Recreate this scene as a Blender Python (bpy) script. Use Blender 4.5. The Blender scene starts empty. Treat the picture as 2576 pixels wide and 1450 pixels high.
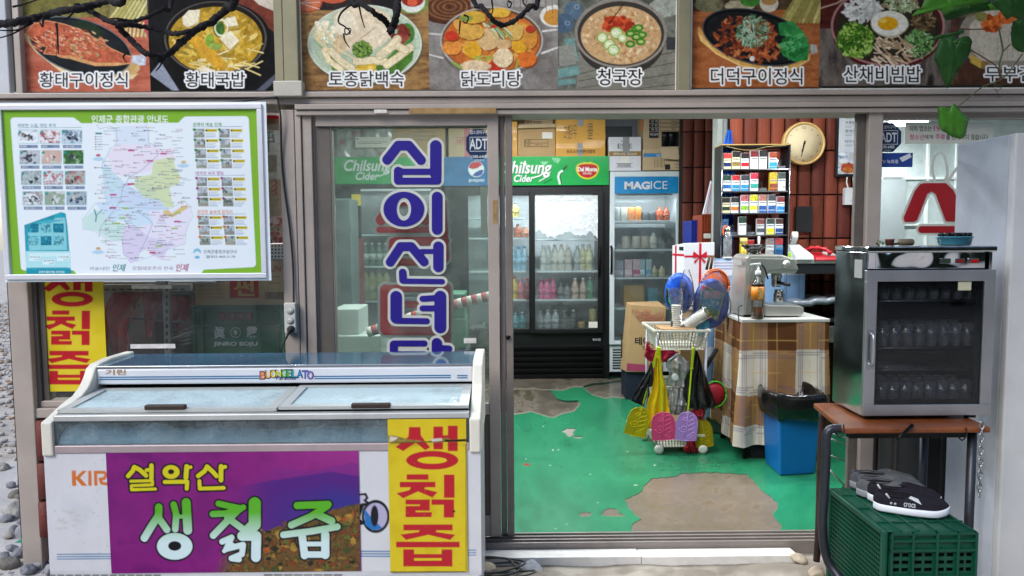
import bpy,bmesh,math,random
import numpy as np
from mathutils import Vector,Matrix,Euler
random.seed(7)
S=bpy.context.scene
COL=S.collection
# ---------------------------------------------------------------- camera, world, sun, exposure
CH,CD=1.42,3.35
TILT,YAW,ROLL,FPX=0.07352,0.00835,-0.00618,1860.0
cam=bpy.data.objects.new('camera',bpy.data.cameras.new('camera'))
COL.objects.link(cam);S.camera=cam
cam.data.sensor_width=36.0;cam.data.lens=FPX/2576*36
cam.data.clip_end=300
cam.location=(0,-CD,CH)
cam.matrix_world=(Matrix.Translation((0,-CD,CH))@Matrix.Rotation(-YAW,4,'Z')
     @Matrix.Rotation(math.pi/2-TILT,4,'X')@Matrix.Rotation(ROLL,4,'Z'))
W=bpy.data.worlds.new("World");S.world=W;W.use_nodes=True
wn=W.node_tree;bg=wn.nodes['Background']
sky=wn.nodes.new('ShaderNodeTexSky');sky.sky_type='NISHITA';sky.sun_disc=False
SUN_EL,SUN_AZ=math.radians(42),math.radians(222)
sky.sun_elevation=SUN_EL;sky.sun_rotation=SUN_AZ
wn.links.new(sky.outputs[0],bg.inputs[0]);bg.inputs[1].default_value=0.14
sl=bpy.data.lights.new('sun','SUN');sl.energy=1.3;sl.angle=math.radians(30);sl.color=(1,.96,.9)
sun=bpy.data.objects.new('sun',sl);COL.objects.link(sun)
sd=Vector((math.sin(SUN_AZ)*math.cos(SUN_EL),math.cos(SUN_AZ)*math.cos(SUN_EL),math.sin(SUN_EL)))
sun.rotation_euler=sd.to_track_quat('Z','Y').to_euler()
S.view_settings.view_transform='Standard';S.view_settings.look='None'
S.view_settings.exposure=1.0;S.view_settings.gamma=1
S.cycles.use_denoising=True
S.cycles.max_bounces=8;S.cycles.diffuse_bounces=3;S.cycles.glossy_bounces=4
S.cycles.transparent_max_bounces=16;S.cycles.transmission_bounces=4
S.cycles.caustics_reflective=False;S.cycles.caustics_refractive=False
S.cycles.sample_clamp_indirect=4
# ---------------------------------------------------------------- measuring: picture coordinates (2576 wide) to real planes
def ray(px,py):
 u=(px-1288)/FPX;v=-(py-725)/FPX
 c,s=math.cos(ROLL),math.sin(ROLL);u,v=u*c-v*s,u*s+v*c
 d=(u,math.cos(TILT)+v*math.sin(TILT),-math.sin(TILT)+v*math.cos(TILT))
 cy,sy=math.cos(YAW),math.sin(YAW)
 return d[0]*cy+d[1]*sy,-d[0]*sy+d[1]*cy,d[2]
def V(px,py,Y):
 d=ray(px,py);t=(Y+CD)/d[1]
 return Vector((d[0]*t,Y,CH+d[2]*t))
def F(px,py,Z=0.0):
 d=ray(px,py);t=(Z-CH)/d[2]
 return Vector((d[0]*t,-CD+d[1]*t,Z))
def VX(px,py,X):
 d=ray(px,py);t=X/d[0]
 return Vector((X,-CD+d[1]*t,CH+d[2]*t))
def proj(x,y,z):
 dx,dy,dz=x,y+CD,z-CH
 cy,sy=math.cos(YAW),math.sin(YAW)
 a,b=dx*cy-dy*sy,dx*sy+dy*cy
 f=b*math.cos(TILT)-dz*math.sin(TILT);v=b*math.sin(TILT)+dz*math.cos(TILT)
 u,v=a/f,v/f
 c,s=math.cos(ROLL),math.sin(ROLL);u,v=u*c+v*s,-u*s+v*c
 return 1288+u*FPX,725-v*FPX
def R(a,b,c,d,Y):
 mx,my=(a+c)/2,(b+d)/2
 return V(a,my,Y).x,V(c,my,Y).x,V(mx,d,Y).z,V(mx,b,Y).z
# ---------------------------------------------------------------- colour and materials
def h(s):
 s=s.lstrip('#');v=[int(s[i:i+2],16)/255 for i in(0,2,4)]
 return tuple(x/12.92 if x<=.04045 else((x+.055)/1.055)**2.4 for x in v)
MATS={}
def mat(name,col='#888888',rough=.5,metal=0,var=.12,vs=6.0,bump=0,bs=60.0,spec=.32,alpha=1,emit=0,ecol=None,coat=0,trans=0,bd=4,dist=.01):
 if name in MATS:return MATS[name]
 m=bpy.data.materials.new(name);m.use_nodes=True;nt=m.node_tree;p=nt.nodes['Principled BSDF']
 c=h(col)if isinstance(col,str)else col
 p.inputs['Roughness'].default_value=rough;p.inputs['Metallic'].default_value=metal
 p.inputs['Specular IOR Level'].default_value=spec;p.inputs['Coat Weight'].default_value=coat
 p.inputs['Alpha'].default_value=alpha;p.inputs['Transmission Weight'].default_value=trans
 tc=nt.nodes.new('ShaderNodeTexCoord')
 no=nt.nodes.new('ShaderNodeTexNoise');no.inputs['Scale'].default_value=vs;no.inputs['Detail'].default_value=7
 no.inputs['Roughness'].default_value=.62
 nt.links.new(tc.outputs['Object'],no.inputs['Vector'])
 cr=nt.nodes.new('ShaderNodeValToRGB');e=cr.color_ramp.elements
 e[0].position=.3;e[1].position=.7
 e[0].color=(*[x*(1-var)for x in c],1);e[1].color=(*[min(1,x*(1+var*.6))for x in c],1)
 nt.links.new(no.outputs['Fac'],cr.inputs[0]);nt.links.new(cr.outputs[0],p.inputs['Base Color'])
 ra=nt.nodes.new('ShaderNodeMapRange');ra.inputs[3].default_value=max(0,rough*.85);ra.inputs[4].default_value=min(1,rough*1.2+.02)
 nt.links.new(no.outputs['Fac'],ra.inputs[0]);nt.links.new(ra.outputs[0],p.inputs['Roughness'])
 if bump:
  nb=nt.nodes.new('ShaderNodeTexNoise');nb.inputs['Scale'].default_value=bs;nb.inputs['Detail'].default_value=bd
  nt.links.new(tc.outputs['Object'],nb.inputs['Vector'])
  b=nt.nodes.new('ShaderNodeBump');b.inputs['Strength'].default_value=bump;b.inputs['Distance'].default_value=dist
  nt.links.new(nb.outputs['Fac'],b.inputs['Height']);nt.links.new(b.outputs[0],p.inputs['Normal'])
 if emit:
  p.inputs['Emission Color'].default_value=(*(h(ecol)if ecol else c),1);p.inputs['Emission Strength'].default_value=emit
 MATS[name]=m;return m
def printed(name='printed',rough=.45,coat=0,alpha=1,bump=0,spec=.15):
 if name in MATS:return MATS[name]
 m=bpy.data.materials.new(name);m.use_nodes=True;nt=m.node_tree;p=nt.nodes['Principled BSDF']
 a=nt.nodes.new('ShaderNodeVertexColor');a.layer_name='print'
 nt.links.new(a.outputs[0],p.inputs['Base Color'])
 p.inputs['Roughness'].default_value=rough;p.inputs['Coat Weight'].default_value=coat;p.inputs['Coat Roughness'].default_value=.12
 p.inputs['Alpha'].default_value=alpha;p.inputs['Specular IOR Level'].default_value=spec
 if bump:
  tc=nt.nodes.new('ShaderNodeTexCoord');nb=nt.nodes.new('ShaderNodeTexNoise');nb.inputs['Scale'].default_value=14
  nt.links.new(tc.outputs['Object'],nb.inputs['Vector'])
  b=nt.nodes.new('ShaderNodeBump');b.inputs['Strength'].default_value=bump;b.inputs['Distance'].default_value=.02
  nt.links.new(nb.outputs['Fac'],b.inputs['Height']);nt.links.new(b.outputs[0],p.inputs['Normal'])
 MATS[name]=m;return m
def glassmat(name,tint=(1,1,1),haze=.04,hcol=(.8,.85,.85),refl=1.0,rough=.01,lo=None,bump=0,ns=5,tlf=.4):
 """thin pane: clear + mirror by Fresnel, with haze in noisy patches: dust, condensation, and on tumblers painted brightness"""
 if name in MATS:return MATS[name]
 m=bpy.data.materials.new(name);m.use_nodes=True;nt=m.node_tree;nt.nodes.clear();L=nt.links;N=nt.nodes.new
 out=N('ShaderNodeOutputMaterial');t=N('ShaderNodeBsdfTransparent');t.inputs[0].default_value=(*tint,1)
 g=N('ShaderNodeBsdfGlossy');g.inputs['Roughness'].default_value=rough
 fr=N('ShaderNodeFresnel');fr.inputs[0].default_value=1.45
 mu=N('ShaderNodeMath');mu.operation='MULTIPLY';mu.inputs[1].default_value=refl;mu.use_clamp=True
 L.new(fr.outputs[0],mu.inputs[0])
 d=N('ShaderNodeBsdfDiffuse');d.inputs[0].default_value=(*hcol,1)
 tl=N('ShaderNodeBsdfTranslucent');tl.inputs[0].default_value=(*hcol,1)
 md=N('ShaderNodeMixShader');md.inputs[0].default_value=tlf;L.new(d.outputs[0],md.inputs[1]);L.new(tl.outputs[0],md.inputs[2])
 tc=N('ShaderNodeTexCoord');no=N('ShaderNodeTexNoise');no.inputs['Scale'].default_value=ns;no.inputs['Detail'].default_value=8;no.inputs['Roughness'].default_value=.7
 L.new(tc.outputs['Object'],no.inputs['Vector'])
 mr=N('ShaderNodeMapRange');mr.inputs[1].default_value=.35;mr.inputs[2].default_value=.7
 mr.inputs[3].default_value=haze*.4 if lo is None else lo;mr.inputs[4].default_value=haze*1.6;L.new(no.outputs['Fac'],mr.inputs[0])
 m1=N('ShaderNodeMixShader');L.new(mr.outputs[0],m1.inputs[0]);L.new(t.outputs[0],m1.inputs[1]);L.new(md.outputs[0],m1.inputs[2])
 m2=N('ShaderNodeMixShader');L.new(mu.outputs[0],m2.inputs[0]);L.new(m1.outputs[0],m2.inputs[1]);L.new(g.outputs[0],m2.inputs[2])
 if bump:
  nb=N('ShaderNodeTexNoise');nb.inputs['Scale'].default_value=bump[1];L.new(tc.outputs['Object'],nb.inputs['Vector'])
  b=N('ShaderNodeBump');b.inputs['Strength'].default_value=bump[0];b.inputs['Distance'].default_value=.01
  L.new(nb.outputs['Fac'],b.inputs['Height'])
  for q in(g,d):L.new(b.outputs[0],q.inputs['Normal'])
 L.new(m2.outputs[0],out.inputs[0])
 MATS[name]=m;return m
# ---------------------------------------------------------------- object helpers
def thing(name,label,cat,loc=(0,0,0),group=None):
 o=bpy.data.objects.new(name,None);COL.objects.link(o);o.location=loc;o.empty_display_size=.05
 o['label']=label;o['category']=cat
 if group:o['group']=group
 return o
def tag(o,label,cat,group=None):
 o['label']=label;o['category']=cat
 if group:o['group']=group
 return o
def link(name,me,m,parent=None,bev=0,seg=2,smooth=False,kind=None):
 o=bpy.data.objects.new(name,me);COL.objects.link(o)
 if m is not None:
  me.materials.clear();me.materials.append(m)
 if parent is not None:
  o.parent=parent
  p=parent;off=Vector((0,0,0))
  while p is not None:off+=p.location if p.type=='EMPTY' or p.location.length else Vector((0,0,0));p=p.parent
  o.location=-off if parent.parent is None else Vector((0,0,0))
 if smooth:
  for p in me.polygons:p.use_smooth=True
 if bev:
  b=o.modifiers.new('bevel','BEVEL');b.width=bev;b.segments=seg;b.limit_method='ANGLE';b.angle_limit=math.radians(40)
  b.harden_normals=False
 if kind:o['kind']=kind
 return o
class MB:
 """collects boxes, tubes and lathes into one mesh"""
 def __init__(s):s.v=[];s.f=[];s.sm=[]
 def add(s,vs,fs,smooth=False):
  b=len(s.v);s.v+=[tuple(v)for v in vs];s.f+=[tuple(i+b for i in f)for f in fs];s.sm+=[smooth]*len(fs);return s
 def box(s,x0,x1,y0,y1,z0,z1):
  return s.hexa([(x0,y0,z0),(x1,y0,z0),(x1,y1,z0),(x0,y1,z0),(x0,y0,z1),(x1,y0,z1),(x1,y1,z1),(x0,y1,z1)])
 def hexa(s,v):return s.add(v,[(0,3,2,1),(4,5,6,7),(0,1,5,4),(1,2,6,5),(2,3,7,6),(3,0,4,7)])
 def slab(s,a,b,c,d,Y,t):
  x0,x1,z0,z1=R(a,b,c,d,Y);return s.box(x0,x1,Y,Y+t,z0,z1)
 def obox(s,c,hx,hy,z0,z1,rz):
  ca,sa=math.cos(rz),math.sin(rz)
  q=[(c[0]+x*ca-y*sa,c[1]+x*sa+y*ca)for x,y in((-hx,-hy),(hx,-hy),(hx,hy),(-hx,hy))]
  return s.hexa([(x,y,z0)for x,y in q]+[(x,y,z1)for x,y in q])
 def lathe(s,c,prof,n=20,axis='z',smooth=True,sx=1,sy=1):
  vs=[];fs=[]
  for r,z in prof:
   for i in range(n):
    a=2*math.pi*i/n;p=(r*math.cos(a)*sx,r*math.sin(a)*sy,z)
    if axis=='y':p=(p[0],z,p[1])
    if axis=='x':p=(z,p[0],p[1])
    vs.append((c[0]+p[0],c[1]+p[1],c[2]+p[2]))
  m=len(prof)
  for j in range(m-1):
   for i in range(n):
    k=(i+1)%n;fs.append((j*n+i,j*n+k,(j+1)*n+k,(j+1)*n+i))
  fs.append(tuple(reversed(range(n))));fs.append(tuple((m-1)*n+i for i in range(n)))
  return s.add(vs,fs,smooth)
 def tube(s,pts,r,n=8,smooth=True):
  pts=[Vector(p)for p in pts];vs=[];fs=[];m=len(pts)
  up=Vector((0,0,1));prev=None
  for i,p in enumerate(pts):
   t=(pts[min(i+1,m-1)]-pts[max(i-1,0)]).normalized()
   if prev is None:
    a=t.cross(up)
    if a.length<.05:a=t.cross(Vector((0,1,0)))
   else:a=prev-t*prev.dot(t)
   a.normalize();prev=a;b=t.cross(a)
   rr=r[i]if isinstance(r,(list,tuple))else r
   for k in range(n):
    w=2*math.pi*k/n;vs.append(p+a*math.cos(w)*rr+b*math.sin(w)*rr)
  for j in range(m-1):
   for k in range(n):
    q=(k+1)%n;fs.append((j*n+k,j*n+q,(j+1)*n+q,(j+1)*n+k))
  fs.append(tuple(range(n)));fs.append(tuple((m-1)*n+k for k in reversed(range(n))))
  return s.add(vs,fs,smooth)
 def prism(s,pts,d):
  n=len(pts);d=Vector(d);a=[Vector(p)for p in pts]
  vs=a+[p+d for p in a]
  return s.add(vs,[tuple(range(n)),tuple(reversed(range(n,2*n)))]+[(i,i+n,(i+1)%n+n,(i+1)%n)for i in range(n)])
 def build(s,name,m,parent=None,bev=0,kind=None,seg=2):
  me=bpy.data.meshes.new(name);me.from_pydata(s.v,[],s.f)
  me.polygons.foreach_set('use_smooth',s.sm)
  bm=bmesh.new();bm.from_mesh(me);bmesh.ops.recalc_face_normals(bm,faces=bm.faces);bm.to_mesh(me);bm.free()
  me.update()
  return link(name,me,m,parent,bev,seg,kind=kind)
def smoothpath(pts,k=6):
 P=[Vector(p)for p in pts];out=[]
 for i in range(len(P)-1):
  a,b,c,d=P[max(i-1,0)],P[i],P[i+1],P[min(i+2,len(P)-1)]
  for j in range(k):
   t=j/k;out.append(.5*((2*b)+(c-a)*t+(2*a-5*b+4*c-d)*t*t+(3*b-a-3*c+d)*t**3))
 return out+[P[-1]]
def copytree(o,dx=(0,0,0),rz=0,label=None,parent=None):
 c=o.copy();COL.objects.link(c)
 if parent is None:
  c.location=o.location+Vector(dx);c.rotation_euler.z+=rz
  if label:c['label']=label
 else:c.parent=parent
 for ch in o.children:copytree(ch,parent=c)
 return c
# ---------------------------------------------------------------- lettering
TC={}
def text_tris(body,bold=0.0,shear=0.0):
 k=(body,bold,shear)
 if k in TC:return TC[k]
 c=bpy.data.curves.new('lettering','FONT');c.body=body;c.offset=bold;c.shear=shear;c.resolution_u=4
 o=bpy.data.objects.new('lettering',c);COL.objects.link(o)
 dg=bpy.context.evaluated_depsgraph_get()
 me=bpy.data.meshes.new_from_object(o.evaluated_get(dg));me.calc_loop_triangles()
 v=np.array([tuple(p.co)[:2]for p in me.vertices])if len(me.vertices)else np.zeros((3,2))
 t=np.array([tuple(p.vertices)for p in me.loop_triangles])if len(me.loop_triangles)else np.zeros((0,3),int)
 mn,mx=v.min(0),v.max(0);v=(v-mn)/np.maximum(mx-mn,1e-6);v[:,1]=1-v[:,1]
 bpy.data.objects.remove(o);bpy.data.curves.remove(c);bpy.data.meshes.remove(me)
 TC[k]=(v,t);return TC[k]
def letters(parent,body,x0,y0,x1,y1,Y,m,bold=0.0,shear=0.0,fn=None,name='lettering',label=None):
 v,t=text_tris(body,bold,shear)
 fn=fn or(lambda a,b:V(a,b,Y))
 P=[tuple(fn(x0+(x1-x0)*a,y0+(y1-y0)*b))for a,b in v]
 me=bpy.data.meshes.new(name);me.from_pydata(P,[],[tuple(int(i)for i in q)for q in t])
 o=link(name,me,m,parent)
 return o
# ---------------------------------------------------------------- painting prints (numpy, in picture units)
def ss(d,w=.8):return np.clip(.5-d/(2*w),0,1)
RNG=np.random.default_rng(5)
def edt(mask,Rm):
 """distance to the mask (0 inside) up to Rm"""
 hh,ww=mask.shape;g=np.where(mask,0,1e3).astype(float)
 for i in range(1,ww):g[:,i]=np.minimum(g[:,i],g[:,i-1]+1)
 for i in range(ww-2,-1,-1):g[:,i]=np.minimum(g[:,i],g[:,i+1]+1)
 g=g*g;o=g.copy();K=int(Rm)+2
 for k in range(1,K+1):
  if k<hh:
   o[k:]=np.minimum(o[k:],g[:-k]+k*k);o[:-k]=np.minimum(o[:-k],g[k:]+k*k)
 return np.sqrt(o)
def fbm(hh,ww,sc,seed=0,oct=4,ax=1.0):
 r=np.random.default_rng(seed);out=np.zeros((hh,ww));a=1;tot=0
 for o in range(oct):
  s=max(sc/2**o,1.2);gh,gw=int(hh/s*ax)+3,int(ww/s)+3
  g=r.random((gh,gw));y=np.linspace(0,gh-2.001,hh);x=np.linspace(0,gw-2.001,ww)
  yi,xi=y.astype(int),x.astype(int);fy,fx=(y-yi)[:,None],(x-xi)[None]
  fy=fy*fy*(3-2*fy);fx=fx*fx*(3-2*fx)
  A=g[yi][:,xi];B=g[yi][:,xi+1];C=g[yi+1][:,xi];D=g[yi+1][:,xi+1]
  out+=a*((A*(1-fx)+B*fx)*(1-fy)+(C*(1-fx)+D*fx)*fy);tot+=a;a*=.55
 return out/tot
class Art:
 def __init__(s,x0,y0,x1,y1,col='#ffffff',S=1.0):
  s.x0,s.y0,s.x1,s.y1,s.S=x0,y0,x1,y1,S
  s.w,s.h=int((x1-x0)*S)+2,int((y1-y0)*S)+2
  s.a=np.empty((s.h,s.w,3));s.a[:]=h(col)
  s.T=lambda x,y:(x,y);s.k=1.0
 def win(s,x0,y0,x1,y1,pad=4):
  i0=max(0,int((x0-s.x0)*s.S)-pad);i1=min(s.w,int((x1-s.x0)*s.S)+pad+1)
  j0=max(0,int((y0-s.y0)*s.S)-pad);j1=min(s.h,int((y1-s.y0)*s.S)+pad+1)
  if i1<=i0 or j1<=j0:return None
  X,Y=np.meshgrid(s.x0+np.arange(i0,i1)/s.S,s.y0+np.arange(j0,j1)/s.S)
  return slice(j0,j1),slice(i0,i1),X,Y
 def put(s,sl,m,col,var=0,vs=10,seed=None):
  c=np.array(h(col)if isinstance(col,str)else col,float)
  if c.ndim==1:c=c[None,None]
  if var:
   n=fbm(m.shape[0],m.shape[1],vs,int(RNG.integers(1e6))if seed is None else seed)
   c=c*(1+var*2.6*(n-.5))[...,None]
  m=m[...,None];s.a[sl]=s.a[sl]*(1-m)+np.clip(c,0,1)*m
 def ell(s,cx,cy,rx,ry,col,rot=0,soft=.8,var=0,vs=10,rough=0,ring=0):
  cx,cy=s.T(cx,cy);rx,ry,ring=rx*s.k,ry*s.k,ring*s.k;q=max(rx,ry)
  w=s.win(cx-q,cy-q,cx+q,cy+q)
  if w is None:return
  a=math.radians(rot);dx,dy=w[2]-cx,w[3]-cy
  u,v=(dx*math.cos(a)+dy*math.sin(a))/rx,(-dx*math.sin(a)+dy*math.cos(a))/ry
  r=np.sqrt(u*u+v*v)
  if rough:r=r+rough*(fbm(r.shape[0],r.shape[1],max(3,min(rx,ry)*.5),int(RNG.integers(1e6)))-.5)
  d=(r-1)*min(rx,ry)
  if ring:d=np.maximum(d,-d-ring)
  s.put((w[0],w[1]),ss(d,soft),col,var,vs)
 def segd(s,pts,X,Y):
  d=np.full(X.shape,1e9)
  for(ax,ay),(bx,by)in zip(pts[:-1],pts[1:]):
   ex,ey=bx-ax,by-ay;L=ex*ex+ey*ey+1e-9
   t=np.clip(((X-ax)*ex+(Y-ay)*ey)/L,0,1);d=np.minimum(d,np.hypot(X-ax-t*ex,Y-ay-t*ey))
  return d
 def line(s,pts,wd,col,soft=.7,var=0,vs=8):
  pts=[s.T(*p)for p in pts];wd*=s.k;xs,ys=zip(*pts)
  w=s.win(min(xs)-wd,min(ys)-wd,max(xs)+wd,max(ys)+wd)
  if w is None:return
  s.put((w[0],w[1]),ss(s.segd(pts,w[2],w[3])-wd/2,soft),col,var,vs)
 def poly(s,pts,col,soft=.7,var=0,vs=10,grow=0,mask=False):
  pts=[s.T(*p)for p in pts];xs,ys=zip(*pts)
  w=s.win(min(xs)-grow,min(ys)-grow,max(xs)+grow,max(ys)+grow)
  if w is None:return
  X,Y=w[2],w[3];ins=np.zeros(X.shape,bool);n=len(pts)
  for i in range(n):
   (ax,ay),(bx,by)=pts[i],pts[(i+1)%n]
   if ay==by:continue
   ins^=((ay>Y)!=(by>Y))&(X<(bx-ax)*(Y-ay)/(by-ay)+ax)
  d=s.segd(pts+[pts[0]],X,Y);d=np.where(ins,-d,d)-grow
  s.put((w[0],w[1]),ss(d,soft),col,var,vs)
 def rect(s,x0,y0,x1,y1,col,**k):s.poly([(x0,y0),(x1,y0),(x1,y1),(x0,y1)],col,**k)
 def text(s,body,x0,y0,x1,y1,col,bold=.0,out=0,ocol='#ffffff',shear=0,grow=0):
  (x0,y0),(x1,y1)=s.T(x0,y0),s.T(x1,y1)
  v,t=text_tris(body,bold,shear);K=3
  pad=int((out+grow)*K)+4;W_,H_=int((x1-x0)*K)+2*pad,int((y1-y0)*K)+2*pad
  P=v*np.array([(x1-x0)*K,(y1-y0)*K])+pad;M=np.zeros((H_,W_),bool)
  for tri in t:
   A,B,C=P[tri[0]],P[tri[1]],P[tri[2]]
   i0,i1=int(min(A[0],B[0],C[0])),int(max(A[0],B[0],C[0]))+2
   j0,j1=int(min(A[1],B[1],C[1])),int(max(A[1],B[1],C[1]))+2
   X,Y=np.meshgrid(np.arange(i0,i1),np.arange(j0,j1))
   e=lambda p,q:(X-p[0])*(q[1]-p[1])-(Y-p[1])*(q[0]-p[0])
   a,b,c=e(A,B),e(B,C),e(C,A)
   sub=M[j0:j1,i0:i1];mm=((a>=0)&(b>=0)&(c>=0))|((a<=0)&(b<=0)&(c<=0))
   sub|=mm[:sub.shape[0],:sub.shape[1]]
  w=s.win(x0-pad/K,y0-pad/K,x1+pad/K,y1+pad/K,0)
  if w is None:return
  def samp(Fi):
   xi=np.clip(((w[2]-x0)*K+pad),0,W_-2);yi=np.clip(((w[3]-y0)*K+pad),0,H_-2)
   a,b=xi.astype(int),yi.astype(int);fx,fy=xi-a,yi-b
   return(Fi[b,a]*(1-fx)+Fi[b,a+1]*fx)*(1-fy)+(Fi[b+1,a]*(1-fx)+Fi[b+1,a+1]*fx)*fy
  Mf=M.astype(float);k=K
  bl=lambda Q:sum(np.roll(np.roll(Q,i,0),j,1)for i in(-1,0,1)for j in(-1,0,1))/9
  if out:
   D=edt(M,out*K+4)/K
   s.put((w[0],w[1]),samp(np.clip((out-D)/.8+.5,0,1)),ocol)
  if grow:
   D=edt(M,grow*K+3)/K;Mf=np.clip((grow-D)/.6+.5,0,1)
  s.put((w[0],w[1]),samp(bl(Mf)),col)
 def scatter(s,n,cx,cy,rx,ry,size,cols,asp=1.0,rot=None,seed=1,var=.15,ringed=False):
  r=random.Random(seed)
  for _ in range(n):
   a=r.random()*6.283;q=math.sqrt(r.random());sz=r.uniform(*size)
   s.ell(cx+math.cos(a)*rx*q,cy+math.sin(a)*ry*q,sz,sz*r.uniform(.7,1)/asp,r.choice(cols),r.uniform(0,180)if rot is None else rot+r.uniform(-20,20),var=var,vs=4)
 def noise(s,x0,y0,x1,y1,cols,sc=12,seed=3,ax=1.0,m=None):
  w=s.win(x0,y0,x1,y1,0);n=fbm(w[2].shape[0],w[2].shape[1],sc,seed,5,ax)
  n=(n-n.min())/(n.max()-n.min()+1e-9);C=np.array([h(c)for c in cols]);q=np.clip(n*1.5-.25,0,.999)*(len(C)-1)
  i=q.astype(int);f=(q-i)[...,None];c=C[i]*(1-f)+C[np.minimum(i+1,len(C)-1)]*f
  s.put((w[0],w[1]),np.ones(n.shape)if m is None else m,c)
 def mesh(s,name,Y,m,parent=None,step=1.6,fn=None,gain=.82,bend=None,thick=0):
  """a real flat sheet on the plane y=Y whose print is the painting"""
  x0,x1,z0,z1=R(s.x0,s.y0,s.x1,s.y1,Y)
  nx,nz=max(2,int((s.x1-s.x0)/step)),max(2,int((s.y1-s.y0)/step))
  gx,gz=np.meshgrid(np.linspace(x0,x1,nx),np.linspace(z1,z0,nz))
  px,py=proj(gx,Y,gz)
  return s.sheet(name,gx,np.full(gx.shape,float(Y))if bend is None else Y+bend(gx,gz),gz,px,py,m,parent,gain,thick)
 def grain(s,sc=3,amp=.5,seed=77):
  n=fbm(s.h,s.w,sc,seed,3)-.5;s.a*=(1+amp*n)[...,None]
 def sample(s,px,py):
  xi=np.clip((px-s.x0)*s.S,0,s.w-1.001);yi=np.clip((py-s.y0)*s.S,0,s.h-1.001)
  a,b=xi.astype(int),yi.astype(int);fx,fy=(xi-a)[...,None],(yi-b)[...,None]
  a2,b2=np.minimum(a+1,s.w-1),np.minimum(b+1,s.h-1)
  return(s.a[b,a]*(1-fx)+s.a[b,a2]*fx)*(1-fy)+(s.a[b2,a]*(1-fx)+s.a[b2,a2]*fx)*fy
 def sheet(s,name,gx,gy,gz,px,py,m,parent,gain=.82,thick=0):
  c=s.sample(px,py)*gain
  return gridmesh(name,gx,gy,gz,c,m,parent,thick)
def gridmesh(name,gx,gy,gz,c,m,parent=None,thick=0,smooth=True):
 nz,nx=gx.shape;me=bpy.data.meshes.new(name)
 co=np.stack([gx,gy,gz],-1).reshape(-1,3)
 i=np.arange(nz*nx).reshape(nz,nx);q=np.stack([i[:-1,:-1],i[1:,:-1],i[1:,1:],i[:-1,1:]],-1).reshape(-1,4)
 me.vertices.add(len(co));me.vertices.foreach_set('co',co.ravel().astype(np.float32))
 me.loops.add(q.size);me.loops.foreach_set('vertex_index',q.ravel().astype(np.int32))
 me.polygons.add(len(q));me.polygons.foreach_set('loop_start',(np.arange(len(q))*4).astype(np.int32))
 try:me.polygons.foreach_set('loop_total',np.full(len(q),4,np.int32))
 except Exception:pass
 at=me.color_attributes.new('print','FLOAT_COLOR','POINT')
 cc=np.ones((len(co),4),np.float32);cc[:,:3]=np.clip(c.reshape(-1,3),0,1);at.data.foreach_set('color',cc.ravel())
 me.update(calc_edges=True)
 if smooth:me.polygons.foreach_set('use_smooth',np.ones(len(q),bool))
 o=link(name,me,m,parent)
 if thick:
  sm=o.modifiers.new('thickness','SOLIDIFY');sm.thickness=thick;sm.offset=-1
 return o
def strokes_field(shapes,X,Y):
 d=np.full(X.shape,1e9)
 A=Art(0,0,2,2)
 for sh in shapes:
  k=sh[0]
  if k=='l':dd=A.segd(sh[1],X,Y)-sh[2]/2
  elif k=='e':
   _,cx,cy,rx,ry,ix,iy=sh
   dd=(np.hypot((X-cx)/rx,(Y-cy)/ry)-1)*min(rx,ry)
   if ix:dd=np.maximum(dd,-(np.hypot((X-cx)/ix,(Y-cy)/iy)-1)*min(ix,iy))
  else:
   pts=sh[1];ins=np.zeros(X.shape,bool);n=len(pts)
   for i in range(n):
    (ax,ay),(bx,by)=pts[i],pts[(i+1)%n]
    if ay==by:continue
    ins^=((ay>Y)!=(by>Y))&(X<(bx-ax)*(Y-ay)/(by-ay)+ax)
   dd=A.segd(list(pts)+[pts[0]],X,Y);dd=np.where(ins,-dd,dd)
  d=np.minimum(d,dd)
 return d
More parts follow.
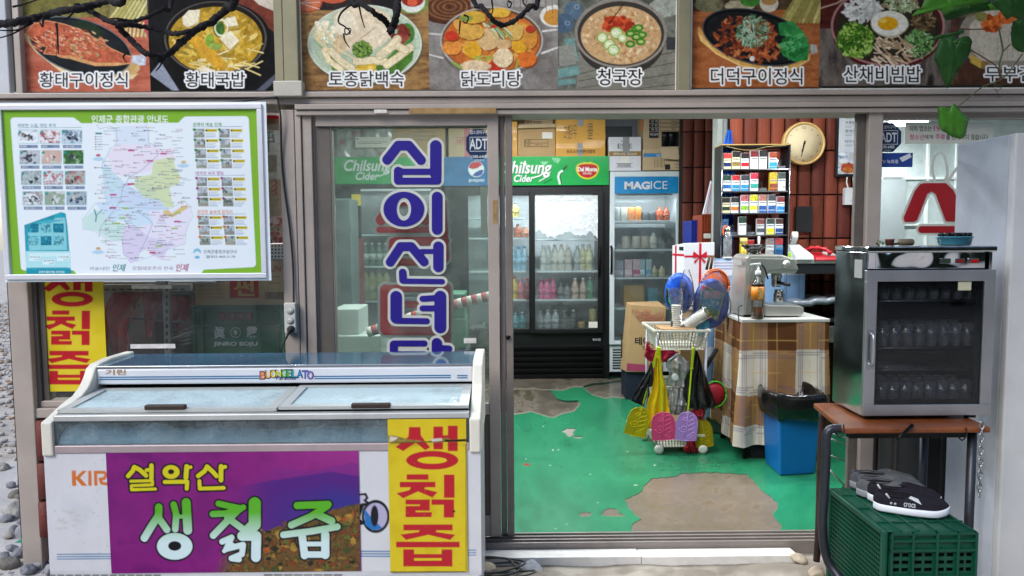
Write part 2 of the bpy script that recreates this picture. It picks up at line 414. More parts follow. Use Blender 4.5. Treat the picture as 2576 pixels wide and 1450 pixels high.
def cutout(name,shapes,Tf,k,grow,Y,m,parent,step=2.0,clip=None):
 sh=[]
 for q in shapes:
  if q[0]=='l':sh.append(('l',[Tf(*p)for p in q[1]],q[2]*k))
  elif q[0]=='e':c=Tf(q[1],q[2]);sh.append(('e',c[0],c[1],q[3]*k,q[4]*k,q[5]*k,q[6]*k))
  else:sh.append(('p',[Tf(*p)for p in q[1]]))
 xs,ys=[],[]
 for q in sh:
  if q[0]=='l':xs+=[p[0]-q[2]for p in q[1]]+[p[0]+q[2]for p in q[1]];ys+=[p[1]-q[2]for p in q[1]]+[p[1]+q[2]for p in q[1]]
  elif q[0]=='e':xs+=[q[1]-q[3],q[1]+q[3]];ys+=[q[2]-q[4],q[2]+q[4]]
  else:xs+=[p[0]for p in q[1]];ys+=[p[1]for p in q[1]]
 g=grow+4;gx=np.arange(min(xs)-g,max(xs)+g,step);gy=np.arange(min(ys)-g,max(ys)+g,step)
 X,Yg=np.meshgrid(gx,gy);D=strokes_field(sh,X,Yg)-grow
 if clip:D=np.maximum(D,np.maximum(np.maximum(clip[0]-X,X-clip[2]),np.maximum(clip[1]-Yg,Yg-clip[3])))
 vs={};vl=[];fs=[]
 def vid(key,x,y):
  if key not in vs:vs[key]=len(vl);vl.append(tuple(V(x,y,Y)))
  return vs[key]
 for j in range(len(gy)-1):
  for i in range(len(gx)-1):
   c=[(i,j),(i+1,j),(i+1,j+1),(i,j+1)];d=[D[b,a]for a,b in c]
   if min(d)>=0:continue
   p=[]
   for n in range(4):
    (a,b),(a2,b2)=c[n],c[(n+1)%4];e,f=d[n],d[(n+1)%4]
    if e<0:p.append(vid(('v',a,b),gx[a],gy[b]))
    if(e<0)!=(f<0):
     t=e/(e-f);p.append(vid(('e',)+tuple(sorted([(a,b),(a2,b2)])),gx[a]+(gx[a2]-gx[a])*t,gy[b]+(gy[b2]-gy[b])*t))
   if len(p)>2:fs.append(tuple(reversed(p)))
 me=bpy.data.meshes.new(name);me.from_pydata(vl,[],fs)
 o=link(name,me,m,parent)
 sm=o.modifiers.new('thickness','SOLIDIFY');sm.thickness=.0004;sm.offset=0
 return o
ORD=['leftmost','second from left','third from left','fourth from left','fifth from left','sixth from left','seventh from left','eighth from left','ninth from left','tenth from left','eleventh from left','twelfth from left','thirteenth from left','fourteenth from left']
# ---------------------------------------------------------------- lit ceiling lamps of the shop
def ceiling_light(x,y,z,ln,power,label,vis=True):
 t=thing('ceiling_light',label,'ceiling light',(x,y,z),'fluorescent ceiling lights')
 MB().box(x-ln/2,x+ln/2,y-.06,y+.06,z,z+.05).build('housing',mat('lamp_housing','#e8e8e4'),t,.004)
 MB().tube([(x-ln/2+.03,y,z-.02),(x+ln/2-.03,y,z-.02)],.016).build('lamp_tube',mat('lamp_tube','#ffffff',emit=14,ecol='#f2f7ff'),t)
 L=bpy.data.lights.new('area_glow','AREA');L.shape='RECTANGLE';L.size=ln;L.size_y=.1;L.energy=power;L.color=(.95,.98,1)
 o=bpy.data.objects.new('area_glow',L);COL.objects.link(o);o.parent=t;o.location=(0,0,-.05)
 return t
ceiling_light(.7,.9,2.62,1.2,17,'white fluorescent tube fixture on the ceiling just inside the open doorway')
ceiling_light(.1,2.6,2.62,1.2,20,'white fluorescent tube fixture on the ceiling before the black fridge')
ceiling_light(1.6,1.25,2.62,1.2,13,'white fluorescent tube fixture on the ceiling above the coffee machine')
ceiling_light(-1.5,.62,2.62,1.0,22,'white fluorescent tube fixture on the ceiling behind the map board window')
ceiling_light(-.45,1.9,2.62,1.2,30,'added unseen tube fixture brightening the room behind the left sliding door')  # extra lamp out of view, added to brighten what the door glass shows
_a,_b=V(2226,303,1.0),V(2345,303,1.0)
ceiling_light((_a.x+_b.x)/2,1.0,_a.z,_b.x-_a.x,9,'lit fluorescent lamp shining at the top of the right window')
# ---------------------------------------------------------------- ground and building shell
GZ=-.12
m_earth=mat('packed_earth','#b5ada3',.9,var=.35,vs=5,bump=.8,bs=30)
g=MB();g.add([(-60,-60,GZ),(60,-60,GZ),(60,80,GZ),(-60,80,GZ)],[(0,1,2,3)]);g.build('ground',m_earth,kind='structure')
m_conc=mat('rough_concrete','#a39a8c',.88,var=.3,vs=4,bump=.9,bs=22)
nx,ny=150,60;ax,ay=np.meshgrid(np.linspace(-.15,2.9,nx),np.linspace(-1.3,-.02,ny))
n1=fbm(ny,nx,26,11,5);n2=fbm(ny,nx,9,12,4)
az=-.058+.035*(n1-.5)+.012*(n2-.5)
for cx,cy,rx,ry,hh in((.72,-.33,.2,.13,.022),(1.2,-.33,.24,.15,.02),(.3,-.32,.12,.05,.02),(.1,-.36,.14,.1,.03)):
 r=np.hypot((ax-cx)/rx,(ay-cy)/ry);az+=hh*np.clip(1.3-r,0,.5)*2*(1+.4*(n2-.5))-.006*np.exp(-((r-1.2)/.12)**2)
cc=np.array(h('#8a8176'))*(.45+.75*fbm(ny,nx,14,13,5))[...,None]
wt=np.clip((fbm(ny,nx,10,15,4)-.52)*6,0,1)[...,None];cc=cc*(1-wt)+np.array(h('#b0aa9e'))*wt*.7+cc*wt*.2
rd=np.exp(-(((ax-1.5)/.12)**2+((ay+.4)/.06)**2))[...,None]*.5;cc=cc*(1-rd)+np.array(h('#8c5a4c'))*rd
o=gridmesh('concrete_apron',ax,ay,az,cc,printed('stone_print',.85,bump=.5));o['kind']='structure'
ax,ay=np.meshgrid(np.linspace(-4.2,-1.9,90),np.linspace(-.9,1.6,90));nn=fbm(90,90,30,21,5)
az=-.108+.03*(nn-.5);cc=np.array(h('#b9b6b2'))*(.7+.5*nn)[...,None]
o=gridmesh('concrete_path',ax,ay,az,cc,printed('stone_print'));o['kind']='structure'
fa=Art(1180,930,2330,1420,'#2b8b60')
fa.noise(1180,930,2330,1420,['#23825a','#2a8c62','#309468','#24855c'],70,31)
fa.noise(1180,930,2330,1000,['#2c8a60','#2f9163','#3c9a70'],60,33)
def P1(x,y):return(1257.9+x/1.9815/1.59,1069.2+y/1.9815/1.59)
fa.T,fa.k=P1,.3174
def worn(pts,seed,col=('#7b7162','#857864','#80766a','#8a7d6c','#7d705e')):
 r=random.Random(seed);q=[]
 for i in range(len(pts)):
  a,b=pts[i],pts[(i+1)%len(pts)]
  L=math.hypot(b[0]-a[0],b[1]-a[1]);n=max(1,int(L/22))
  for k in range(n):
   t=k/n;q.append((a[0]+(b[0]-a[0])*t+r.uniform(-7,7),a[1]+(b[1]-a[1])*t+r.uniform(-5,5)))
 fa.poly([(x-3,y-5)for x,y in q],'#1d3a2c')
 fa.poly([(x+2,y+3)for x,y in q],'#968e80')
 X=[fa.T(*p)for p in q];xs,ys=zip(*X)
 w=fa.win(min(xs),min(ys),max(xs),max(ys));save=fa.a.copy()
 fa.noise(min(xs)-5,min(ys)-5,max(xs)+5,max(ys)+5,list(col),34,seed,2.0)
 paint=fa.a.copy();fa.a=save
 Xg,Yg=w[2],w[3];ins=np.zeros(Xg.shape,bool)
 for i in range(len(X)):
  (a1,b1),(a2,b2)=X[i],X[(i+1)%len(X)]
  if b1 !=b2:ins^=((b1>Yg)!=(b2>Yg))&(Xg<(a2-a1)*(Yg-b1)/(b2-b1)+a1)
 mm=ins[...,None].astype(float);sl=(w[0],w[1]);fa.a[sl]=fa.a[sl]*(1-mm)+paint[sl]*mm
worn([(990,590),(1060,565),(1125,530),(1145,490),(1200,432),(1300,420),(1410,405),(1440,390),(1560,385),(1720,380),(1960,395),(1990,430),(2050,490),(2075,530),(2130,560),(2190,605),(2195,650),(2165,710),(2190,760),(2230,800),(2210,850),(2205,872),(1500,868),(1400,893),(1110,893),(1105,870),(1035,830),(1050,790),(1125,750),(1060,700),(1010,650)],5)
worn([(800,712),(830,680),(870,664),(930,668),(945,700),(990,718),(930,725),(880,722)],6)
worn([(630,712),(680,696),(725,700),(730,712),(680,722),(640,724)],7)
worn([(495,50),(530,32),(595,38),(570,60),(585,75),(545,95),(520,62)],8,('#a9a498','#c4bfb4'))
worn([(580,92),(640,95),(650,104),(600,104)],9,('#a9a498','#c4bfb4'))
fa.ell(212,315,26,10,'#a8423c');fa.ell(420,200,6,5,'#dde3dc');fa.ell(1225,320,6,4,'#ffffff');fa.ell(1075,478,14,4,'#c9d6cc')
for q in((205,270),(398,322),(775,617),(940,792),(343,12),(462,197),(485,336),(715,392),(1040,868),(1110,178),(1010,212),(535,690),(530,788),(440,822)):
 fa.ell(q[0],q[1],5,3,random.choice(['#dfe8e0','#cfdcd2','#1d5a3c']))
fa.T,fa.k=(lambda x,y:(x,y)),1
for pts,sd in(([(1180,985),(1290,975),(1385,985),(1410,1005),(1455,1015),(1440,1030),(1395,1045),(1340,1035),(1180,1042)],41),
    ([(1180,950),(1400,948),(1600,952),(1600,968),(1560,975),(1500,970),(1440,975),(1390,978),(1300,975),(1180,985)],42),
    ([(1475,975),(1520,965),(1560,962),(1595,975),(1590,995),(1540,1000),(1490,995)],43)):worn(pts,sd,('#5f5a50','#6f685c','#80766a','#57523f'))
gx,gy=np.meshgrid(np.linspace(-.6,2.35,620),np.concatenate([np.linspace(0.02,1.2,330),np.linspace(1.21,4.3,180)]))
px,py=proj(gx,gy,np.zeros(gx.shape));c=fa.sample(px,py)
off=(px<1182)|(px>2328)|(py>1415);c[off]=h('#2f9e6c')
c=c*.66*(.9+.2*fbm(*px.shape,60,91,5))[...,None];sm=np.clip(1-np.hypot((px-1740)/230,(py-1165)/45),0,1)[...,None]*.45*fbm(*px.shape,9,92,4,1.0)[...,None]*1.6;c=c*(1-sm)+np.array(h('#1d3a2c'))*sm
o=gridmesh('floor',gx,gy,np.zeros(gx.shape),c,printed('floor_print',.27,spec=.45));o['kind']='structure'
m_gfl=mat('green_floor_paint','#26805a',.35)
f2=MB();f2.add([(-2.3,.02,-.004),(4.6,.02,-.004),(4.6,5.2,-.004),(-2.3,5.2,-.004)],[(0,1,2,3)]);f2.build('floor',m_gfl,kind='structure')
m_wall=mat('inner_wall','#8a8780',.8,bump=.2);m_dark=mat('dark_wall','#120e0e',.9)
MB().box(-2.3,4.8,4.75,4.9,-.1,2.9).build('wall',m_wall,kind='structure')
MB().box(-2.32,-2.2,.1,4.75,-.1,2.9).build('wall',mat('left_wall','#2c1d1d',.9),kind='structure')
MB().box(4.6,4.75,.1,4.75,-.1,2.9).build('wall',m_wall,kind='structure')
MB().box(-2.4,4.8,.04,4.9,2.75,2.9).build('ceiling',mat('ceiling_board','#c9c8c2',.8),kind='structure')
def tile_wall(name,xa,xb,Y,label,z0=0,z1=2.72,pw=.1013,ph=.322,zoff=.083,cols=('#6e3629','#7a3c2d','#653224','#82422f','#5d2d27'),skip=(),y1=None,dx=0):
 t=thing(name,label,'wall',((xa+xb)/2,Y,0));t['kind']='structure'
 MB().box(xa,xb,Y+.001,Y+.12,z0,z1).build('mortar',mat('black_mortar','#140d0c',.9),t)
 vs,fs,cs=[],[],[];r=random.Random(3);n=6
 x=xa;i=0
 while x<xb-.02:
  z=z0-ph+zoff;j=0
  while z<z1:
   if(i,j)not in skip:
    col=np.array(h(r.choice(cols)))*r.uniform(.75,1.2);b=len(vs);w=min(pw,xb-x)-.008;a0,a1=max(z+.006,z0),min(z+ph-.006,z1)
    if a1>a0+.01:
     for k in range(n+1):
      q=math.pi*k/n;xx=x+.004+w*(1-math.cos(q))/2;yy=Y-.004-.02*math.sin(q)**.8
      vs+=[(xx,yy,a0),(xx,yy,a1)];e=.75+.35*math.sin(q)
      jx=r.uniform(.9,1.08);cs+=[col*jx,col*jx*r.uniform(.9,1.1)]
     for k in range(n):fs.append((b+2*k,b+2*k+2,b+2*k+3,b+2*k+1))
     fs.append(tuple(b+2*k+1 for k in range(n,-1,-1)))
   z+=ph;j+=1
  x+=pw;i+=1
 me=bpy.data.meshes.new('clay_tiles');me.from_pydata(vs,[],fs)
 at=me.color_attributes.new('print','FLOAT_COLOR','POINT')
 at.data.foreach_set('color',np.array([[*c,1]for c in cs],np.float32).ravel())
 link('clay_tiles',me,printed('clay',.55,bump=.35),t)
 return t
WX=V(1832,500,2.15).x
tile_wall('tile_wall',WX,4.5,2.15,'brown half round clay tile wall behind the wall clock',skip=((5,5),(6,5),(5,4))and())
k0=R(2001,520,2042,584,2.10)
o=MB().box(k0[0],k0[1],2.085,2.115,k0[2],k0[3]).build('tile_patch',mat('black_rib','#1a1a1d',.7,var=.5,vs=60));tag(o,'black rectangular patch over two clay tiles right of the cigarette rack','patch')
tile_wall('tile_wall',V(1715,500,3.5).x,V(1905,500,3.5).x,3.5,'dark shadowed clay tile wall right of the white fridge',cols=('#5a2c22','#4c261f','#63342a'))  # poor light at this wall is put into darker tile colours
x0,x1,z0,z1=R(1790,285,1832,1000,2.28)
o=MB().box(x0,x0+.04,2.17,2.3,0,2.7).box(x0+.05,x1,2.2,2.3,0,2.7).build('door_frame',mat('grey_frame','#8f9590',.5),None,.003);tag(o,'grey green inner door frame left of the clay tile wall','door frame')
MB().box(V(2200,500,1.9).x,4.6,2.0,2.1,0,2.72).build('wall',mat('white_tile_wall','#c4cbc9',.35),kind='structure')
t=thing('partition','frosted white partition with thin bars seen through the right window','partition',(2.6,1.5,0))
p=R(2218,420,2420,640,1.5)
MB().box(p[0]-.0,p[1]+.6,1.5,1.53,.2,2.3).build('panel',mat('frosted_panel','#b9c4c4',.3,var=.25,vs=9),t)
b=MB()
for q in(2330,2402):a=R(q,300,q+6,640,1.49);b.box(a[0],a[1],1.485,1.5,.3,2.2)
for q in(446,562,705):a=R(2218,q,2420,q+6,1.49);b.box(a[0],a[1]+.5,1.48,1.5,a[2],a[3])
b.build('bars',mat('pale_bar','#e4ebe9'),t)
a=R(2210,452,2276,640,1.40);MB().box(a[0],a[1],1.4,1.48,a[2]-.5,a[3]).build('grey_panel',mat('grey_panel','#858c8e',.5),t)
a=R(2228,424,2278,444,1.39);MB().box(a[0],a[1],1.38,1.4,a[2],a[3]).build('white_label',mat('white_label','#dfe6df'),t)
# ---------------------------------------------------------------- the shop front: aluminium posts, rails, panes and doors
m_al=mat('aluminium','#aca198',.45,.15,var=.16,vs=3.2,bump=.08,bs=40)
m_al2=mat('aluminium_dark','#6b655f',.5,.3,var=.25,vs=5)
m_olive=mat('aluminium_olive','#8f8a70',.5,.25,var=.2,vs=4)
m_gl=glassmat('window_glass',(.93,.97,.95),.065,(.74,.84,.77),.75,.012,ns=7)
m_gl2=glassmat('clear_glass',(.95,.97,.96),.03,refl=.6)
SF=thing('shop_front','aluminium framed glass shop front with posts, rails and two sliding doors','shop front',(0,0,0))
xl=V(17.6,707,-.03).x
def postx(a,b,y=700,Y=-.03):return V(a,y,Y).x,V(b,y,Y).x
a,b=postx(17.6,67.6,707);MB().box(a,b,-.03,.1,GZ,2.05).build('post',m_al,SF,.004)
a,b=postx(711,790,600);c,d=postx(748,749.5,600)
MB().box(a,c,-.035,.1,GZ,1.97).box(d,b-.045,-.035,.1,GZ,1.97).box(b-.042,b,-.025,.1,GZ,1.97).build('post',m_al,SF,.003)
a,b=postx(2178,2214,600);MB().box(a,b,-.03,.05,0,1.97).build('post',m_al,SF,.004)
a,b=postx(2154,2177,600);MB().box(a,b,-.005,.02,0,1.96).build('door_jamb',m_al2,SF,.003)
hz=[V(1288,y,-.03).z for y in(231,244,262,276,289)]
hb=MB();hb.box(-2.3,2.9,-.05,.12,hz[1],hz[0]);hb.box(-2.3,2.9,-.035,.12,hz[2]+.002,hz[1]-.002)
hb.box(-.92,2.9,-.055,.12,hz[3]+.001,hz[2]-.001);hb.box(-.92,2.9,-.045,.12,hz[4],hz[3]-.002)
hb.build('header_beam',m_al,SF,.003)
for(p0,p1,yy)in((690,712,120),(716,752,120)):
 a,b=V(p0,yy,-.02).x,V(p1,yy,-.02).x;MB().box(a,b,-.02-.02*(p0>700),.1,hz[0],2.8).build('upper_post',m_olive,SF,.003)
a,b=V(1706,120,-.03).x,V(1737,120,-.03).x;MB().box(a,b,-.03,.1,hz[0],2.8).build('upper_post',m_olive,SF,.003)
a,b=V(40,150,-.01).x,V(56,150,-.01).x;MB().box(a,b,-.02,.1,hz[0],2.8).build('upper_post',m_al,SF,.003)
for p0,p1 in((752,757),(1701,1706),(1737,1742)):
 a,b=V(p0,120,.0).x,V(p1,120,.0).x;MB().box(a,b,.005,.03,hz[0]+.002,2.8).build('bright_edge',mat('white_edge','#f4f4ee',.3),SF)
a=R(690,205,762,244,-.06);MB().box(a[0],a[1],-.075,-.021,a[2],a[3]).build('corner_cover',mat('cover','#b5b2a6',.45,.2),SF,.004)
MB().box(-2.3,2.9,.02,.1,hz[0]-.005,hz[0]+.018).build('upper_rail',mat('white_edge'),SF)
MB().box(-2.4,3.2,.035,.12,hz[0]+.02,2.9).build('upper_backing',mat('upper_backing','#77776c'),SF)
o=MB().box(-2.62,V(28,150,.02).x,.0,.12,2.03,2.9).box(-2.62,-2.29,-.0,.12,1.93,2.02).build('wall_panel',mat('pale_panel','#c3c6ca',.5),None,.004);tag(o,'pale grey metal panel at the upper left corner of the facade','panel')
wl,wr=V(68,700,0).x,V(711,700,0).x
MB().box(wl+.0,wl+.035,.0,.06,.42,1.9).box(wl+.038,wl+.062,.015,.07,.42,1.9).build('window_stile',m_al2,SF,.002)
z=V(300,1008,0).z;zb=V(300,1048,0).z
MB().box(wl,wr,-.02,.08,zb,z-.03).box(wl+.03,wr,-.0,.08,z-.028,z).build('window_sill',m_al,SF,.003)
MB().box(wl+.06,wr,.03,.034,z,1.92).build('window_pane',m_gl2,SF)
MB().box(wl-.05,wr+.05,.02,.1,GZ,zb).build('wall_base',mat('base_wall','#6a3a33',.8),SF)
dl,dr=V(791,600,-.02).x,V(1256,600,-.02).x
zt=V(1000,290,-.02).z;zg=V(1000,317,-.02).z;zr=V(1230,1017,-.02).z;zr2=V(1230,1045,-.02).z
D1=MB().box(dl,V(841,600,0).x,.0,.035,.02,zt).box(V(1228,600,-.02).x,dr,-.02,.02,.02,zt).box(V(792,600,0).x+.02,dr,-.018,.018,zg,zt).box(V(841,600,0).x,V(1228,600,0).x,-.015,.015,zr2,zr).box(dl,dr,-.015,.015,.02,.12).build('sliding_door',m_al,SF,.003)
MB().box(V(841,600,0).x-.003,V(1228,600,-.02).x+.002,-.002,.002,zr,zg+.005).build('door_pane',m_gl,D1)
MB().box(V(841,600,0).x,V(1228,600,0).x,-.004,.004,.12,zr2).build('lower_panel',mat('door_panel','#77736c',.45,.3),D1)
s=MB()
for i in range(7):x=dl+.1+i*.11;s.box(x,x+.012,-.012,-.005,.125,zr2-.003)
s.build('panel_rib',m_al2,D1)
MB().box(V(800,600,.01).x,V(838,600,.01).x,-.004,-.0005,.02,zg-.0).build('stile_cover',m_al2,D1,.001)
D2=MB().box(V(1257,600,.0).x,V(1271,600,.0).x,.004,.06,.02,1.96).box(V(1272,600,.0).x,V(1290,600,.0).x,-.012,.075,.02,1.96).box(dl+.07,V(1256,600,.05).x,.045,.075,1.9,1.955).build('sliding_door',mat('aluminium_mid','#867e79',.42,.35,var=.18,vs=5),SF,.003)
MB().box(dl+.08,V(1256,600,.05).x,.055,.058,.9,1.9).build('door_pane',m_gl2,D2)
c0=V(1277,850,-.02);MB().lathe((c0.x,-.015,c0.z),[(.008,-.01),(.01,.0),(.004,.006)],10,'y').lathe((c0.x+.008,-.015,c0.z+.003),[(.005,-.008),(.006,.002)],8,'y').build('latch',mat('black_metal','#101010',.4,.6),D2)
zf=F(1700,1352).y
tr=MB()
for i,(yy,zz)in enumerate(((-.06,.006),(-.042,-.012),(-.028,.008),(-.01,-.012),(.004,.01),(.022,-.01),(.036,.012))):
 tr.box(V(1256,1370,0).x-1.2,V(2185,1350,0).x+.3,yy,yy+.012,-.05,zz)
tr.box(-1.0,2.2,-.062,.05,-.06,-.016)
tr.build('door_track',mat('aluminium_mid'),SF,.001)
a,b=V(1215,1390,-.12),V(1605,1390,-.12);c2=V(2004,1385,-.12)
o=MB().hexa([(a.x,-.152,-.09),(b.x+.01,-.15,-.09),(b.x+.0,-.064,-.09),(a.x,-.064,-.09),(a.x,-.152,-.022),(b.x+.01,-.15,-.022),(b.x,-.064,-.022),(a.x,-.064,-.022)]).build('door_step',mat('marble','#d6d4cf',.35,var=.12,vs=18),None,.002);tag(o,'white marble threshold slab on the left, with fallen bits on it','threshold')
o=MB().hexa([(b.x+.013,-.15,-.09),(c2.x,-.148,-.09),(c2.x-.01,-.064,-.09),(b.x+.004,-.064,-.09),(b.x+.013,-.15,-.024),(c2.x,-.148,-.024),(c2.x-.01,-.064,-.024),(b.x+.004,-.064,-.024)]).build('door_step',mat('marble'),None,.004);tag(o,'white marble threshold slab on the right, ending beside the round stone','threshold')
x0,x1=V(2214,500,0).x,2.9
for a,b in((V(2300,300,0).z,1.96),(.78,.9),(-.05,.03)):MB().box(x0,x1,.0,.05,a,b).build('window_rail',m_al,SF,.003)
MB().box(x0-.003,x1,.022,.026,.9,V(2300,300,0).z+.003).build('window_pane',glassmat('right_glass',(.95,.97,.96),.05,refl=.7,ns=12),SF)
MB().box(x0,x1,.02,.04,.03,.78).build('lower_panel',mat('ribbed_panel','#5f615f',.5,.3),SF)
s=MB()
for i in range(12):
 if i%3 !=2:x=x0+.03+i*.075;s.box(x,x+.012,.008,.02,.035,.775)
s.build('panel_rib',m_al2,SF)
t=thing('tile_column','column of three stacked brown clay tiles at the foot of the left post','tile column',(V(103,1200,0).x,0,0))
for i,(ya,yb)in enumerate(((1057,1160),(1164,1257),(1261,1352))):
 pa,pb=V(101+i*2.5,ya,-.02),V(101+i*4,yb,-.02);MB().lathe((pa.x+.005,.0,0),[(.03,pb.z+.003),(.036,pb.z+.006),(.036,pa.z-.004),(.03,pa.z-.002)],14).build('clay_tile',mat('clay_red','#6a342e',.6,var=.25,vs=14,bump=.4),t)
 MB().lathe((pa.x+.073,.012,0),[(.034,pb.z+.004),(.034,pa.z-.004)],12).build('clay_tile',mat('clay_red'),t)
# ---------------------------------------------------------------- menu pictures over the front
PM=printed('menu_film',.55,spec=.08)
def c1(x,y):return(x/3.414,y/3.414)
def c2_(x,y):return(691.8+x*.2930,y*.2930)
def c3(x,y):return(1383.6+x*.2930,y*.2930)
def c4(x,y):return(2012.6+x*.2188,y*.2188)
def picture(x0,x1,y1,label,T,k,paint,txt,tx,tcol='#17100f'):
 A=Art(x0,-45,x1,y1,'#555555');A.T,A.k=T,k
 paint(A);A.grain(2.6,.55);A.grain(9,.3,5)
 A.text(txt,*tx,tcol,bold=.008,out=4.2,ocol='#eef0ee',grow=.35)
 o=A.mesh('menu_picture',.012,PM,step=1.4,gain=.98)
 tag(o,label,'menu picture','dish photographs above the shop front')
def p_1(A):
 A.noise(0,-45,380,60,['#55532c','#7a763c','#6a6034','#8d8446'],40,1)
 A.noise(0,45,380,235,['#a5543f','#b4634b','#c07058'],60,2,5)
 A.rect(940,10,1270,170,'#8a8050',var=.2)
 for i in range(9):A.line([(950+i*38,160),(1060+i*34,10)],22,random.choice(['#c9c07c','#b5aa62','#dcd594']),var=.15)
 for i in range(6):A.line([(1080+i*34,310),(1090+i*36,200)],20,'#d0c98c',var=.15)
 A.ell(1305,250,60,120,'#b04a50',rot=-15,var=.2,rough=.3)
 A.poly([(180,280),(300,430),(520,600),(800,680),(1130,670),(1200,600),(1200,500),(900,380)],'#c9a56c',var=.18,vs=30)
 A.poly([(190,300),(310,450),(520,620),(800,700),(1140,680),(1190,630),(1100,655),(800,660),(520,580),(300,420)],'#e0c896')
 A.ell(690,400,455,232,'#5c6670',rot=17);A.ell(690,398,445,222,'#0f1215',rot=17);A.ell(690,400,425,205,'#1c2226',rot=17,var=.5,vs=30)
 A.ell(760,260,130,70,'#1d3020',rot=25,var=.5)
 fish=[(230,290),(290,210),(400,183),(470,195),(560,215),(660,250),(760,300),(860,360),(950,420),(1080,480),(1150,495),(1130,540),(1000,560),(820,562),(700,530),(600,500),(520,490),(480,470),(380,460),(410,400),(340,380),(270,330)]
 A.poly(fish,'#d49a6a',grow=2);A.poly(fish,'#bb6044',var=.5,vs=9)
 A.scatter(160,600,370,320,120,(8,26),['#c8704c','#a04a34','#d8906a','#8f3a28','#e0b088'],2.5,25,4)
 A.poly([(480,475),(600,505),(820,565),(1000,562),(1130,545),(1000,540),(820,540),(600,478)],'#cf9c66',var=.2)
 A.line([(495,200),(485,480)],7,'#2a120e')
 A.poly([(1140,480),(1230,470),(1255,500),(1250,560),(1200,565),(1120,530)],'#c5cbd6',var=.3,vs=5)
 A.scatter(46,720,410,200,90,(4,14),['#7d9c5c','#a7b880','#5f7c45'],3,None,5);A.scatter(40,560,330,200,70,(3,7),['#f0d8c4','#e8c0a8'],1.5,None,6)
picture(56,373.4,231,'menu picture of a grilled red fish on a black oval plate',c1,.2929,p_1,'황태구이정식',(340,622,1095,752))
def p_2(A):
 A.rect(1275,-150,2360,790,'#121214',var=.6,vs=30)
 A.poly([(1980,-20),(2360,-20),(2360,280),(2250,200)],'#74382a',var=.3,vs=12)
 A.poly([(2080,-100),(2360,-100),(2360,100),(2220,40)],'#cabfae')
 for i in range(7):A.line([(2060+i*40,-10+i*30),(2260+i*20,260)],4,'#3c1a14')
 A.poly([(1290,640),(1380,530),(1450,640),(1540,780),(1480,780)],'#8f95a4');A.poly([(2200,780),(2360,640),(2360,700),(2260,790)],'#565a66')
 A.ell(1860,350,470,345,'#0c0c0e');A.ell(1850,330,440,318,'#54504a');A.ell(1850,326,425,305,'#161412');A.ell(1850,345,400,285,'#b08c28',var=.5,vs=12)
 A.scatter(170,1850,340,350,240,(15,60),['#c9a234','#d8b850','#a88426','#bd9a3c','#8e7a34','#e0c878'],2.6,None,7)
 for s_ in range(26):
  r=random.Random(s_);x,y=r.uniform(1560,2150),r.uniform(420,600);a=r.uniform(-.8,.8)
  A.line([(x,y),(x+60,y+40*a),(x+130,y+90*a)],11,r.choice(['#e2cf8c','#cdb768','#efe3ae']))
 for pl in([(1565,150),(1620,90),(1720,85),(1700,200),(1610,235),(1570,210)],[(1885,330),(1980,265),(2055,350),(1975,430)],[(1930,170),(2020,140),(2045,220),(1960,230)],[(1705,600),(1760,570),(1860,625),(1740,640)]):
  A.poly([(x+8,y+22)for x,y in pl],'#b89a4c');A.poly(pl,'#e9dfc0',var=.12)
 A.poly([(1610,330),(1720,310),(1960,560),(1930,600),(1840,580),(1680,430)],'#cf9c30',var=.25)
 A.ell(1800,350,38,55,'#7fa03a',var=.3);A.ell(1880,250,50,70,'#3f6a28',var=.5);A.ell(1900,240,60,75,'#dfe3c4',ring=12);A.ell(1850,400,60,30,'#8fa548',var=.3);A.ell(1960,190,34,38,'#e6e6c8',ring=10)
picture(373.4,690,228.5,'menu picture of yellow soup with tofu in a black bowl',c1,.2929,p_2,'황태국밥',(1592,618,2105,750))
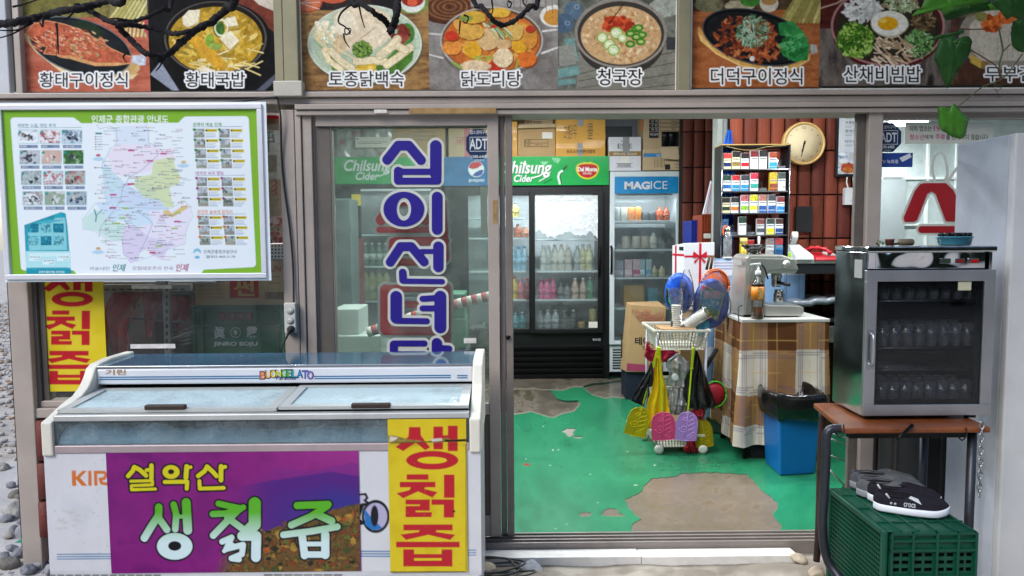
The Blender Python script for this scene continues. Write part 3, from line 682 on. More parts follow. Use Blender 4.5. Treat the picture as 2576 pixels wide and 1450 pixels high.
def p_3(A):
 A.noise(756,-45,1079,228,['#6a4c30','#8d6a42','#a5804f','#7a5a38'],50,3,3)
 A.rect(220,-160,900,90,'#2c2422',var=.5);A.ell(280,20,125,90,'#b05038');A.ell(280,20,112,78,'#cc7450',var=.2)
 for q in(-60,0,60):A.line([(220,30),(380,20+q)],6,'#e8c8b0')
 A.ell(500,-20,120,50,'#c05a3c');A.ell(1180,40,150,80,'#7a8a42',var=.3);A.ell(1180,20,108,90,'#d8dcd0');A.ell(1180,0,95,60,'#8c2a1c',var=.4);A.ell(1180,20,45,35,'#d05a3c')
 A.rect(820,-160,1070,120,'#201c1c')
 A.ell(780,395,492,345,'#5e5238');A.ell(770,378,490,335,'#d6dccc');A.ell(770,376,480,326,'#b9c8b0');A.ell(770,380,440,290,'#a9bba0',var=.08,vs=40)
 A.poly([(310,330),(420,420),(500,620),(700,680),(1050,650),(1180,520),(1190,440),(1100,360),(900,560),(600,600)],'#4c7a2e',var=.4,vs=14)
 A.ell(1130,290,70,90,'#4a7c33',var=.4)
 A.poly([(500,120),(640,50),(850,60),(980,120),(1010,240),(960,360),(850,430),(700,470),(600,430),(520,320)],'#d9c8aa',var=.22,vs=22)
 A.poly([(740,320),(860,200),(980,230),(1000,320),(900,370),(790,370)],'#e2d3b6',var=.15,vs=12);A.line([(735,330),(860,240)],8,'#a88e68')
 A.ell(600,200,90,110,'#e6dac0',var=.1);A.ell(560,380,60,80,'#cdb48e',var=.2)
 A.scatter(40,430,270,90,90,(14,36),['#e6dcbe','#d6c698','#f0e8cf'],1.4,None,8)
 A.scatter(30,1075,300,80,70,(20,40),['#7a3026','#5d211c','#93443a'],1.3,None,9)
 for pts,w_ in(([(420,430),(460,520),(570,600)],45),([(480,440),(560,520),(660,590)],55),([(700,530),(830,520),(940,530)],62),([(960,560),(1060,490),(1160,410)],62),([(900,480),(1000,400),(1050,340)],70),([(1060,400),(1120,430)],60)):
  A.line(pts,w_+8,'#a89060');A.line(pts,w_,'#e0d2ac',var=.18)
 for i in range(12):r=random.Random(i);A.line([(450+i*4,440),(400-i*5+r.uniform(-20,20),340),(370+r.uniform(-70,60),240+r.uniform(0,60))],7,'#d8c898')
 A.line([(480,370),(600,460),(720,520)],14,'#d9c89a')
 A.ell(750,425,85,75,'#5f7f34',rough=.5,var=.5,vs=5);A.scatter(110,750,425,80,68,(5,14),['#7d9c48','#47662a','#8fae58','#35501f'],1.2,None,10)
 A.scatter(24,780,600,100,40,(18,30),['#d2ac3c','#c29a2c','#e0c25c'],1.1,None,11)
picture(756,1078.5,227,'menu picture of whole white chicken and ginseng on a pale plate',c2_,.293,p_3,'토종닭백숙',(462,612,1108,745))
def p_4(A):
 A.noise(1078,-45,1404,228,['#6a6560','#7f7b76','#8d8984','#5d5a56'],60,5)
 A.ell(1480,60,260,150,'#4a2a1c',var=.4);
 for i in range(9):A.ell(1500,60,230-i*24,125-i*13,'#84583a' if i%2 else '#5d3722',ring=10,var=.3)
 A.rect(1680,-150,2430,60,'#97928c',var=.2);A.ell(2400,140,125,95,'#d8d6cc');A.ell(2400,150,95,70,'#c18a3c')
 for i in range(8):A.line([(1990+i*55,-40),(2000+i*55,60+i*8)],5,'#4a4642')
 A.line([(1325,290),(1440,300)],14,'#c9c6c0');A.line([(1325,470),(1440,500)],14,'#c9c6c0');A.line([(2300,270),(2420,255)],16,'#d2cfc8');A.line([(2290,460),(2425,410)],16,'#d2cfc8')
 A.ell(1860,400,435,285,'#6f675e',var=.2);A.ell(1860,350,442,292,'#b5aea4');A.ell(1860,348,428,278,'#5c4a3c');A.ell(1860,355,415,262,'#b8622c',var=.35,vs=16)
 A.scatter(120,1860,350,360,210,(25,70),['#c98a34','#d69c48','#b8702c','#c4783a','#e0b058','#a85a26'],1.6,None,12)
 for cx,cy,rx,ry,cl in((1520,410,85,62,'#d98a3c'),(1700,430,75,72,'#d6a02c'),(2100,390,70,72,'#cf9a2a'),(2160,510,85,70,'#cc6a2c'),(1520,310,62,42,'#c23a24'),(1900,560,60,60,'#b83424'),(1830,340,95,95,'#d2b07c'),(1960,380,70,45,'#c9a676'),(1960,500,85,80,'#dcc8a2'),(1720,570,130,52,'#d8c09a'),(1680,270,110,75,'#cfa04a'),(1700,150,110,55,'#c9a23c'),(1930,110,90,42,'#d6a83c'),(2060,270,70,80,'#cda65a'),(2190,330,60,90,'#c98a3a'),(2190,250,40,30,'#b23828')):
  A.ell(cx+6,cy+9,rx,ry,'#7a3c1a',rough=.25);A.ell(cx,cy,rx,ry,cl,rough=.25,var=.22,vs=10)
 for i in range(16):r=random.Random(i+50);x=1780+r.uniform(0,150);A.line([(x,190+r.uniform(-20,30)),(x+110,270+r.uniform(-10,80))],10,r.choice(['#8faf7c','#6f9460','#c9d6b2','#4f7448']))
 A.poly([(1825,250),(1870,210),(1925,205),(1900,240)],'#b23a28');A.ell(1790,500,85,22,'#a3a84c',ring=14);A.ell(1640,160,60,25,'#7f9440',var=.2);A.line([(1530,540),(1600,585)],26,'#8ba04c');A.line([(2085,520),(2070,590)],18,'#8ba04c')
picture(1078.5,1403.5,226,'menu picture of orange braised chicken with potatoes in a metal pot',c2_,.293,p_4,'닭도리탕',(1600,610,2112,745))
def p_5(A):
 A.noise(1403,-45,1700,226,['#4c4f48','#62665e','#777a70','#3e423c'],40,6)
 for i in range(5):A.line([(60,560+i*60),(1090,340+i*90)],5,'#23241f')
 A.poly([(230,480),(1090,380),(1090,780),(230,780)],'#7b7a70',var=.2,vs=30)
 for i in range(4):A.line([(240,640+i*60),(1090,440+i*95)],5,'#2c2c27')
 for pts in([(66,600),(250,560),(255,640),(66,680)],[(120,340),(210,330),(240,520),(200,540)],[(66,690),(220,680),(220,720),(70,740)]):A.poly(pts,'#6d9490',var=.2,vs=14)
 A.poly([(75,400),(210,380),(225,550),(80,570)],'#8a8c82',var=.1)
 A.ell(200,90,80,78,'#546a7c',var=.25);A.ell(120,200,85,85,'#4a5f74',var=.25);A.ell(230,60,22,20,'#93a5b2',ring=6);A.ell(150,200,24,20,'#8c9eac',ring=6)
 A.ell(980,60,130,90,'#9aa096',rough=.5,var=.3);A.rect(1000,320,1090,430,'#3a3d40')
 A.ell(610,360,370,290,'#35312c',var=.3);A.ell(608,285,396,302,'#8b857c',var=.1);A.ell(608,290,372,278,'#3b3733');A.ell(610,305,345,250,'#c2a074',var=.16,vs=14)
 A.scatter(210,610,305,330,235,(6,22),['#d2b48c','#b28a5c','#a87c4c','#dcc6a0','#c09468'],1.3,None,13)
 A.scatter(30,580,210,115,65,(22,44),['#b23c22','#98301c','#c4522e'],1.3,None,14)
 for cx,cy in((740,250),(790,300),(690,290),(740,320),(690,380),(780,360),(760,240)):A.ell(cx,cy,44,32,'#3f7a24',var=.4);A.ell(cx,cy,22,14,'#a8be70')
 for cx,cy,r_ in((450,325,48),(570,285,55),(510,385,52),(545,430,52),(620,330,40)):A.ell(cx,cy,r_,r_*.95,'#7fa63c');A.ell(cx,cy,r_*.8,r_*.76,'#cfdcae',var=.1);A.ell(cx,cy,r_*.35,r_*.3,'#eef0dc',ring=8)
 A.line([(630,40),(510,200)],9,'#1c1410')
picture(1403.5,1701,225,'menu picture of brown soybean stew with green onion in a stone bowl',c3,.293,p_5,'청국장',(408,592,795,735))
def p_6(A):
 A.noise(1740,-45,2062,222,['#7d4526','#94562e','#a5643a','#8a4c2a'],60,8,4)
 A.poly([(1220,-150),(2330,-150),(2330,80),(1220,100)],'#4a3a26',var=.5);A.ell(1370,30,120,80,'#6c6a50',rough=.4,var=.4);A.ell(1630,50,130,45,'#a8a082',rough=.4,var=.3);A.ell(1720,0,90,60,'#3f7d30',var=.3)
 A.ell(1880,30,80,75,'#c9c2b0');A.ell(1880,5,66,42,'#a8804a')
 for i in range(11):A.line([(1980+i*32,190),(2120+i*26,-30)],26,random.choice(['#a89f5c','#c2b874','#8c8448']),var=.2)
 A.poly([(1265,250),(1300,330),(1430,450),(1650,560),(1850,600),(2090,590),(2235,500),(2240,460),(2000,560),(1700,540),(1400,380),(1280,230)],'#c99a50',var=.2)
 A.poly([(1265,270),(1290,350),(1430,470),(1650,580),(1850,618),(2090,605),(2225,520),(2235,500),(2090,585),(1850,600),(1650,560),(1430,450)],'#e0bc74')
 A.ell(1765,322,470,232,'#43464a',rot=14);A.ell(1765,320,458,220,'#101113',rot=14);A.ell(1765,322,430,196,'#1d1e20',rot=14,var=.4)
 A.scatter(210,1680,320,260,180,(12,42),['#7d3c22','#93492a','#6a2c1a','#a85a34','#5d2418','#c07a48'],2.4,None,15)
 A.scatter(60,1820,420,160,120,(14,34),['#93492a','#a85a34','#7d3c22','#c0683a'],2.2,None,16)
 A.scatter(170,1740,270,140,130,(10,30),['#6f9a7c','#8fb394','#54805f','#a9c7ac','#3f6a4c'],3.2,None,17)
 A.poly([(1960,200),(2080,180),(2180,280),(2230,400),(2210,520),(2100,530),(2000,480),(1970,380),(2040,320),(1970,300)],'#2e8040',var=.5,vs=12)
 A.scatter(60,2100,400,110,110,(16,44),['#3a9450','#57a868','#22662f','#2e8040'],2,None,18)
 A.poly([(2235,380),(2290,390),(2300,450),(2240,470)],'#a9a9a4',var=.2);A.ell(1735,505,22,22,'#d6d6d0')
picture(1742,2062.5,221,'menu picture of red stir fried roots with lettuce on a black plate',c3,.293,p_6,'더덕구이정식',(1382,585,2168,728))
def p_7(A):
 A.noise(2062,-45,2391,222,['#3a3330','#5d554f','#6f675f','#2c2624'],26,9,.35)
 A.rect(228,-160,560,330,'#4a1f18',var=.4);A.line([(225,100),(420,40),(560,-40)],18,'#b08f82')
 A.ell(1010,370,640,430,'#50171a',var=.2);A.ell(1010,300,655,462,'#a07a74');A.ell(1010,300,630,440,'#4f1c1e');A.ell(1010,320,600,400,'#2e2a20',var=.4)
 A.scatter(140,740,120,220,130,(14,60),['#c9c9c2','#dcdcd6','#a8aaa4','#b8bcb8'],2.2,None,19)
 A.scatter(120,1160,60,200,80,(14,44),['#a8b890','#c4cfb0','#7d9468','#8f7a5c'],2.4,None,20)
 A.scatter(120,1420,240,130,120,(12,40),['#4c3a26','#6a5438','#2c2218','#8c7858'],2.6,None,21)
 A.scatter(330,640,470,210,200,(10,42),['#4c7a24','#6fa034','#8fb848','#2f5518','#3c6a20','#a5c466'],1.8,None,22)
 A.scatter(200,1370,500,170,150,(10,38),['#4c7a3c','#7fa86c','#a0c08a','#2f5526','#5f9048'],2.4,None,23)
 for i in range(60):
  r=random.Random(i+80);x,y=r.uniform(830,1220),r.uniform(420,560)if i<34 else r.uniform(600,720);a=r.uniform(-.9,1.4)
  A.line([(x,y),(x+40,y+50*a),(x+90,y+90*a)],r.uniform(14,26),r.choice(['#c9b292','#b89c7c','#dccab0','#9a8062']))
 A.ell(1030,280,214,148,'#b0ab90',rough=.12);A.ell(1028,270,208,142,'#dddccf',rough=.1,var=.06);A.ell(1012,272,118,78,'#d9a018',rough=.12,var=.14);A.ell(960,240,40,24,'#ecc75c')
picture(2062.5,2390.5,216,'menu picture of vegetable rice with a fried egg in a dark red bowl',c4,.2188,p_7,'산채비빔밥',(500,762,1390,952))
def p_8(A):
 A.noise(2390,-45,2640,214,['#3a2620','#4c342a','#62463a','#2a1a16'],40,10)
 A.ell(2320,420,530,420,'#3c3834');A.ell(2330,420,505,395,'#8c8478',var=.1);A.poly([(1850,700),(2200,800),(2700,820),(2700,980),(1800,980)],'#4c3226',var=.3)
 A.poly([(1945,300),(2130,100),(2700,100),(2700,700),(2050,700),(1960,520)],'#b7b0a0',var=.12,vs=20)
 A.poly([(1950,620),(2090,700),(2080,790),(1960,720)],'#c0a044');A.poly([(2085,700),(2170,720),(2160,800),(2080,790)],'#8c6c38')
 for q in(2280,2340,2400,2460,2520):A.line([(q,400),(q-20,700)],6,'#8f887a')
 A.scatter(130,2200,270,110,90,(14,44),['#c4622a','#a84a1c','#d87c3a','#8f3a18'],1.6,None,24);A.scatter(90,2400,180,110,80,(14,44),['#c4622a','#a84a1c','#d87c3a'],1.6,None,25)
 A.ell(2080,190,70,60,'#7d7a42',var=.3);A.ell(1880,130,160,70,'#6a5c42',rough=.4,var=.4)
picture(2390.5,2640,213.5,'menu picture of pale tofu slabs with orange kimchi, rightmost of all',c4,.2188,p_8,'두부김치',(2125,762,2880,940))
# ---------------------------------------------------------------- tourist map board
A=Art(0,258,676,708,'#f4f8fa')
def cb(x,y):return(x/3.0740,251.6+y/3.0740)
A.T,A.k=cb,1/3.074
A.poly([(22,88),(1975,72),(2030,1345),(118,1348)],'#86b83a',grow=8)
def rpoly(pts,col,r_):A.poly(pts,col,grow=r_)
body=[(110,165),(560,165),(620,210),(1390,206),(1440,158),(1895,155),(1950,1265),(1560,1285),(1520,1345),(630,1345),(580,1290),(190,1290)]
A.poly(body,'#eef4f8',grow=9.5)
A.poly([(600,1296),(560,1296),(600,1350),(640,1350)],'#eef4f8')
w=A.win(0,258,676,708,0)
A.text('인제군 종합관광 안내도',708,118,1302,182,'#ffffff',bold=.014,grow=.2)
A.text('짜릿한 스릴, 멋진 추억',136,184,430,214,'#2b7f8c',bold=.012);A.line([(140,217),(630,213)],2.5,'#4a8a9a')
A.text('문화와 예술 인제',1492,176,1712,206,'#3f8a3c',bold=.014);A.line([(1495,209),(1870,207)],2.5,'#3a6a9a')
A.text('대자연 속의 힐링',1512,552,1728,582,'#b0489a',bold=.014);A.line([(1512,586),(1890,583)],2.5,'#3a6a9a')
A.text('편안한 숲속의 잠자리',1526,852,1796,882,'#e07a3c',bold=.014);A.line([(1526,886),(1902,883)],2.5,'#3a6a9a')
caps=['번지점프','슬링샷','스캐드다이빙','카약타기','내린천래프팅','스카이집라인','서바이벌게임','리버버깅','수륙양용차','산악오토바이','카트레이싱','아이언하늘']
for i in range(12):
 cx,cy=i%3,i//3;x,y=143+cx*169+cy*12,235+cy*159;r=random.Random(i+3)
 pal=[['#f2f4f6','#d8dfe4','#8a7a70'],['#f4eeee','#d8c8cc','#b0626a'],['#cfdde8','#93a8b8','#6f7f8c'],['#c9ccd2','#8f949c','#5d6168'],['#d8b0a0','#c9c0b8','#eee0d8'],['#3f6a3c','#5a8450','#a8c0a0'],['#b8c8c8','#8c8f94','#d0d4d4'],['#c9dce0','#c26a6a','#dfe8ec'],['#a8c0b8','#c08080','#687a70'],['#e8ecee','#8f8a88','#d2d6da'],['#98b098','#a8a8a0','#d8dcd8'],['#98b4c8','#c8c4b8','#5d7a98']][i]
 A.rect(x,y,x+150,y+100,'#a8d0d8',grow=1.6);xx,yy=cb(x,y);A.noise(xx,yy,xx+150/3.074,yy+100/3.074,[pal[1],pal[0],pal[0],pal[1],pal[2]],14,60+i)
 A.scatter(9,x+75,y+60,50,24,(8,20),[pal[2],pal[1],'#3a3f48','#b04a50' if i in(1,4,7,8)else '#4a4f58'],1.5,None,70+i)
 A.ell(x+12,y+14,11,11,'#2f9a94');A.rect(x+6,y+114,x+150,y+138,'#6f83a0');A.text(caps[i],x+14,y+118,x+14+13*len(caps[i]),y+134,'#eef2f6',bold=.01)
 A.line([(x+100,y+121),(x+144,y+121)],2,'#c4cede');A.line([(x+100,y+130),(x+144,y+130)],2,'#c4cede')
A.poly([(905,205),(1130,196),(1150,260),(1150,330),(1200,345),(1230,400),(1330,400),(1350,440),(1350,480),(860,480),(830,430),(905,340),(880,260)],'#e2eaf6')
A.line([(745,190),(770,225),(850,205),(900,225),(905,300),(895,345),(850,380),(830,430),(790,500),(800,600),(810,700)],3,'#93a8b8')
A.line([(1130,196),(1150,260),(1150,335),(1190,345),(1215,380),(1240,395)],3,'#93a8b8')
A.poly([(830,440),(870,360),(960,340),(1080,350),(1230,360),(1250,400),(1330,365),(1350,440),(1250,500),(1130,560),(960,600),(880,560)],'#f0e6f2')
A.poly([(800,480),(900,580),(970,650),(1060,700),(1200,750),(1320,780),(1300,860),(1100,900),(900,920),(810,760)],'#d4e2f4')
A.poly([(790,520),(850,540),(920,610),(940,700),(830,730),(800,640)],'#cfe6ee')
A.poly([(1190,470),(1340,440),(1355,520),(1400,600),(1380,650),(1310,680),(1330,780),(1350,830),(1280,830),(1240,780),(1110,750),(1060,640),(1040,600),(1170,580)],'#dbe5b8')
A.poly([(1010,640),(1110,640),(1200,700),(1220,740),(1100,740),(1070,700)],'#d2e0bc')
A.poly([(640,920),(720,860),(800,850),(860,930),(960,960),(1020,1080),(950,1090),(860,1090),(740,1010),(650,1000)],'#d2eae4')
A.poly([(740,800),(850,780),(1000,830),(1180,860),(1190,960),(1040,980),(960,940),(830,930)],'#d6e8f6')
A.poly([(1140,860),(1250,850),(1330,860),(1450,800),(1480,880),(1450,1000),(1420,1080),(1440,1120),(1330,1140),(1130,1080),(1030,1000),(1190,950)],'#efe8f6')
A.poly([(1260,860),(1300,850),(1330,880),(1400,830),(1450,810),(1450,840),(1380,880),(1330,910),(1270,890)],'#e3c98c')
A.poly([(940,1080),(960,980),(1050,970),(1150,1060),(1240,1080),(1340,1120),(1290,1170),(1260,1240),(1170,1200),(1150,1150),(1080,1180),(1070,1240),(1010,1265),(950,1190)],'#e2d8ee')
for pts in([(640,920),(740,800),(860,790),(900,860),(820,930)],[(1010,830),(1180,840),(1320,840),(1420,780),(1470,820),(1490,900),(1440,1000),(1430,1110),(1320,1150),(1170,1210),(1060,1250),(960,1200),(940,1080),(850,1095),(720,1010),(640,1000),(640,920)],[(860,640),(940,700),(1100,760),(1200,760),(1320,800)]):
 A.line(pts,2.2,'#a9b4c4')
A.line([(730,850),(745,900),(740,940)],10,'#4f9aa8');A.line([(790,850),(750,890)],6,'#4f9aa8')
A.line([(1210,380),(1220,430),(1100,540),(1000,600),(950,680),(930,790),(860,880),(780,980),(765,1060)],4,'#8fa8cc');A.line([(1050,860),(1150,920),(1180,960),(1130,1080),(1080,1180)],4,'#8fa8cc')
r=random.Random(9)
for i in range(330):
 x,y=r.uniform(740,1440),r.uniform(210,1240)
 if abs(x-1080)>380-(abs(y-700)*.2):continue
 wd=r.uniform(20,70);A.line([(x,y),(x+wd,y)],3.2,r.choice(['#7a8494','#93a0b0','#8c8494','#b08494','#6f9a94']))
 if r.random()<.4:A.ell(x-8,y,5,5,r.choice(['#b04a8a','#3a9a8c','#e08050','#4a7ab8','#505a64']))
for x,y,c in((990,385,'#c24a84'),(1240,410,'#c24a84'),(1135,465,'#c24a84'),(985,645,'#c24a84'),(850,728,'#c24a84'),(848,828,'#c24a84'),(1345,935,'#c24a84'),(1155,1175,'#c24a84'),(945,832,'#a8c46a'),(920,908,'#a8c46a'),(880,950,'#a8c46a'),(1350,868,'#a8c46a'),(1325,988,'#a8c46a'),(1203,1126,'#a8c46a'),(738,254,'#3a8a8a')):A.rect(x,y,x+50,y+13,c)
for i in range(6):A.ell(740,284+i*20,6,5,['#8c2a6a','#3a8a6a','#c06a5a','#3a7a8a','#c24a84','#7aa83c'][i]);A.line([(752,284+i*20),(790,284+i*20)],3,'#8a8f98')
for s_,x,y in(('서화면',1050,360),('북면',1040,620),('인제읍',995,708),('남면',812,988),('상남면',1052,1034),('기린면',1222,924)):A.text(s_,x,y,x+18*len(s_)-4,y+16,'#50586a',bold=.01)
for x,y,c in((760,440,'#c24a5a'),(1420,492,'#e0b060'),(760,1160,'#e0a04a')):A.ell(x,y+18,45,14,'#b8d8ec',rough=.4);A.ell(x,y,20,18,'#c8dcea');A.ell(x,y-12,17,9,c)
def col3(n,x0,y0,dy,cnum,seed,sk=10):
 for i in range(n):
  cx,cy=i%2,i//2;x,y=x0+cx*195+cy*sk*.62,y0+cy*dy;xx,yy=cb(x,y);rr=random.Random(seed+i)
  A.noise(xx,yy,xx+78/3.074,yy+66/3.074,[['#8f9aa0','#c9d0d2','#5f665f'],['#7d8f7a','#b8c4c0','#54604c'],['#9aa0a8','#cfd4d8','#6a6f78']][rr.randrange(3)],12,seed+i)
  A.poly([(x,y+44),(x+78,y+38),(x+78,y+66),(x,y+66)],rr.choice(['#8c8f86','#9aa08c','#a39c8f']),var=.3,vs=6)
  A.ell(x-2,y+4,11,11,cnum);A.rect(x+85,y,x+176,y+22,'#d6c23c');A.ell(x+94,y+11,7,7,'#2c2a1c');A.line([(x+106,y+11),(x+165,y+11)],5,'#8a7a2c')
  for k in range(5):A.line([(x+86,y+32+k*8),(x+86+rr.uniform(50,90),y+32+k*8)],2.2,'#a0a8b0' if k<3 else '#5a7ab0')
col3(8,1503,226,79,'#3a8a4a',100);col3(6,1522,602,78,'#a03a8a',120);col3(6,1536,900,78,'#d8702c',140)
A.text('인제군종합관광안내',1575,1160,1830,1190,'#2a3038',bold=.006);A.text('☎033-460-2170',1588,1200,1820,1226,'#2a3038',bold=.006)
A.ell(1525,1175,30,26,'#8cc4dc',var=.1);A.ell(1525,1190,24,18,'#e8f2f6');A.ell(1525,1218,20,12,'#7ab8d8')
A.text('하늘내린',694,1290,850,1318,'#5a6a8c',bold=.0,shear=.2);A.text('인제',872,1270,975,1328,'#2f8a8c',bold=.02,shear=.25);A.text('모험레포츠의 천국',1022,1288,1338,1318,'#7a3a72',bold=.0,shear=.1);A.text('인제',1362,1268,1462,1328,'#b0486a',bold=.02,shear=.25)
lf=[(188,968),(470,868),(508,878),(522,980),(550,1345),(205,1345)]
A.poly(lf,'#2fa0b4',var=.2,vs=20);A.poly([(215,960),(500,905),(520,1160),(230,1160)],'#4fb4c4',var=.15);A.poly([(215,985),(505,930),(520,1160),(225,1165)],'#8fd4dc',var=.06)
A.text('신고하십시다',420,912,505,930,'#e8f8fa',bold=.01)
for i in range(6):x,y=220+(i%3)*97,960+(i//3)*98;xx,yy=cb(x,y);A.noise(xx,yy,xx+26,yy+22,[['#2f8fa8','#1f7088','#4fb4c4'],['#3fa0b0','#8fd4dc','#2f8090']][i%2],9,200+i)
A.rect(200,1170,545,1300,'#b8e8ec');A.poly([(225,1185),(540,1185),(540,1210),(225,1215)],'#d8f4f6')
for x,y,s_,n_ in((225,1205,'국가정보원','111'),(440,1205,'기무부대','1337'),(330,1232,'군부대','1338')):A.rect(x,y,x+90,y+42,'#e6f8fa');A.text(s_,x+5,y+4,x+84,y+19,'#2a6a80',bold=.01);A.text(n_,x+50,y+25,x+84,y+38,'#2a6a80')
A.line([(235,1300),(520,1298)],4,'#4fa8b8');A.rect(206,1316,552,1345,'#2a98b0');A.text('모두가 함께 하는 국가안보',300,1322,500,1340,'#f0fbfc',bold=.02)
MP=printed('board_print',.25,coat=.3)
t=thing('map_board','white and green tourist map board in an aluminium frame hung on the left window','map board',V(335,480,-.1))
A.a*=np.array([.94,.98,1.0])
A.mesh('map_print',-.104,MP,t,step=1.3,gain=.95)
mw=mat('board_frame','#d9dbe2',.4,.2,var=.06)
bx0,bx1,bz0,bz1=R(3,263,666,702,-.105)
fw=.023
MB().box(bx0,bx1,-.115,-.08,bz1-fw,bz1).box(bx0,bx1,-.115,-.08,bz0,bz0+fw).box(bx0,bx0+fw,-.114,-.08,bz0+fw,bz1-fw).box(bx1-fw,bx1,-.114,-.08,bz0+fw,bz1-fw).build('frame',mw,t,.003)
MB().box(bx0+.005,bx1-.005,-.1,-.075,bz0+.005,bz1-.005).build('back_board',mat('board_back','#77777a'),t)
MB().box(bx1-.3,bx1-.28,-.08,-.03,bz1-.2,bz1-.18).box(bx0+.3,bx0+.28,-.08,-.03,bz1-.2,bz1-.18).build('bracket',m_al2,t)
# ---------------------------------------------------------------- vinyl letters and stickers on the glass
def cd(x,y):return(691.8+x*.4338,264.2+y*.4338)
m_blue=mat('blue_vinyl','#2a1f86',.4,var=.05);m_red=mat('red_vinyl','#e01c28',.4,var=.05);m_wht=mat('white_vinyl','#c9cbc2',.5,var=.05)
LT={'blue':[
[('l',[(650,318),(714,236),(776,236),(846,320)],56),('l',[(932,238),(932,400)],66),('l',[(714,384),(714,438)],50),('l',[(714,442),(942,442)],40),('l',[(714,378),(740,388),(940,388)],36),('l',[(942,390),(942,440)],44)],
[('e',747,605,118,101,42,66),('l',[(940,535),(940,722)],62)],
[('l',[(668,912),(728,822),(790,822),(864,910)],52),('l',[(850,850),(940,850)],28),('l',[(947,822),(947,940)],60),('l',[(740,972),(742,1015)],44),('l',[(745,1022),(970,1025)],30)],
[('l',[(702,1112),(702,1235)],66),('l',[(705,1252),(880,1254)],34),('l',[(855,1125),(960,1118)],34),('l',[(855,1180),(960,1180)],34),('l',[(958,1112),(958,1290)],68)],
[('l',[(690,1383),(866,1383)],34),('l',[(688,1390),(688,1520)],46),('l',[(690,1440),(866,1440)],22),('l',[(690,1495),(866,1495)],30),('l',[(938,1382),(938,1560)],60),('l',[(950,1412),(1008,1414)],38)]],
'red':[
[('l',[(614,668),(690,560),(800,555),(872,668)],60),('l',[(605,724),(985,724)],36),('l',[(968,565),(985,890)],50),('l',[(700,790),(985,790)],50),('l',[(690,800),(690,900)],60),('l',[(690,912),(960,912)],40)],
[('l',[(640,1070),(640,1300)],60),('l',[(640,1310),(985,1312)],50),('l',[(640,1065),(990,1062)],42),('l',[(992,1060),(992,1380)],56),('l',[(750,1158),(850,1158)],40)]]}
names=['십','이','선','녀','탕']
t=thing('door_lettering','tall blue Korean letters with white outline down the left sliding door','lettering',V(1060,600,-.01))
for i,sh in enumerate(LT['blue']):
 cutout('letter_outline',sh,cd,.4338,6.6,-.004+.0002*i,m_wht,t)
 cutout('letter',sh,cd,.4338,0,-.0062,m_blue,t)
t=thing('door_lettering','red Korean letters half hidden behind the blue ones on the second door','lettering',V(1060,700,.05))
for i,sh in enumerate(LT['red']):
 cutout('letter_outline',sh,cd,.4338,6.6,.0515,m_wht,t);cutout('letter',sh,cd,.4338,0,.0495,m_red,t)
def cr(x,y):return(2012.6+x*.2603,251.6+y*.2603)
t=thing('window_lettering','red and white Korean letter stuck on the right window','lettering',V(2340,520,.01))
RS=[('p',[(1000,1140),(1110,880),(1160,815),(1200,805),(1410,805),(1480,870),(1520,950),(1600,1175),(1410,1175),(1310,910),(1270,885),(1230,910),(1130,1165),(1100,1180),(1010,1180)]),('l',[(1175,1253),(1560,1253)],66)]
cutout('letter_outline',RS,cr,.2603,6,.0165,m_wht,t,clip=(0,0,2440,2000));cutout('letter',RS,cr,.2603,0,.0145,mat('dark_red_vinyl','#a01620',.4),t)
cutout('ear_outline',[('l',[(1305,780),(1275,690),(1290,560),(1350,505),(1395,540),(1420,650),(1425,730),(1400,775)],26),('l',[(1425,780),(1440,770),(1500,680),(1560,620)],30)],cr,.2603,0,.0175,m_wht,t)
def octagon(cx,cy,rx,ry,Y,label,l,clipx=None):
 pts=[(cx+rx*math.cos(math.pi*(i/4+.125)),cy+ry*math.sin(math.pi*(i/4+.125)))for i in range(8)]
 if clipx:pts=[(max(clipx[0],min(clipx[1],x)),y)for x,y in pts]
 o=MB().prism([V(x,y,Y)for x,y in pts],(0,.0012,0)).build('sticker',mat('sticker_navy','#1d3354',.35),None);tag(o,label,'sticker')
 ring=[(cx+rx*.93*math.cos(math.pi*(i/4+.125)),cy+ry*.93*math.sin(math.pi*(i/4+.125)))for i in range(8)]
 mwt=mat('sticker_white','#d6dade',.4)
 if clipx is None or l:
  sq=MB();a=R(cx-rx*.62,cy-ry*.42,cx+rx*.66,cy-ry*.38,Y);
  for(x0,y0,x1,y1)in((-.64,-.44,.7,-.41),(-.64,.42,.7,.45),(-.64,-.41,-.61,.42),(.67,-.41,.7,.42)):
   if clipx:X0,X1=max(clipx[0],cx+rx*x0),min(clipx[1],cx+rx*x1)
   else:X0,X1=cx+rx*x0,cx+rx*x1
   if X1-X0>.3:a=R(X0,cy+ry*y0,X1,cy+ry*y1,Y-.0006);sq.box(a[0],a[1],Y-.0009,Y-.0002,a[2],a[3])
  sq.build('border',mwt,o)
 for s_,x0,y0,x1,y1,b in l:letters(o,s_,x0,y0,x1,y1,Y-.0012,mwt,bold=b)
 return o
octagon(1203,363,33,41,-.005,'blue octagonal security sticker at the top right of the left sliding door',[('캡스경비구역',1182,328,1227,338,.01),('ADT',1181,349,1226,376,.02),('1588-6400',1185,391,1225,398,.01),('고객센터',1193,401,1217,406,0)],(0,1227.5))
octagon(2232,346,38,40,.017,'blue octagonal security sticker at the upper left of the right window',[('스경비구역',2216,315,2253,325,.01),('ADT',2215,334,2256,358,.02),('1588-6400',2215,366,2250,374,.01),('고객센터',2222,377,2240,381,0)],(2214.5,2400))
a=R(2214.5,385,2296,421,.017);o=MB().box(a[0],a[1],.0165,.018,a[2],a[3]).build('sticker',mat('sticker_blue','#27458f',.35),None,.0005);tag(o,'blue rectangular camera warning sticker under the octagonal one','sticker')
letters(o,'CCTV 녹화중',2200,402,2260,412,.0155,mat('sticker_white'),bold=.012)
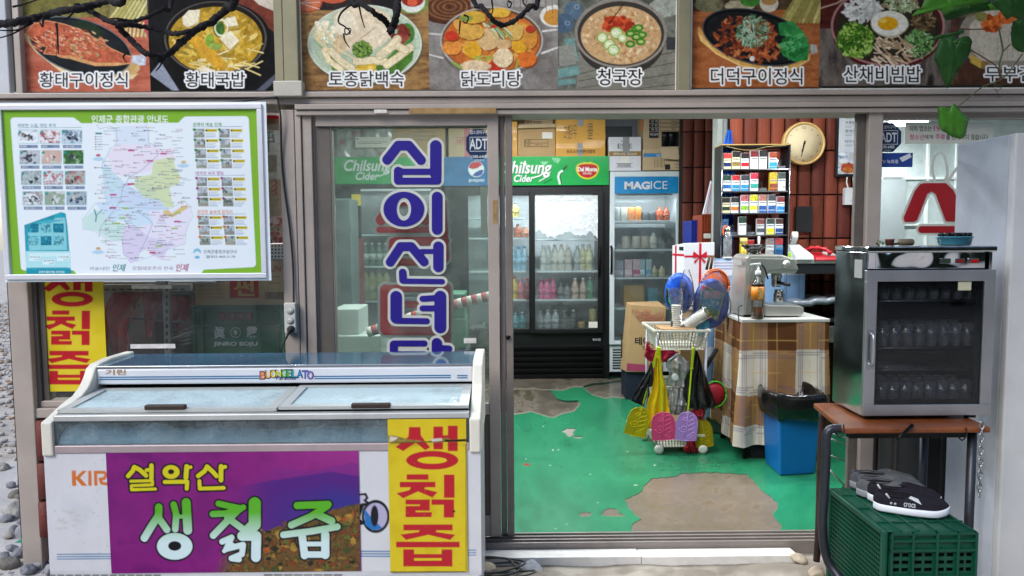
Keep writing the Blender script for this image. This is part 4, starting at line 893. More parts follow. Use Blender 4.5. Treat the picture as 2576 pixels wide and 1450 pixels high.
MB().prism([V(x,y,.0163)for x,y in((2262,398),(2289,386),(2293,396),(2270,408))],(0,-.001,0)).build('camera_icon',mat('sticker_white'),o)
a=R(2277,307,2498,362,.016);o=MB().box(a[0],a[1],.0155,.017,a[2],a[3]).build('sticker',mat('notice_cream','#c9cabd',.4),None,.0005);tag(o,'cream notice sign with black and pink Korean words behind the hanging leaf','notice sign')
mk=mat('ink_black','#17181c',.5);mp=mat('ink_pink','#b8407c',.5)
letters(o,'저희 업소는',2288,317,2344,331,.0148,mk,bold=.006);letters(o,'19세 미만',2349,315,2425,332,.0148,mp,bold=.01)
letters(o,'청소년',2288,338,2324,352,.0148,mp,bold=.012);letters(o,'에게',2326,339,2347,351,.0148,mk,bold=.006);letters(o,'주류',2353,338,2378,352,.0148,mp,bold=.012);letters(o,'를 판매하지 않습니다.',2380,338,2488,352,.0148,mk,bold=.006)
def ye(A,ymap,xmap,red='#c4252f'):
 A.T=lambda x,y:(xmap(x),ymap(y));A.k=.2885
 def P(p):A.poly(p,red)
 P([(1495,150),(1595,150),(1600,225),(1680,330),(1635,352),(1555,285),(1445,360),(1378,325),(1490,235)])
 A.rect(1708,145,1792,345,red);A.rect(1834,138,1920,360,red);A.rect(1790,222,1836,268,red)
 c=[(1698+228*math.cos(i/40*6.283),440+82*math.sin(i/40*6.283))for i in range(40)];P(c)
 A.poly([(1698+128*math.cos(i/40*6.283),440+30*math.sin(i/40*6.283))for i in range(40)],'#e4cf24')
 A.rect(1475,563,1665,610,red);A.rect(1415,628,1726,676,red);P([(1515,670),(1640,670),(1628,690),(1745,718),(1700,765),(1575,712),(1445,772),(1385,728),(1500,700)])
 A.rect(1800,566,1892,768,red);P([(1465,782),(1676,782),(1676,880),(1553,880),(1553,893),(1696,893),(1690,936),(1465,936),(1465,840),(1590,838),(1590,826),(1465,826)])
 P([(1692,782),(1888,782),(1888,940),(1798,940),(1798,828),(1692,828)])
 A.rect(1446,1000,1876,1052,red);P([(1590,1048),(1735,1048),(1730,1065),(1900,1090),(1855,1135),(1662,1090),(1470,1135),(1420,1088),(1580,1065)])
 A.rect(1383,1150,1937,1200,red);P([(1445,1217),(1540,1217),(1540,1258),(1780,1258),(1780,1217),(1874,1217),(1874,1366),(1445,1366)]);A.rect(1540,1294,1780,1315,'#e4cf24')
A=Art(97,560,262,985,'#e8d02a');A.noise(97,560,262,985,['#e6cd24','#ecd63a','#e9d22c'],60,3)
ye(A,lambda y:691.8+.2602*(235+(y-440)/1.122),lambda x:182+(x-1698)*.2605/1.135+.0)
o=A.mesh('banner',.022,printed('banner_print',.45),step=1.5);tag(o,'yellow strip with red Korean letters inside the left window','banner')
def stuck(x0,y0,x1,y1,Y,col,name,label,cat='tape'):
 a=R(x0,y0,x1,y1,Y);o=MB().box(a[0],a[1],Y,Y+.0008,a[2],a[3]).build(name,mat('st_'+col,col,.5,var=.25,vs=30));tag(o,label,cat);return o
stuck(1029,272,1248,286,-.0565,'#a08254','tape','long brown tape strip on the header beam above the left sliding door')
stuck(941,276,973,285,-.0565,'#d8d4ce','tape','small white label strip on the header beam','tape')
stuck(1240,504,1252,562,-.0215,'#a08254','tape','short vertical brown tape on the right stile of the sliding door')
stuck(1167,851,1198,864,-.004,'#d8d6cf','sticker','small white label low on the left sliding door glass','sticker')
stuck(331,718,432,727,.026,'#d9d4c4','tape','upper white tape strip across the left window');stuck(328,866,441,877,.026,'#e4e2e2','tape','lower torn white tape strip across the left window')
# ---------------------------------------------------------------- chest freezer
yF=-.75;xL,xR=V(121,1290,yF).x,V(1207,1290,yF).x
t=thing('chest_freezer','white glass topped ice cream chest freezer with cream side caps and blue stripes','freezer',((xL+xR)/2,-.45,GZ))
m_fw=mat('freezer_white','#d3d5da',.35,var=.06,vs=3,coat=.2);m_cr=mat('cream_plastic','#d8d5c8',.45,var=.08)
zB=V(660,1136,yF).z;zA=V(660,1117,yF).z;zG=V(660,1057,yF).z;zL=V(660,1041,yF).z
capL=[(118,1144),(119,1100),(122,1056),(126,1047),(146,1027),(167,1009),(187,994),(203,973),(213,952),(221,926),(232,914),(262,900),(307,885)]
yz=[VX(a,b,xL)for a,b in capL];yz=[(yF-.012,yz[0].z),(yF-.012,yz[2].z)]+[(v.y-.01,v.z)for v in yz[3:]]
yFas=-.462;zT0=V(700,965,yFas).z;zT1=V(700,926,yFas).z;zT2=V(700,919,yFas).z;yBk=-.16
zTop=V(700,888,yBk).z
print('freezer',round(yFas,3),round(zT0,3),round(zT2,3),round(zTop,3),[(round(a,2),round(b,2))for a,b in yz])
yz[-1]=(yBk,zTop+.012)
def cap(xa,xb):
 pr=yz+[(yBk,zB-.02),(yF+.06,zB-.02)]
 MB().prism([(xa,y,z)for y,z in pr],(xb-xa,0,0)).build('side_cap',m_cr,t,.006)
cap(xL-.004,xL+.036);cap(xR-.034,xR+.006)
MB().box(xL,xR,yF,-.15,GZ+.09,zB-.005).build('body',m_fw,t,.006)
MB().box(xL+.03,xR-.03,yF+.04,-.17,GZ,GZ+.09).build('base',mat('black_plastic','#131416',.5),t)
MB().box(xL+.037,xR-.035,yF-.006,yF+.02,zB,zA).build('lower_rail',mat('pink_rail','#b5a6a8',.35,.4),t,.003)
MB().box(xL+.037,xR-.035,yF-.004,yF+.03,zG,zL).build('upper_rail',mat('pale_rail','#c3c6c4',.35,.4),t,.004)
MB().box(xL+.036,xR-.034,yF+.003,yF+.008,zA,zG).build('front_glass',glassmat('icy_glass',(.88,.97,1),.12,(.72,.86,.9),.9,.03,lo=.02,ns=7,tlf=.1,bump=(.3,60)),t)
MB().box(xL+.036,xR-.034,yF+.34,yF+.36,zA-.15,zL).box(xL+.036,xR-.034,yF+.02,yF+.36,zA-.16,zA-.15).box(xL+.036,xL+.04,yF+.02,yF+.34,zA-.15,zL).box(xR-.04,xR-.036,yF+.02,yF+.34,zA-.15,zL).build('inner_well',mat('well','#22484e',.4,var=.6,vs=8),t)
gx,s_=np.meshgrid(np.linspace(xL+.045,xR-.045,400),np.linspace(0,1,16));n=fbm(16,400,7,4,4);n2=np.tile(fbm(2,400,60,5,5)[:1],(16,1))
gy=yF+.012+.09*s_**2.2+.006*(n-.5);gz=zA-.02+(.03+.06*n2)*s_**.6+.006*(n-.5)
gridmesh('frost',gx,gy,gz,np.ones((16,400,3))*.8,mat('snow','#e4f2f5',.7,bump=.6,bs=80),t)
m=MB();r=random.Random(4)
for i in range(14):x=xL+.1+i*.1;m.obox((x,yF+.22),.045,.03,zA-.12,zA+.02+r.random()*.03,r.uniform(-.3,.3))
m.build('ice_packs',mat('packs','#39525c',.35,var=.9,vs=14),t)
def lidp(x,s,up=0):return Vector((x,yF+.022+(yFas+.02-yF-.022)*s,zL+.002+(zT0-.030-zL)*s+up))
m_lf=mat('lid_frame','#c4c8c6',.38,.3,var=.06);m_ice=glassmat('frosted_lid',(.75,.9,.92),.86,(.58,.74,.77),.9,.1,lo=.7,tlf=.12,ns=4,bump=(.35,90))
def lid(xa,xb,up,label):
 f=.034
 def bar(x0,x1,s0,s1):
  return[lidp(x0,s0,up),lidp(x1,s0,up),lidp(x1,s1,up),lidp(x0,s1,up)]
 m=MB()
 for q in((xa,xb,0,.1),(xa,xb,.9,1),(xa,xa+f,.1,.9),(xb-f,xb,.1,.9)):
  b=bar(*q);m.hexa(b+[p+Vector((0,-.004,.012))for p in b])
 o=m.build('sliding_lid',m_lf,t)
 g=MB();b=bar(xa+f,xb-f,.1,.9);g.hexa([p+Vector((0,0,.002))for p in b]+[p+Vector((0,-.001,.006))for p in b]);g.build('lid_glass',m_ice,o)
 return o
xm=V(703,1038,yF+.03).x-.02
l1=lid(xL+.04,xm+.012,0,'');l2=lid(xm+.02,xR-.038,.006,'')
mb=mat('brown_handle','#3a2f2a',.45)
for(a,b,c,d,L)in((367,1035,469,1045,l1),(885,1029,983,1040,l2)):
 p0,p1=V(a,1040,yF+.025),V(c,1035,yF+.025);MB().box(p0.x,p1.x,yF+.012,yF+.034,zL+.012,zL+.03).build('handle',mb,L,.004)
h_=MB();h_.box(xL+.036,xR-.034,yFas,yFas+.05,zT0,zT1);h_.build('hood_fascia',m_fw,t,.006)
MB().box(xL+.036,xR-.034,yFas+.003,yFas+.05,zT1+.0005,zT2).build('chrome_strip',mat('chrome','#a8acb0',.18,.95,var=.1),t,.002)
b=[Vector((xL+.036,yFas+.006,zT2+.001)),Vector((xR-.034,yFas+.006,zT2+.001)),Vector((xR-.034,yBk,zTop)),Vector((xL+.036,yBk,zTop))]
MB().hexa([p-Vector((0,0,.006))for p in b]+b).build('top_glass',mat('blue_top','#4a6f88',.09,var=.3,vs=4,coat=.6),t)
MB().box(xL+.04,xR-.04,yFas+.06,-.16,zB,zT1-.03).build('inner_back',mat('black_plastic'),t)
m_st=mat('stripe_blue','#1f6a98',.4);s=MB()
for k in(947.0,952.5):
 for xa,xb in((250,682),(902,1129+300*0),(1142,1178))if False else((250,652),(790,1134),(1150,1176)):
  a=R(xa,k-1.3-(.004*(xa+xb)/2-3),xb,k+1.3-(.004*(xa+xb)/2-3),yFas-.001);s.box(a[0],a[1],yFas-.0012,yFas-.0004,a[2],a[3])
s.build('stripe',m_st,t)
letters(t,'기린',265,930,316,944,yFas-.0014,mat('bronze_ink','#a8865c',.5),bold=.02)
gel='BUONGELATO';cs=['#e07a2c','#e8a82c','#e8cf2c','#c9d63a','#6fb83a','#3aa85a','#2fa0a0','#2f80c0','#5a6ac8','#9a7ac0']
for i,ch in enumerate(gel):
 x=655+i*13.3;dy=5*((i-4.5)/4.5)**2
 letters(t,ch,x-2.2,929+dy,x+14.6,950.5+dy,yFas-.0013,mat('logo_dark','#1d2f66',.4),bold=.02)
 letters(t,ch,x,931+dy,x+12,948.5+dy,yFas-.0019,mat('logo_%d'%i,cs[i],.4),bold=.012)
letters(t,'· Paradise ·',687,945.5,753,955.5,yFas-.0022,mat('logo_dark'),shear=.25,bold=.01)
A=Art(118,1136,1210,1452,'#dadce2');A.noise(118,1136,1210,1452,['#d5d8df','#dee0e5','#d9dbe0'],90,5)
def e3(x,y):return(x/3.811,1069.2+y*.2624)
def e4(x,y):return(597.5+x*.2885,1031.4+y*.2885)
A.T,A.k=e3,.2624
for p_ in([(688,440),(728,440),(728,500),(790,440),(835,440),(768,508),(838,585),(785,585),(728,520),(732,585),(692,585)],[(845,440),(876,440),(880,585),(848,585)],[(900,440),(930,440),(936,585),(904,585)]):A.poly(p_,'#d9762c')
A.line([(915,455),(1000,455),(1020,480),(1000,515),(960,520),(975,560),(1060,572)],30,'#d9762c');A.rect(1040,440,1062,520,'#d9762c')
for y in(1242,1265,1287):A.line([(550,y),(1100,y-4)],10,'#2573a8')
r=random.Random(8)
for i in range(60):A.ell(r.uniform(480,1050),r.uniform(300,1440),r.uniform(2,6),r.uniform(1,4),random.choice(['#a8a49c','#c9c4b8','#8a8478']),r.uniform(0,90))
for i in range(14):A.ell(r.uniform(540,760),r.uniform(820,1000),24,8,'#cdccca',soft=2)
A.T,A.k=e4,.2885
for y in(1235,1257,1278):A.line([(1040,y-2),(1330,y)],10,'#2573a8');A.line([(1990,y-10),(2078,y-12)],8,'#2573a8')
A.ell(1205,930,122,145,'#1b1c26');A.ell(1205,930,100,118,'#b9b4d4');A.poly([(1112,880),(1150,930),(1250,1030),(1180,1045),(1120,1000)],'#2a78c0',grow=2);A.ell(1195,925,34,92,'#1b1c26')
A.poly([(1040,735),(1120,728),(1140,770),(1120,790),(1150,810),(1100,840),(1060,950),(1100,980),(1090,1000),(1040,1000)],'#1b1c26',grow=1);A.poly([(1045,748),(1108,745),(1120,765),(1095,790),(1118,810),(1085,815),(1045,830)],'#c9c4dc')
A.line([(1320,60),(1990,60)],2,'#cccccc')
A.T,A.k=(lambda x,y:(x,y)),1
A.noise(118,1437,1210,1452,['#d0d2d6','#d8dade'],30,2)
for i in range(14):A.rect(250+i*22-150,1446,268+i*22-150,1449,'#1a1a1c')
for i in range(8):A.line([(665+i*25,1447),(685+i*25,1447)],3,'#1a1a1c')
x0,x1,z0,z1=R(118,1137,1210,1452,yF-.0015)
o=A.mesh('front_print',yF-.0015,printed('enamel_print',.3,coat=.3),t,step=2.0,gain=.84)
A=Art(273,1137,905,1440,'#7b1f78')
A.noise(273,1137,905,1440,['#7a1c74','#86207c','#741a70'],80,7)
w=A.win(273,1137,905,1440,0);X,Y_=w[2],w[3]
def blend(mask,col,var=0,vs=10):A.put((w[0],w[1]),np.clip(mask,0,1),col,var,vs)
blend((X-560)/300*np.clip((1260-Y_)/120,0,1)*.6,'#b03c98');blend(np.clip((X-600)/220,0,1)*np.clip((Y_-1195)/30,0,1)*.8,'#6a2a84');
r1=1155+20*np.abs(np.sin((X-700)/60))+.1*np.abs(X-840)+6*fbm(X.shape[0],X.shape[1],30,8)
blend(np.clip((Y_-r1)/2,0,1)*np.clip((X-600)/180,0,1)*.75,'#7a2c88');r2=1182+.16*np.abs(830-X)+6*fbm(X.shape[0],X.shape[1],50,9)
blend(np.clip((Y_-r2)/3,0,1)*np.clip((X-560)/120,0,1)*.85,'#4c2480');blend(np.clip((Y_-r2-20)/50,0,1)*np.clip((X-640)/200,0,1)*.8,'#31368f')
edge=1290-.2*(X-800)*(X>800)+.15*np.abs(X-800)*(X<800)+26*(fbm(X.shape[0],X.shape[1],24,10,5)-.5)+(860-X)*.12
fm=np.clip((Y_-edge)/3,0,1)*np.clip((X-535-(1440-Y_)*.35)/40,0,1)
sv=A.a.copy();A.noise(273,1137,905,1440,['#2c2a22','#55492c','#6a5830','#7a4a28','#3a3c24','#8a6a38','#2a2820'],17,12);tr_=A.a.copy();A.a=sv
A.a[(w[0],w[1])]=A.a[(w[0],w[1])]*(1-fm[...,None])+tr_[(w[0],w[1])]*fm[...,None]
for i in range(170):
 r=random.Random(i+7);x,y=r.uniform(590,900),r.uniform(1270,1436)
 if y<1290+(870-x)*.16 or x<545+(1440-y)*.6:continue
 A.ell(x,y,r.uniform(3,11),r.uniform(3,9),r.choice(['#8a7a34','#5f6a30','#a3592c','#7d3f24','#46502a','#2a2a1f','#b08a3c','#6a4a2c']),rough=.8,var=.5,vs=3,soft=1.5)
A.T,A.k=e3,.2624
YL=[([(1285,410),(1275,440),(1230,490)],42),([(1290,405),(1340,430),(1400,485)],42),([(1405,435),(1450,425)],34),([(1452,390),(1452,510)],42),([(1255,540),(1460,535),(1462,575),(1260,583),(1262,622),(1490,615)],28),
 ([(1790,400),(1782,505)],46),([(1790,415),(1828,405)],32),([(1580,548),(1795,545),(1790,612)],38),([(1985,405),(1960,445),(1900,490)],42),([(1985,400),(2040,450),(2075,490)],42),([(2120,398),(2118,530)],44),([(2120,415),(2160,402)],34),([(1912,540),(1915,612),(2145,605)],36)]
for pts,wd in YL:A.line(pts,wd+34,'#17141e')
A.ell(1640,452,100,84,'#17141e')
for pts,wd in YL:A.line(pts,wd,'#d9cf24')
A.ell(1640,452,82,66,'#d9cf24');A.ell(1640,450,30,24,'#17141e')
G=[('3',[(1522,790),(1520,870),(1460,960),(1385,1085)],72),('3',[(1520,890),(1600,1005)],66),('3',[(1665,765),(1690,860),(1680,1000)],62),('3',[(1785,745),(1800,1010)],84),('3',[(1690,880),(1790,880)],36),
 ('3',[(2095,755),(2180,775),(2300,800)],58),('3',[(2040,855),(2160,850),(2300,810)],60),('3',[(2290,810),(2180,920),(2045,1060)],66),('3',[(2180,890),(2330,1000)],64),
 ('4',[(150,815),(150,1000),(90,1060)],105),('4',[(10,870),(50,850)],50),('4',[(40,1100),(165,1100),(160,1285)],84),('3',[(2130,1120),(2220,1080),(2170,1190),(2330,1150),(2320,1240),(2220,1280),(2290,1290)],56),('3',[(2230,1150),(2150,1210)],40),
 ('4',[(520,835),(660,830),(790,825)],62),('4',[(780,840),(640,930),(470,1005)],60),('4',[(690,910),(820,970)],66),('4',[(400,1090),(640,1060),(870,1020)],58),('4',[(565,1110),(585,1270)],66),('4',[(765,1090),(765,1265)],72),('4',[(580,1170),(740,1170)],40),('4',[(590,1262),(770,1262)],56)]
def conv(g):f=e3 if g[0]=='3' else e4;return[f(*p)for p in g[1]],g[2]*(.2624 if g[0]=='3' else .2885)
A.T,A.k=(lambda x,y:(x,y)),1
GG=[conv(g)for g in G];rc=e3(1675,1165)
for pts,wd in GG:A.line(pts,wd+8.5,'#12121c')
A.ell(rc[0],rc[1],49,38,'#12121c')
M=np.full(X.shape,1e9)
for pts,wd in GG:M=np.minimum(M,A.segd(pts,X,Y_)-wd/2)
rg=(np.hypot((X-rc[0])/44.5,(Y_-rc[1])/33.5)-1)*33.5;rg=np.maximum(rg,-(np.hypot((X-rc[0])/16.5,(Y_-rc[1]+1)/12)-1)*12+0);M=np.minimum(M,rg)
tt=np.clip((Y_-1290)/75,0,1)[...,None];gc=np.array(h('#5cb32c'))*(1-tt)+np.array(h('#d6eef0'))*tt
A.put((w[0],w[1]),ss(M,.7),gc)
sh=lambda gx,gz:-.0012*np.exp(-((gx-xL-.3)/.05)**2)*np.abs(np.sin(gz*30))
bp=A.mesh('banner',yF-.0045,printed('vinyl_print',.3,coat=.25,bump=.04),None,step=1.5,gain=.85,bend=sh);tag(bp,'wide purple banner with yellow and green Korean letters stuck on the freezer front','banner')
A=Art(978.5,1054.5,1174.5,1440,'#dcc41f');A.noise(978,1054,1175,1441,['#d8bf1c','#e2cb2a','#dcc424'],60,13)
ye(A,lambda y:1031.4+y*.2885,lambda x:597.5+x*.2885,'#bf2430')
A.T,A.k=e4,.2885
A.poly([(1320,225),(1370,225),(1480,255),(1640,275),(1780,255),(1830,240),(1860,260),(2000,250),(2000,276),(1700,285),(1480,285),(1400,292),(1320,290)],'#8a7a3c',var=.5,vs=4)
A.poly([(1330,230),(1400,240),(1380,262),(1325,280)],'#d6d0c0',var=.2,vs=5);A.poly([(1680,255),(1780,246),(1785,270),(1700,280)],'#cfc9bc');A.poly([(1800,262),(1990,256),(1995,274),(1820,280)],'#3a2a14',var=.5);A.line([(1330,290),(1520,284),(1780,276),(1996,268)],5,'#2a1f14')
A.ell(1887,886,11,11,'#2a1f14');A.line([(1990,300),(1994,1400)],5,'#4a3c18',var=.6,vs=4);A.line([(1322,1414),(1990,1412)],8,'#3a2f18',var=.5)
for i in range(26):r=random.Random(i);A.ell(r.uniform(1330,1990),r.uniform(300,1400),4,3,'#9a8420')
o=A.mesh('banner',yF-.0072,printed('vinyl_print'),None,step=1.5,gain=.84,bend=lambda gx,gz:np.where(gz>zA-.004,.0,0)-.002*np.exp(-((gz-zA+.0)/.008)**2)*(1+np.sin(gx*90)*.5));tag(o,'torn yellow strip with red Korean letters on the freezer front','banner')
# ---------------------------------------------------------------- steel sterilizer on its wood-topped table
m_steel=mat('polished_steel','#d2d5d8',.10,1,var=.08,vs=3,bump=.8,bs=6,bd=0,dist=.03);m_brush=mat('brushed_steel','#b4b6ba',.34,.9,var=.15,vs=5,bump=.1,bs=200)
ys=-.6;xs0=(V(2190,640,ys).x+V(2168,1040,ys).x)/2;xs1=(V(2508,640,ys).x+V(2484,1040,ys).x)/2;zs1=V(2350,620,ys).z;zs0=V(2320,1048,ys).z;yb=VX(2103,620,xs0).y
tz=thing('sterilizer','polished steel glass sterilizer cabinet with a dark glass door','cabinet',((xs0+xs1)/2,ys+.15,zs0))
zh=V(2350,677,ys).z;zt_=V(2350,634,ys).z
MB().box(xs0-.004,xs1+.004,ys-.006,yb+.003,zt_,zs1).build('top',m_steel,tz,.004)
MB().box(xs0,xs0+.012,ys+.016,yb,zs0,zt_-.001).box(xs1-.012,xs1,ys+.016,yb,zs0,zt_-.001).box(xs0+.012,xs1-.012,yb-.012,yb,zs0,zt_-.001).box(xs0+.012,xs1-.012,ys+.016,yb-.013,zs0,zs0+.012).build('body',mat('side_steel','#c4c7ca',.15,1,var=.08,vs=3,bump=.6,bs=5,bd=0,dist=.03),tz,.002)
MB().box(xs0+.03,xs1-.035,ys+.004,ys+.016,zh+.001,zt_-.001).box(xs0+.001,xs0+.028,ys+.0,ys+.016,zh+.001,zt_-.001).build('control_panel',mat('mirror_steel','#e2e4e6',.06,1,var=.05,bump=1,bs=11,bd=0,dist=.035),tz,.002)
for x,c,nm in((2380,'#2a3a2a','switch'),(2415.5,'#7a1c1c','switch'),(2451,'#a3120f','lamp')):
 a=R(x-9,653,x+9,661,ys);MB().box(a[0]-.004,a[1]+.004,ys-.002,ys+.004,a[2]-.003,a[3]+.003).build('bezel',mat('chrome'),tz,.001);MB().box(a[0],a[1],ys-.004,ys-.001,a[2],a[3]).build(nm,mat('sw'+c,c,.3),tz)
a=R(2147,672,2178,710,ys);MB().box(xs0-.0012,xs0-.0002,ys+.045,ys+.105,zt_-.1,zt_-.03).build('side_label',mat('grey_label','#9a9c98',.6),tz)
f=.042;zd0,zd1=zs0+.004,zh-.004
d=MB();d.box(xs0-.006,xs1+.004,ys-.004,ys+.014,zd1-f,zd1);d.box(xs0-.006,xs1+.004,ys-.004,ys+.014,zd0,zd0+f);d.box(xs0-.006,xs0+f-.006,ys-.0035,ys+.014,zd0+f,zd1-f);d.box(xs1+.004-f,xs1+.004,ys-.0035,ys+.014,zd0+f,zd1-f)
do=d.build('door',m_brush,tz,.0015)
MB().box(xs0+f-.006,xs1+.004-f,ys+.003,ys+.006,zd0+f,zd1-f).build('door_glass',glassmat('dark_glass',(.72,.74,.76),.012,(.3,.32,.34),.75,.02),do)
m=MB();ga,gb,gc,gd=xs0+f-.006,xs1+.004-f,zd0+f,zd1-f
m.box(ga,gb,ys+.007,ys+.009,gc,gc+.02).box(ga,gb,ys+.007,ys+.009,gd-.022,gd).box(ga,ga+.014,ys+.007,ys+.009,gc+.02,gd-.022).box(gb-.024,gb,ys+.007,ys+.009,gc+.02,gd-.022).build('door_gasket',mat('black_plastic'),do)
hx=xs0+.014;zc=(V(2190,828,ys).z+V(2190,930,ys).z)/2
MB().box(hx-.011,hx+.011,ys-.006,ys-.004,zc-.075,zc+.075).build('handle_plate',mat('chrome'),do,.002);MB().tube(smoothpath([(hx+.003,ys-.004,zc-.06),(hx+.003,ys-.022,zc-.045),(hx+.003,ys-.024,zc+.045),(hx+.003,ys-.004,zc+.06)]),.006).build('handle',m_brush,do)
a=R(2371,706+4,2404,730,ys+.002);MB().box(*[V(2411,720,ys).x-.0,V(2444,720,ys).x],ys+.0015,ys+.0028,V(2400,731,ys).z,V(2400,709,ys).z).build('door_label',mat('old_label','#b5b59a',.6),do)
MB().box(xs0+.013,xs1-.013,yb-.016,yb-.013,zs0+.013,zt_-.002).box(xs0+.0125,xs0+.015,ys+.02,yb-.016,zs0+.013,zh).box(xs1-.015,xs1-.0125,ys+.02,yb-.016,zs0+.013,zh).build('lining',mat('perforated','#3c3e41',.35,.6,var=.9,vs=200),tz)
sv_=[]
for py in(810+0,893+0,):pass
zsh=[V(2330,q,ys).z for q in(760,888-8)]
w=MB();yi0,yi1=ys+.03,yb-.03
for z in zsh+[zs0+.03,V(2330,935,ys).z,]:
 for k in range(9):y=yi0+(yi1-yi0)*k/8;w.tube([(xs0+.02,y,z),(xs1-.02,y,z)],.0017,5)
 for k in range(5):x=xs0+.03+(xs1-xs0-.06)*k/4;w.tube([(x,yi0,z-.002),(x,yi1,z-.002)],.0017,5)
w.build('wire_rack',mat('wire','#9a9da0',.25,.9),tz)
MB().box(xs0+.04,xs1-.04,yb-.07,yb-.02,V(2330,912,ys).z-.03,V(2330,912,ys).z+.0).build('heater',mat('heater','#5a554f',.3,.7),tz)
m_cup=glassmat('cup_glass',(.8,.84,.86),.34,(.85,.9,.93),3,.05,ns=20)  # haze brightens the tumblers in place of highlights
cup0=None
for sh_,z in(('top',zsh[0]+.004),('middle',zsh[1]+.004),('bottom',zs0+.035)):
 for i in range(9):
  for j in range(2):
   x=xs0+.05+i*(xs1-xs0-.1)/8;y=ys+.07+j*.1
   if cup0 is None:
    cup0=thing('drinking_glass','clear tumbler, %s in the %s row of the %s sterilizer rack'%(ORD[i],'front' if j==0 else 'back',sh_),'drinking glass',(x,y,z),'tumblers on the %s rack of the sterilizer'%sh_)
    MB().lathe((x,y,z),[(.019,0),(.022,.004),(.026,.088),(.0235,.088),(.02,.008)],16).build('cup_body',m_cup,cup0)
   else:
    c=copytree(cup0,label='clear tumbler, %s in the %s row of the %s sterilizer rack'%(ORD[i],'front' if j==0 else 'back',sh_));c.location=(x,y,z);c['group']='tumblers on the %s rack of the sterilizer'%sh_
tz_=zs0-.014;tt_=thing('table','worn wood topped table on bent dark steel legs under the sterilizer','table',(xs0+.2,-.45,GZ))
fl=F(2123,1078,tz_);bl=F(2046,1014,tz_);print('table',fl,bl,tz_,xs0,xs1,yb)
tx1=V(2494,1070,fl.y).x
MB().hexa([(fl.x,fl.y,tz_-.022),(tx1,fl.y,tz_-.022),(tx1+.02,bl.y,tz_-.022),(bl.x,bl.y,tz_-.022),(fl.x,fl.y,tz_),(tx1,fl.y,tz_),(tx1+.02,bl.y,tz_),(bl.x,bl.y,tz_)]).build('tabletop',mat('worn_wood','#743f1e',.35,var=.4,vs=9,coat=.3),tt_,.006)
for i in range(4):MB().box(xs0+.03+(i%2)*(xs1-xs0-.09),xs0+.06+(i%2)*(xs1-xs0-.09),ys+.03+(i//2)*.17,ys+.06+(i//2)*.17,tz_,zs0).build('foot',mat('black_plastic'),tz)
m_leg=mat('dark_steel_tube','#3c3f46',.38,.6,var=.25,vs=8,bump=.1)
yl1=fl.y+.05
MB().tube(smoothpath([V(2150,1083,yl1),V(2100,1078,yl1),V(2080,1094,yl1),V(2078,1150,yl1),V(2074,1237,yl1),V(2069,1322,yl1),V(2080,1405,yl1),V(2112,1455,yl1-.04),V(2140,1500,yl1-.1)]),.0165,12).build('leg',m_leg,tt_)
yl2=bl.y+.02
MB().tube(smoothpath([V(2069,1040,yl2),V(2064,1150,yl2),V(2059,1330,yl2),V(2054,1412,yl2)]),.014,12).build('leg',mat('rusty_steel','#3a2c2a',.6,.4,var=.5,vs=9),tt_)
MB().tube([(tx1-.03,fl.y+.06,tz_-.03),(tx1-.03,fl.y+.06,GZ)],.0165,12).build('leg',m_leg,tt_);MB().tube([(tx1-.03,bl.y-.03,tz_-.03),(tx1-.03,bl.y-.03,GZ)],.0165,12).build('leg',m_leg,tt_)
MB().box(fl.x+.05,tx1-.05,fl.y+.06,fl.y+.09,tz_-.055,tz_-.023).build('apron',mat('black_plastic'),tt_)
w=MB()
for q in(1098,1113,1155):w.tube([V(2080,q-12,.3),V(2135,q+8,.3)],.004,6)
o=w.tube([V(2135,1020,.3),V(2135,1250,.3)],.006,6).tube([V(2085,1180,.3),V(2135,1235,.3)],.006,6).build('wire_shelf',mat('wire'),None);tag(o,'thin wire rack standing inside the doorway behind the table leg','rack')
def hook(a,label):
 o=MB().tube(smoothpath([V(a[0]+4,a[1]-24,fl.y-.004),V(a[0]+5,a[1]-12,fl.y-.01),V(a[0]+3,a[1],fl.y-.02),V(a[0]-6,a[1]+8,fl.y-.02),V(a[0]-14,a[1],fl.y-.02),V(a[0]-13,a[1]-8,fl.y-.02)]),.0025,6).build('hook',mat('black_metal'),None);tag(o,label,'hook')
hook((2426,1100),'black wire hook under the table edge beside the chain');hook((2118,1092),'black wire hook under the table near the left leg')
o=MB().tube([V(2296,1070,fl.y-.01),V(2268,1096,fl.y-.03),V(2256,1106,fl.y-.035)],[.007,.006,.003],7).build('scissors',mat('black_metal'),None);tag(o,'black handled pliers hanging under the front edge of the table','tool')
t=thing('chain','short steel chain hanging from the right end of the table','chain',V(2468,1060,fl.y-.02))
for i in range(12):
 p=V(2470-i*.6,1070+i*15.6,fl.y-.02);m=MB();a=[]
 for k in range(17):
  q=k/16*2*math.pi;u,v_=.0085*math.cos(q),.0155*math.sin(q);a.append(p+Vector((u if i%2==0 else u*.35,0 if i%2==0 else u*.9,v_)))
 m.tube(a,.0024,6);m.build('link',mat('zinc','#a3a6aa',.3,.9),t)
yt=ys+.12
c=V(2401,620,yt);t=thing('tub','light blue oval plastic tub with a black lid on the sterilizer','tub',(c.x,c.y,zs1))
MB().lathe((c.x,c.y,zs1+.001),[(.055,0),(.06,.004),(.066,.03),(.07,.031),(.07,.034)],32,sy=.7).build('tub_body',mat('sky_plastic','#4f9cb4',.35),t)
m=MB();
for i in range(10):a=i/10*6.283;m.lathe((c.x+.05*math.cos(a),c.y+.033*math.sin(a),zs1+.034),[(.013,0),(.014,.012),(.012,.016)],12)
m.lathe((c.x,c.y,zs1+.034),[(.055,0),(.055,.012),(.05,.014)],24,sy=.65).build('lid',mat('black_gloss','#0f1114',.3),t)
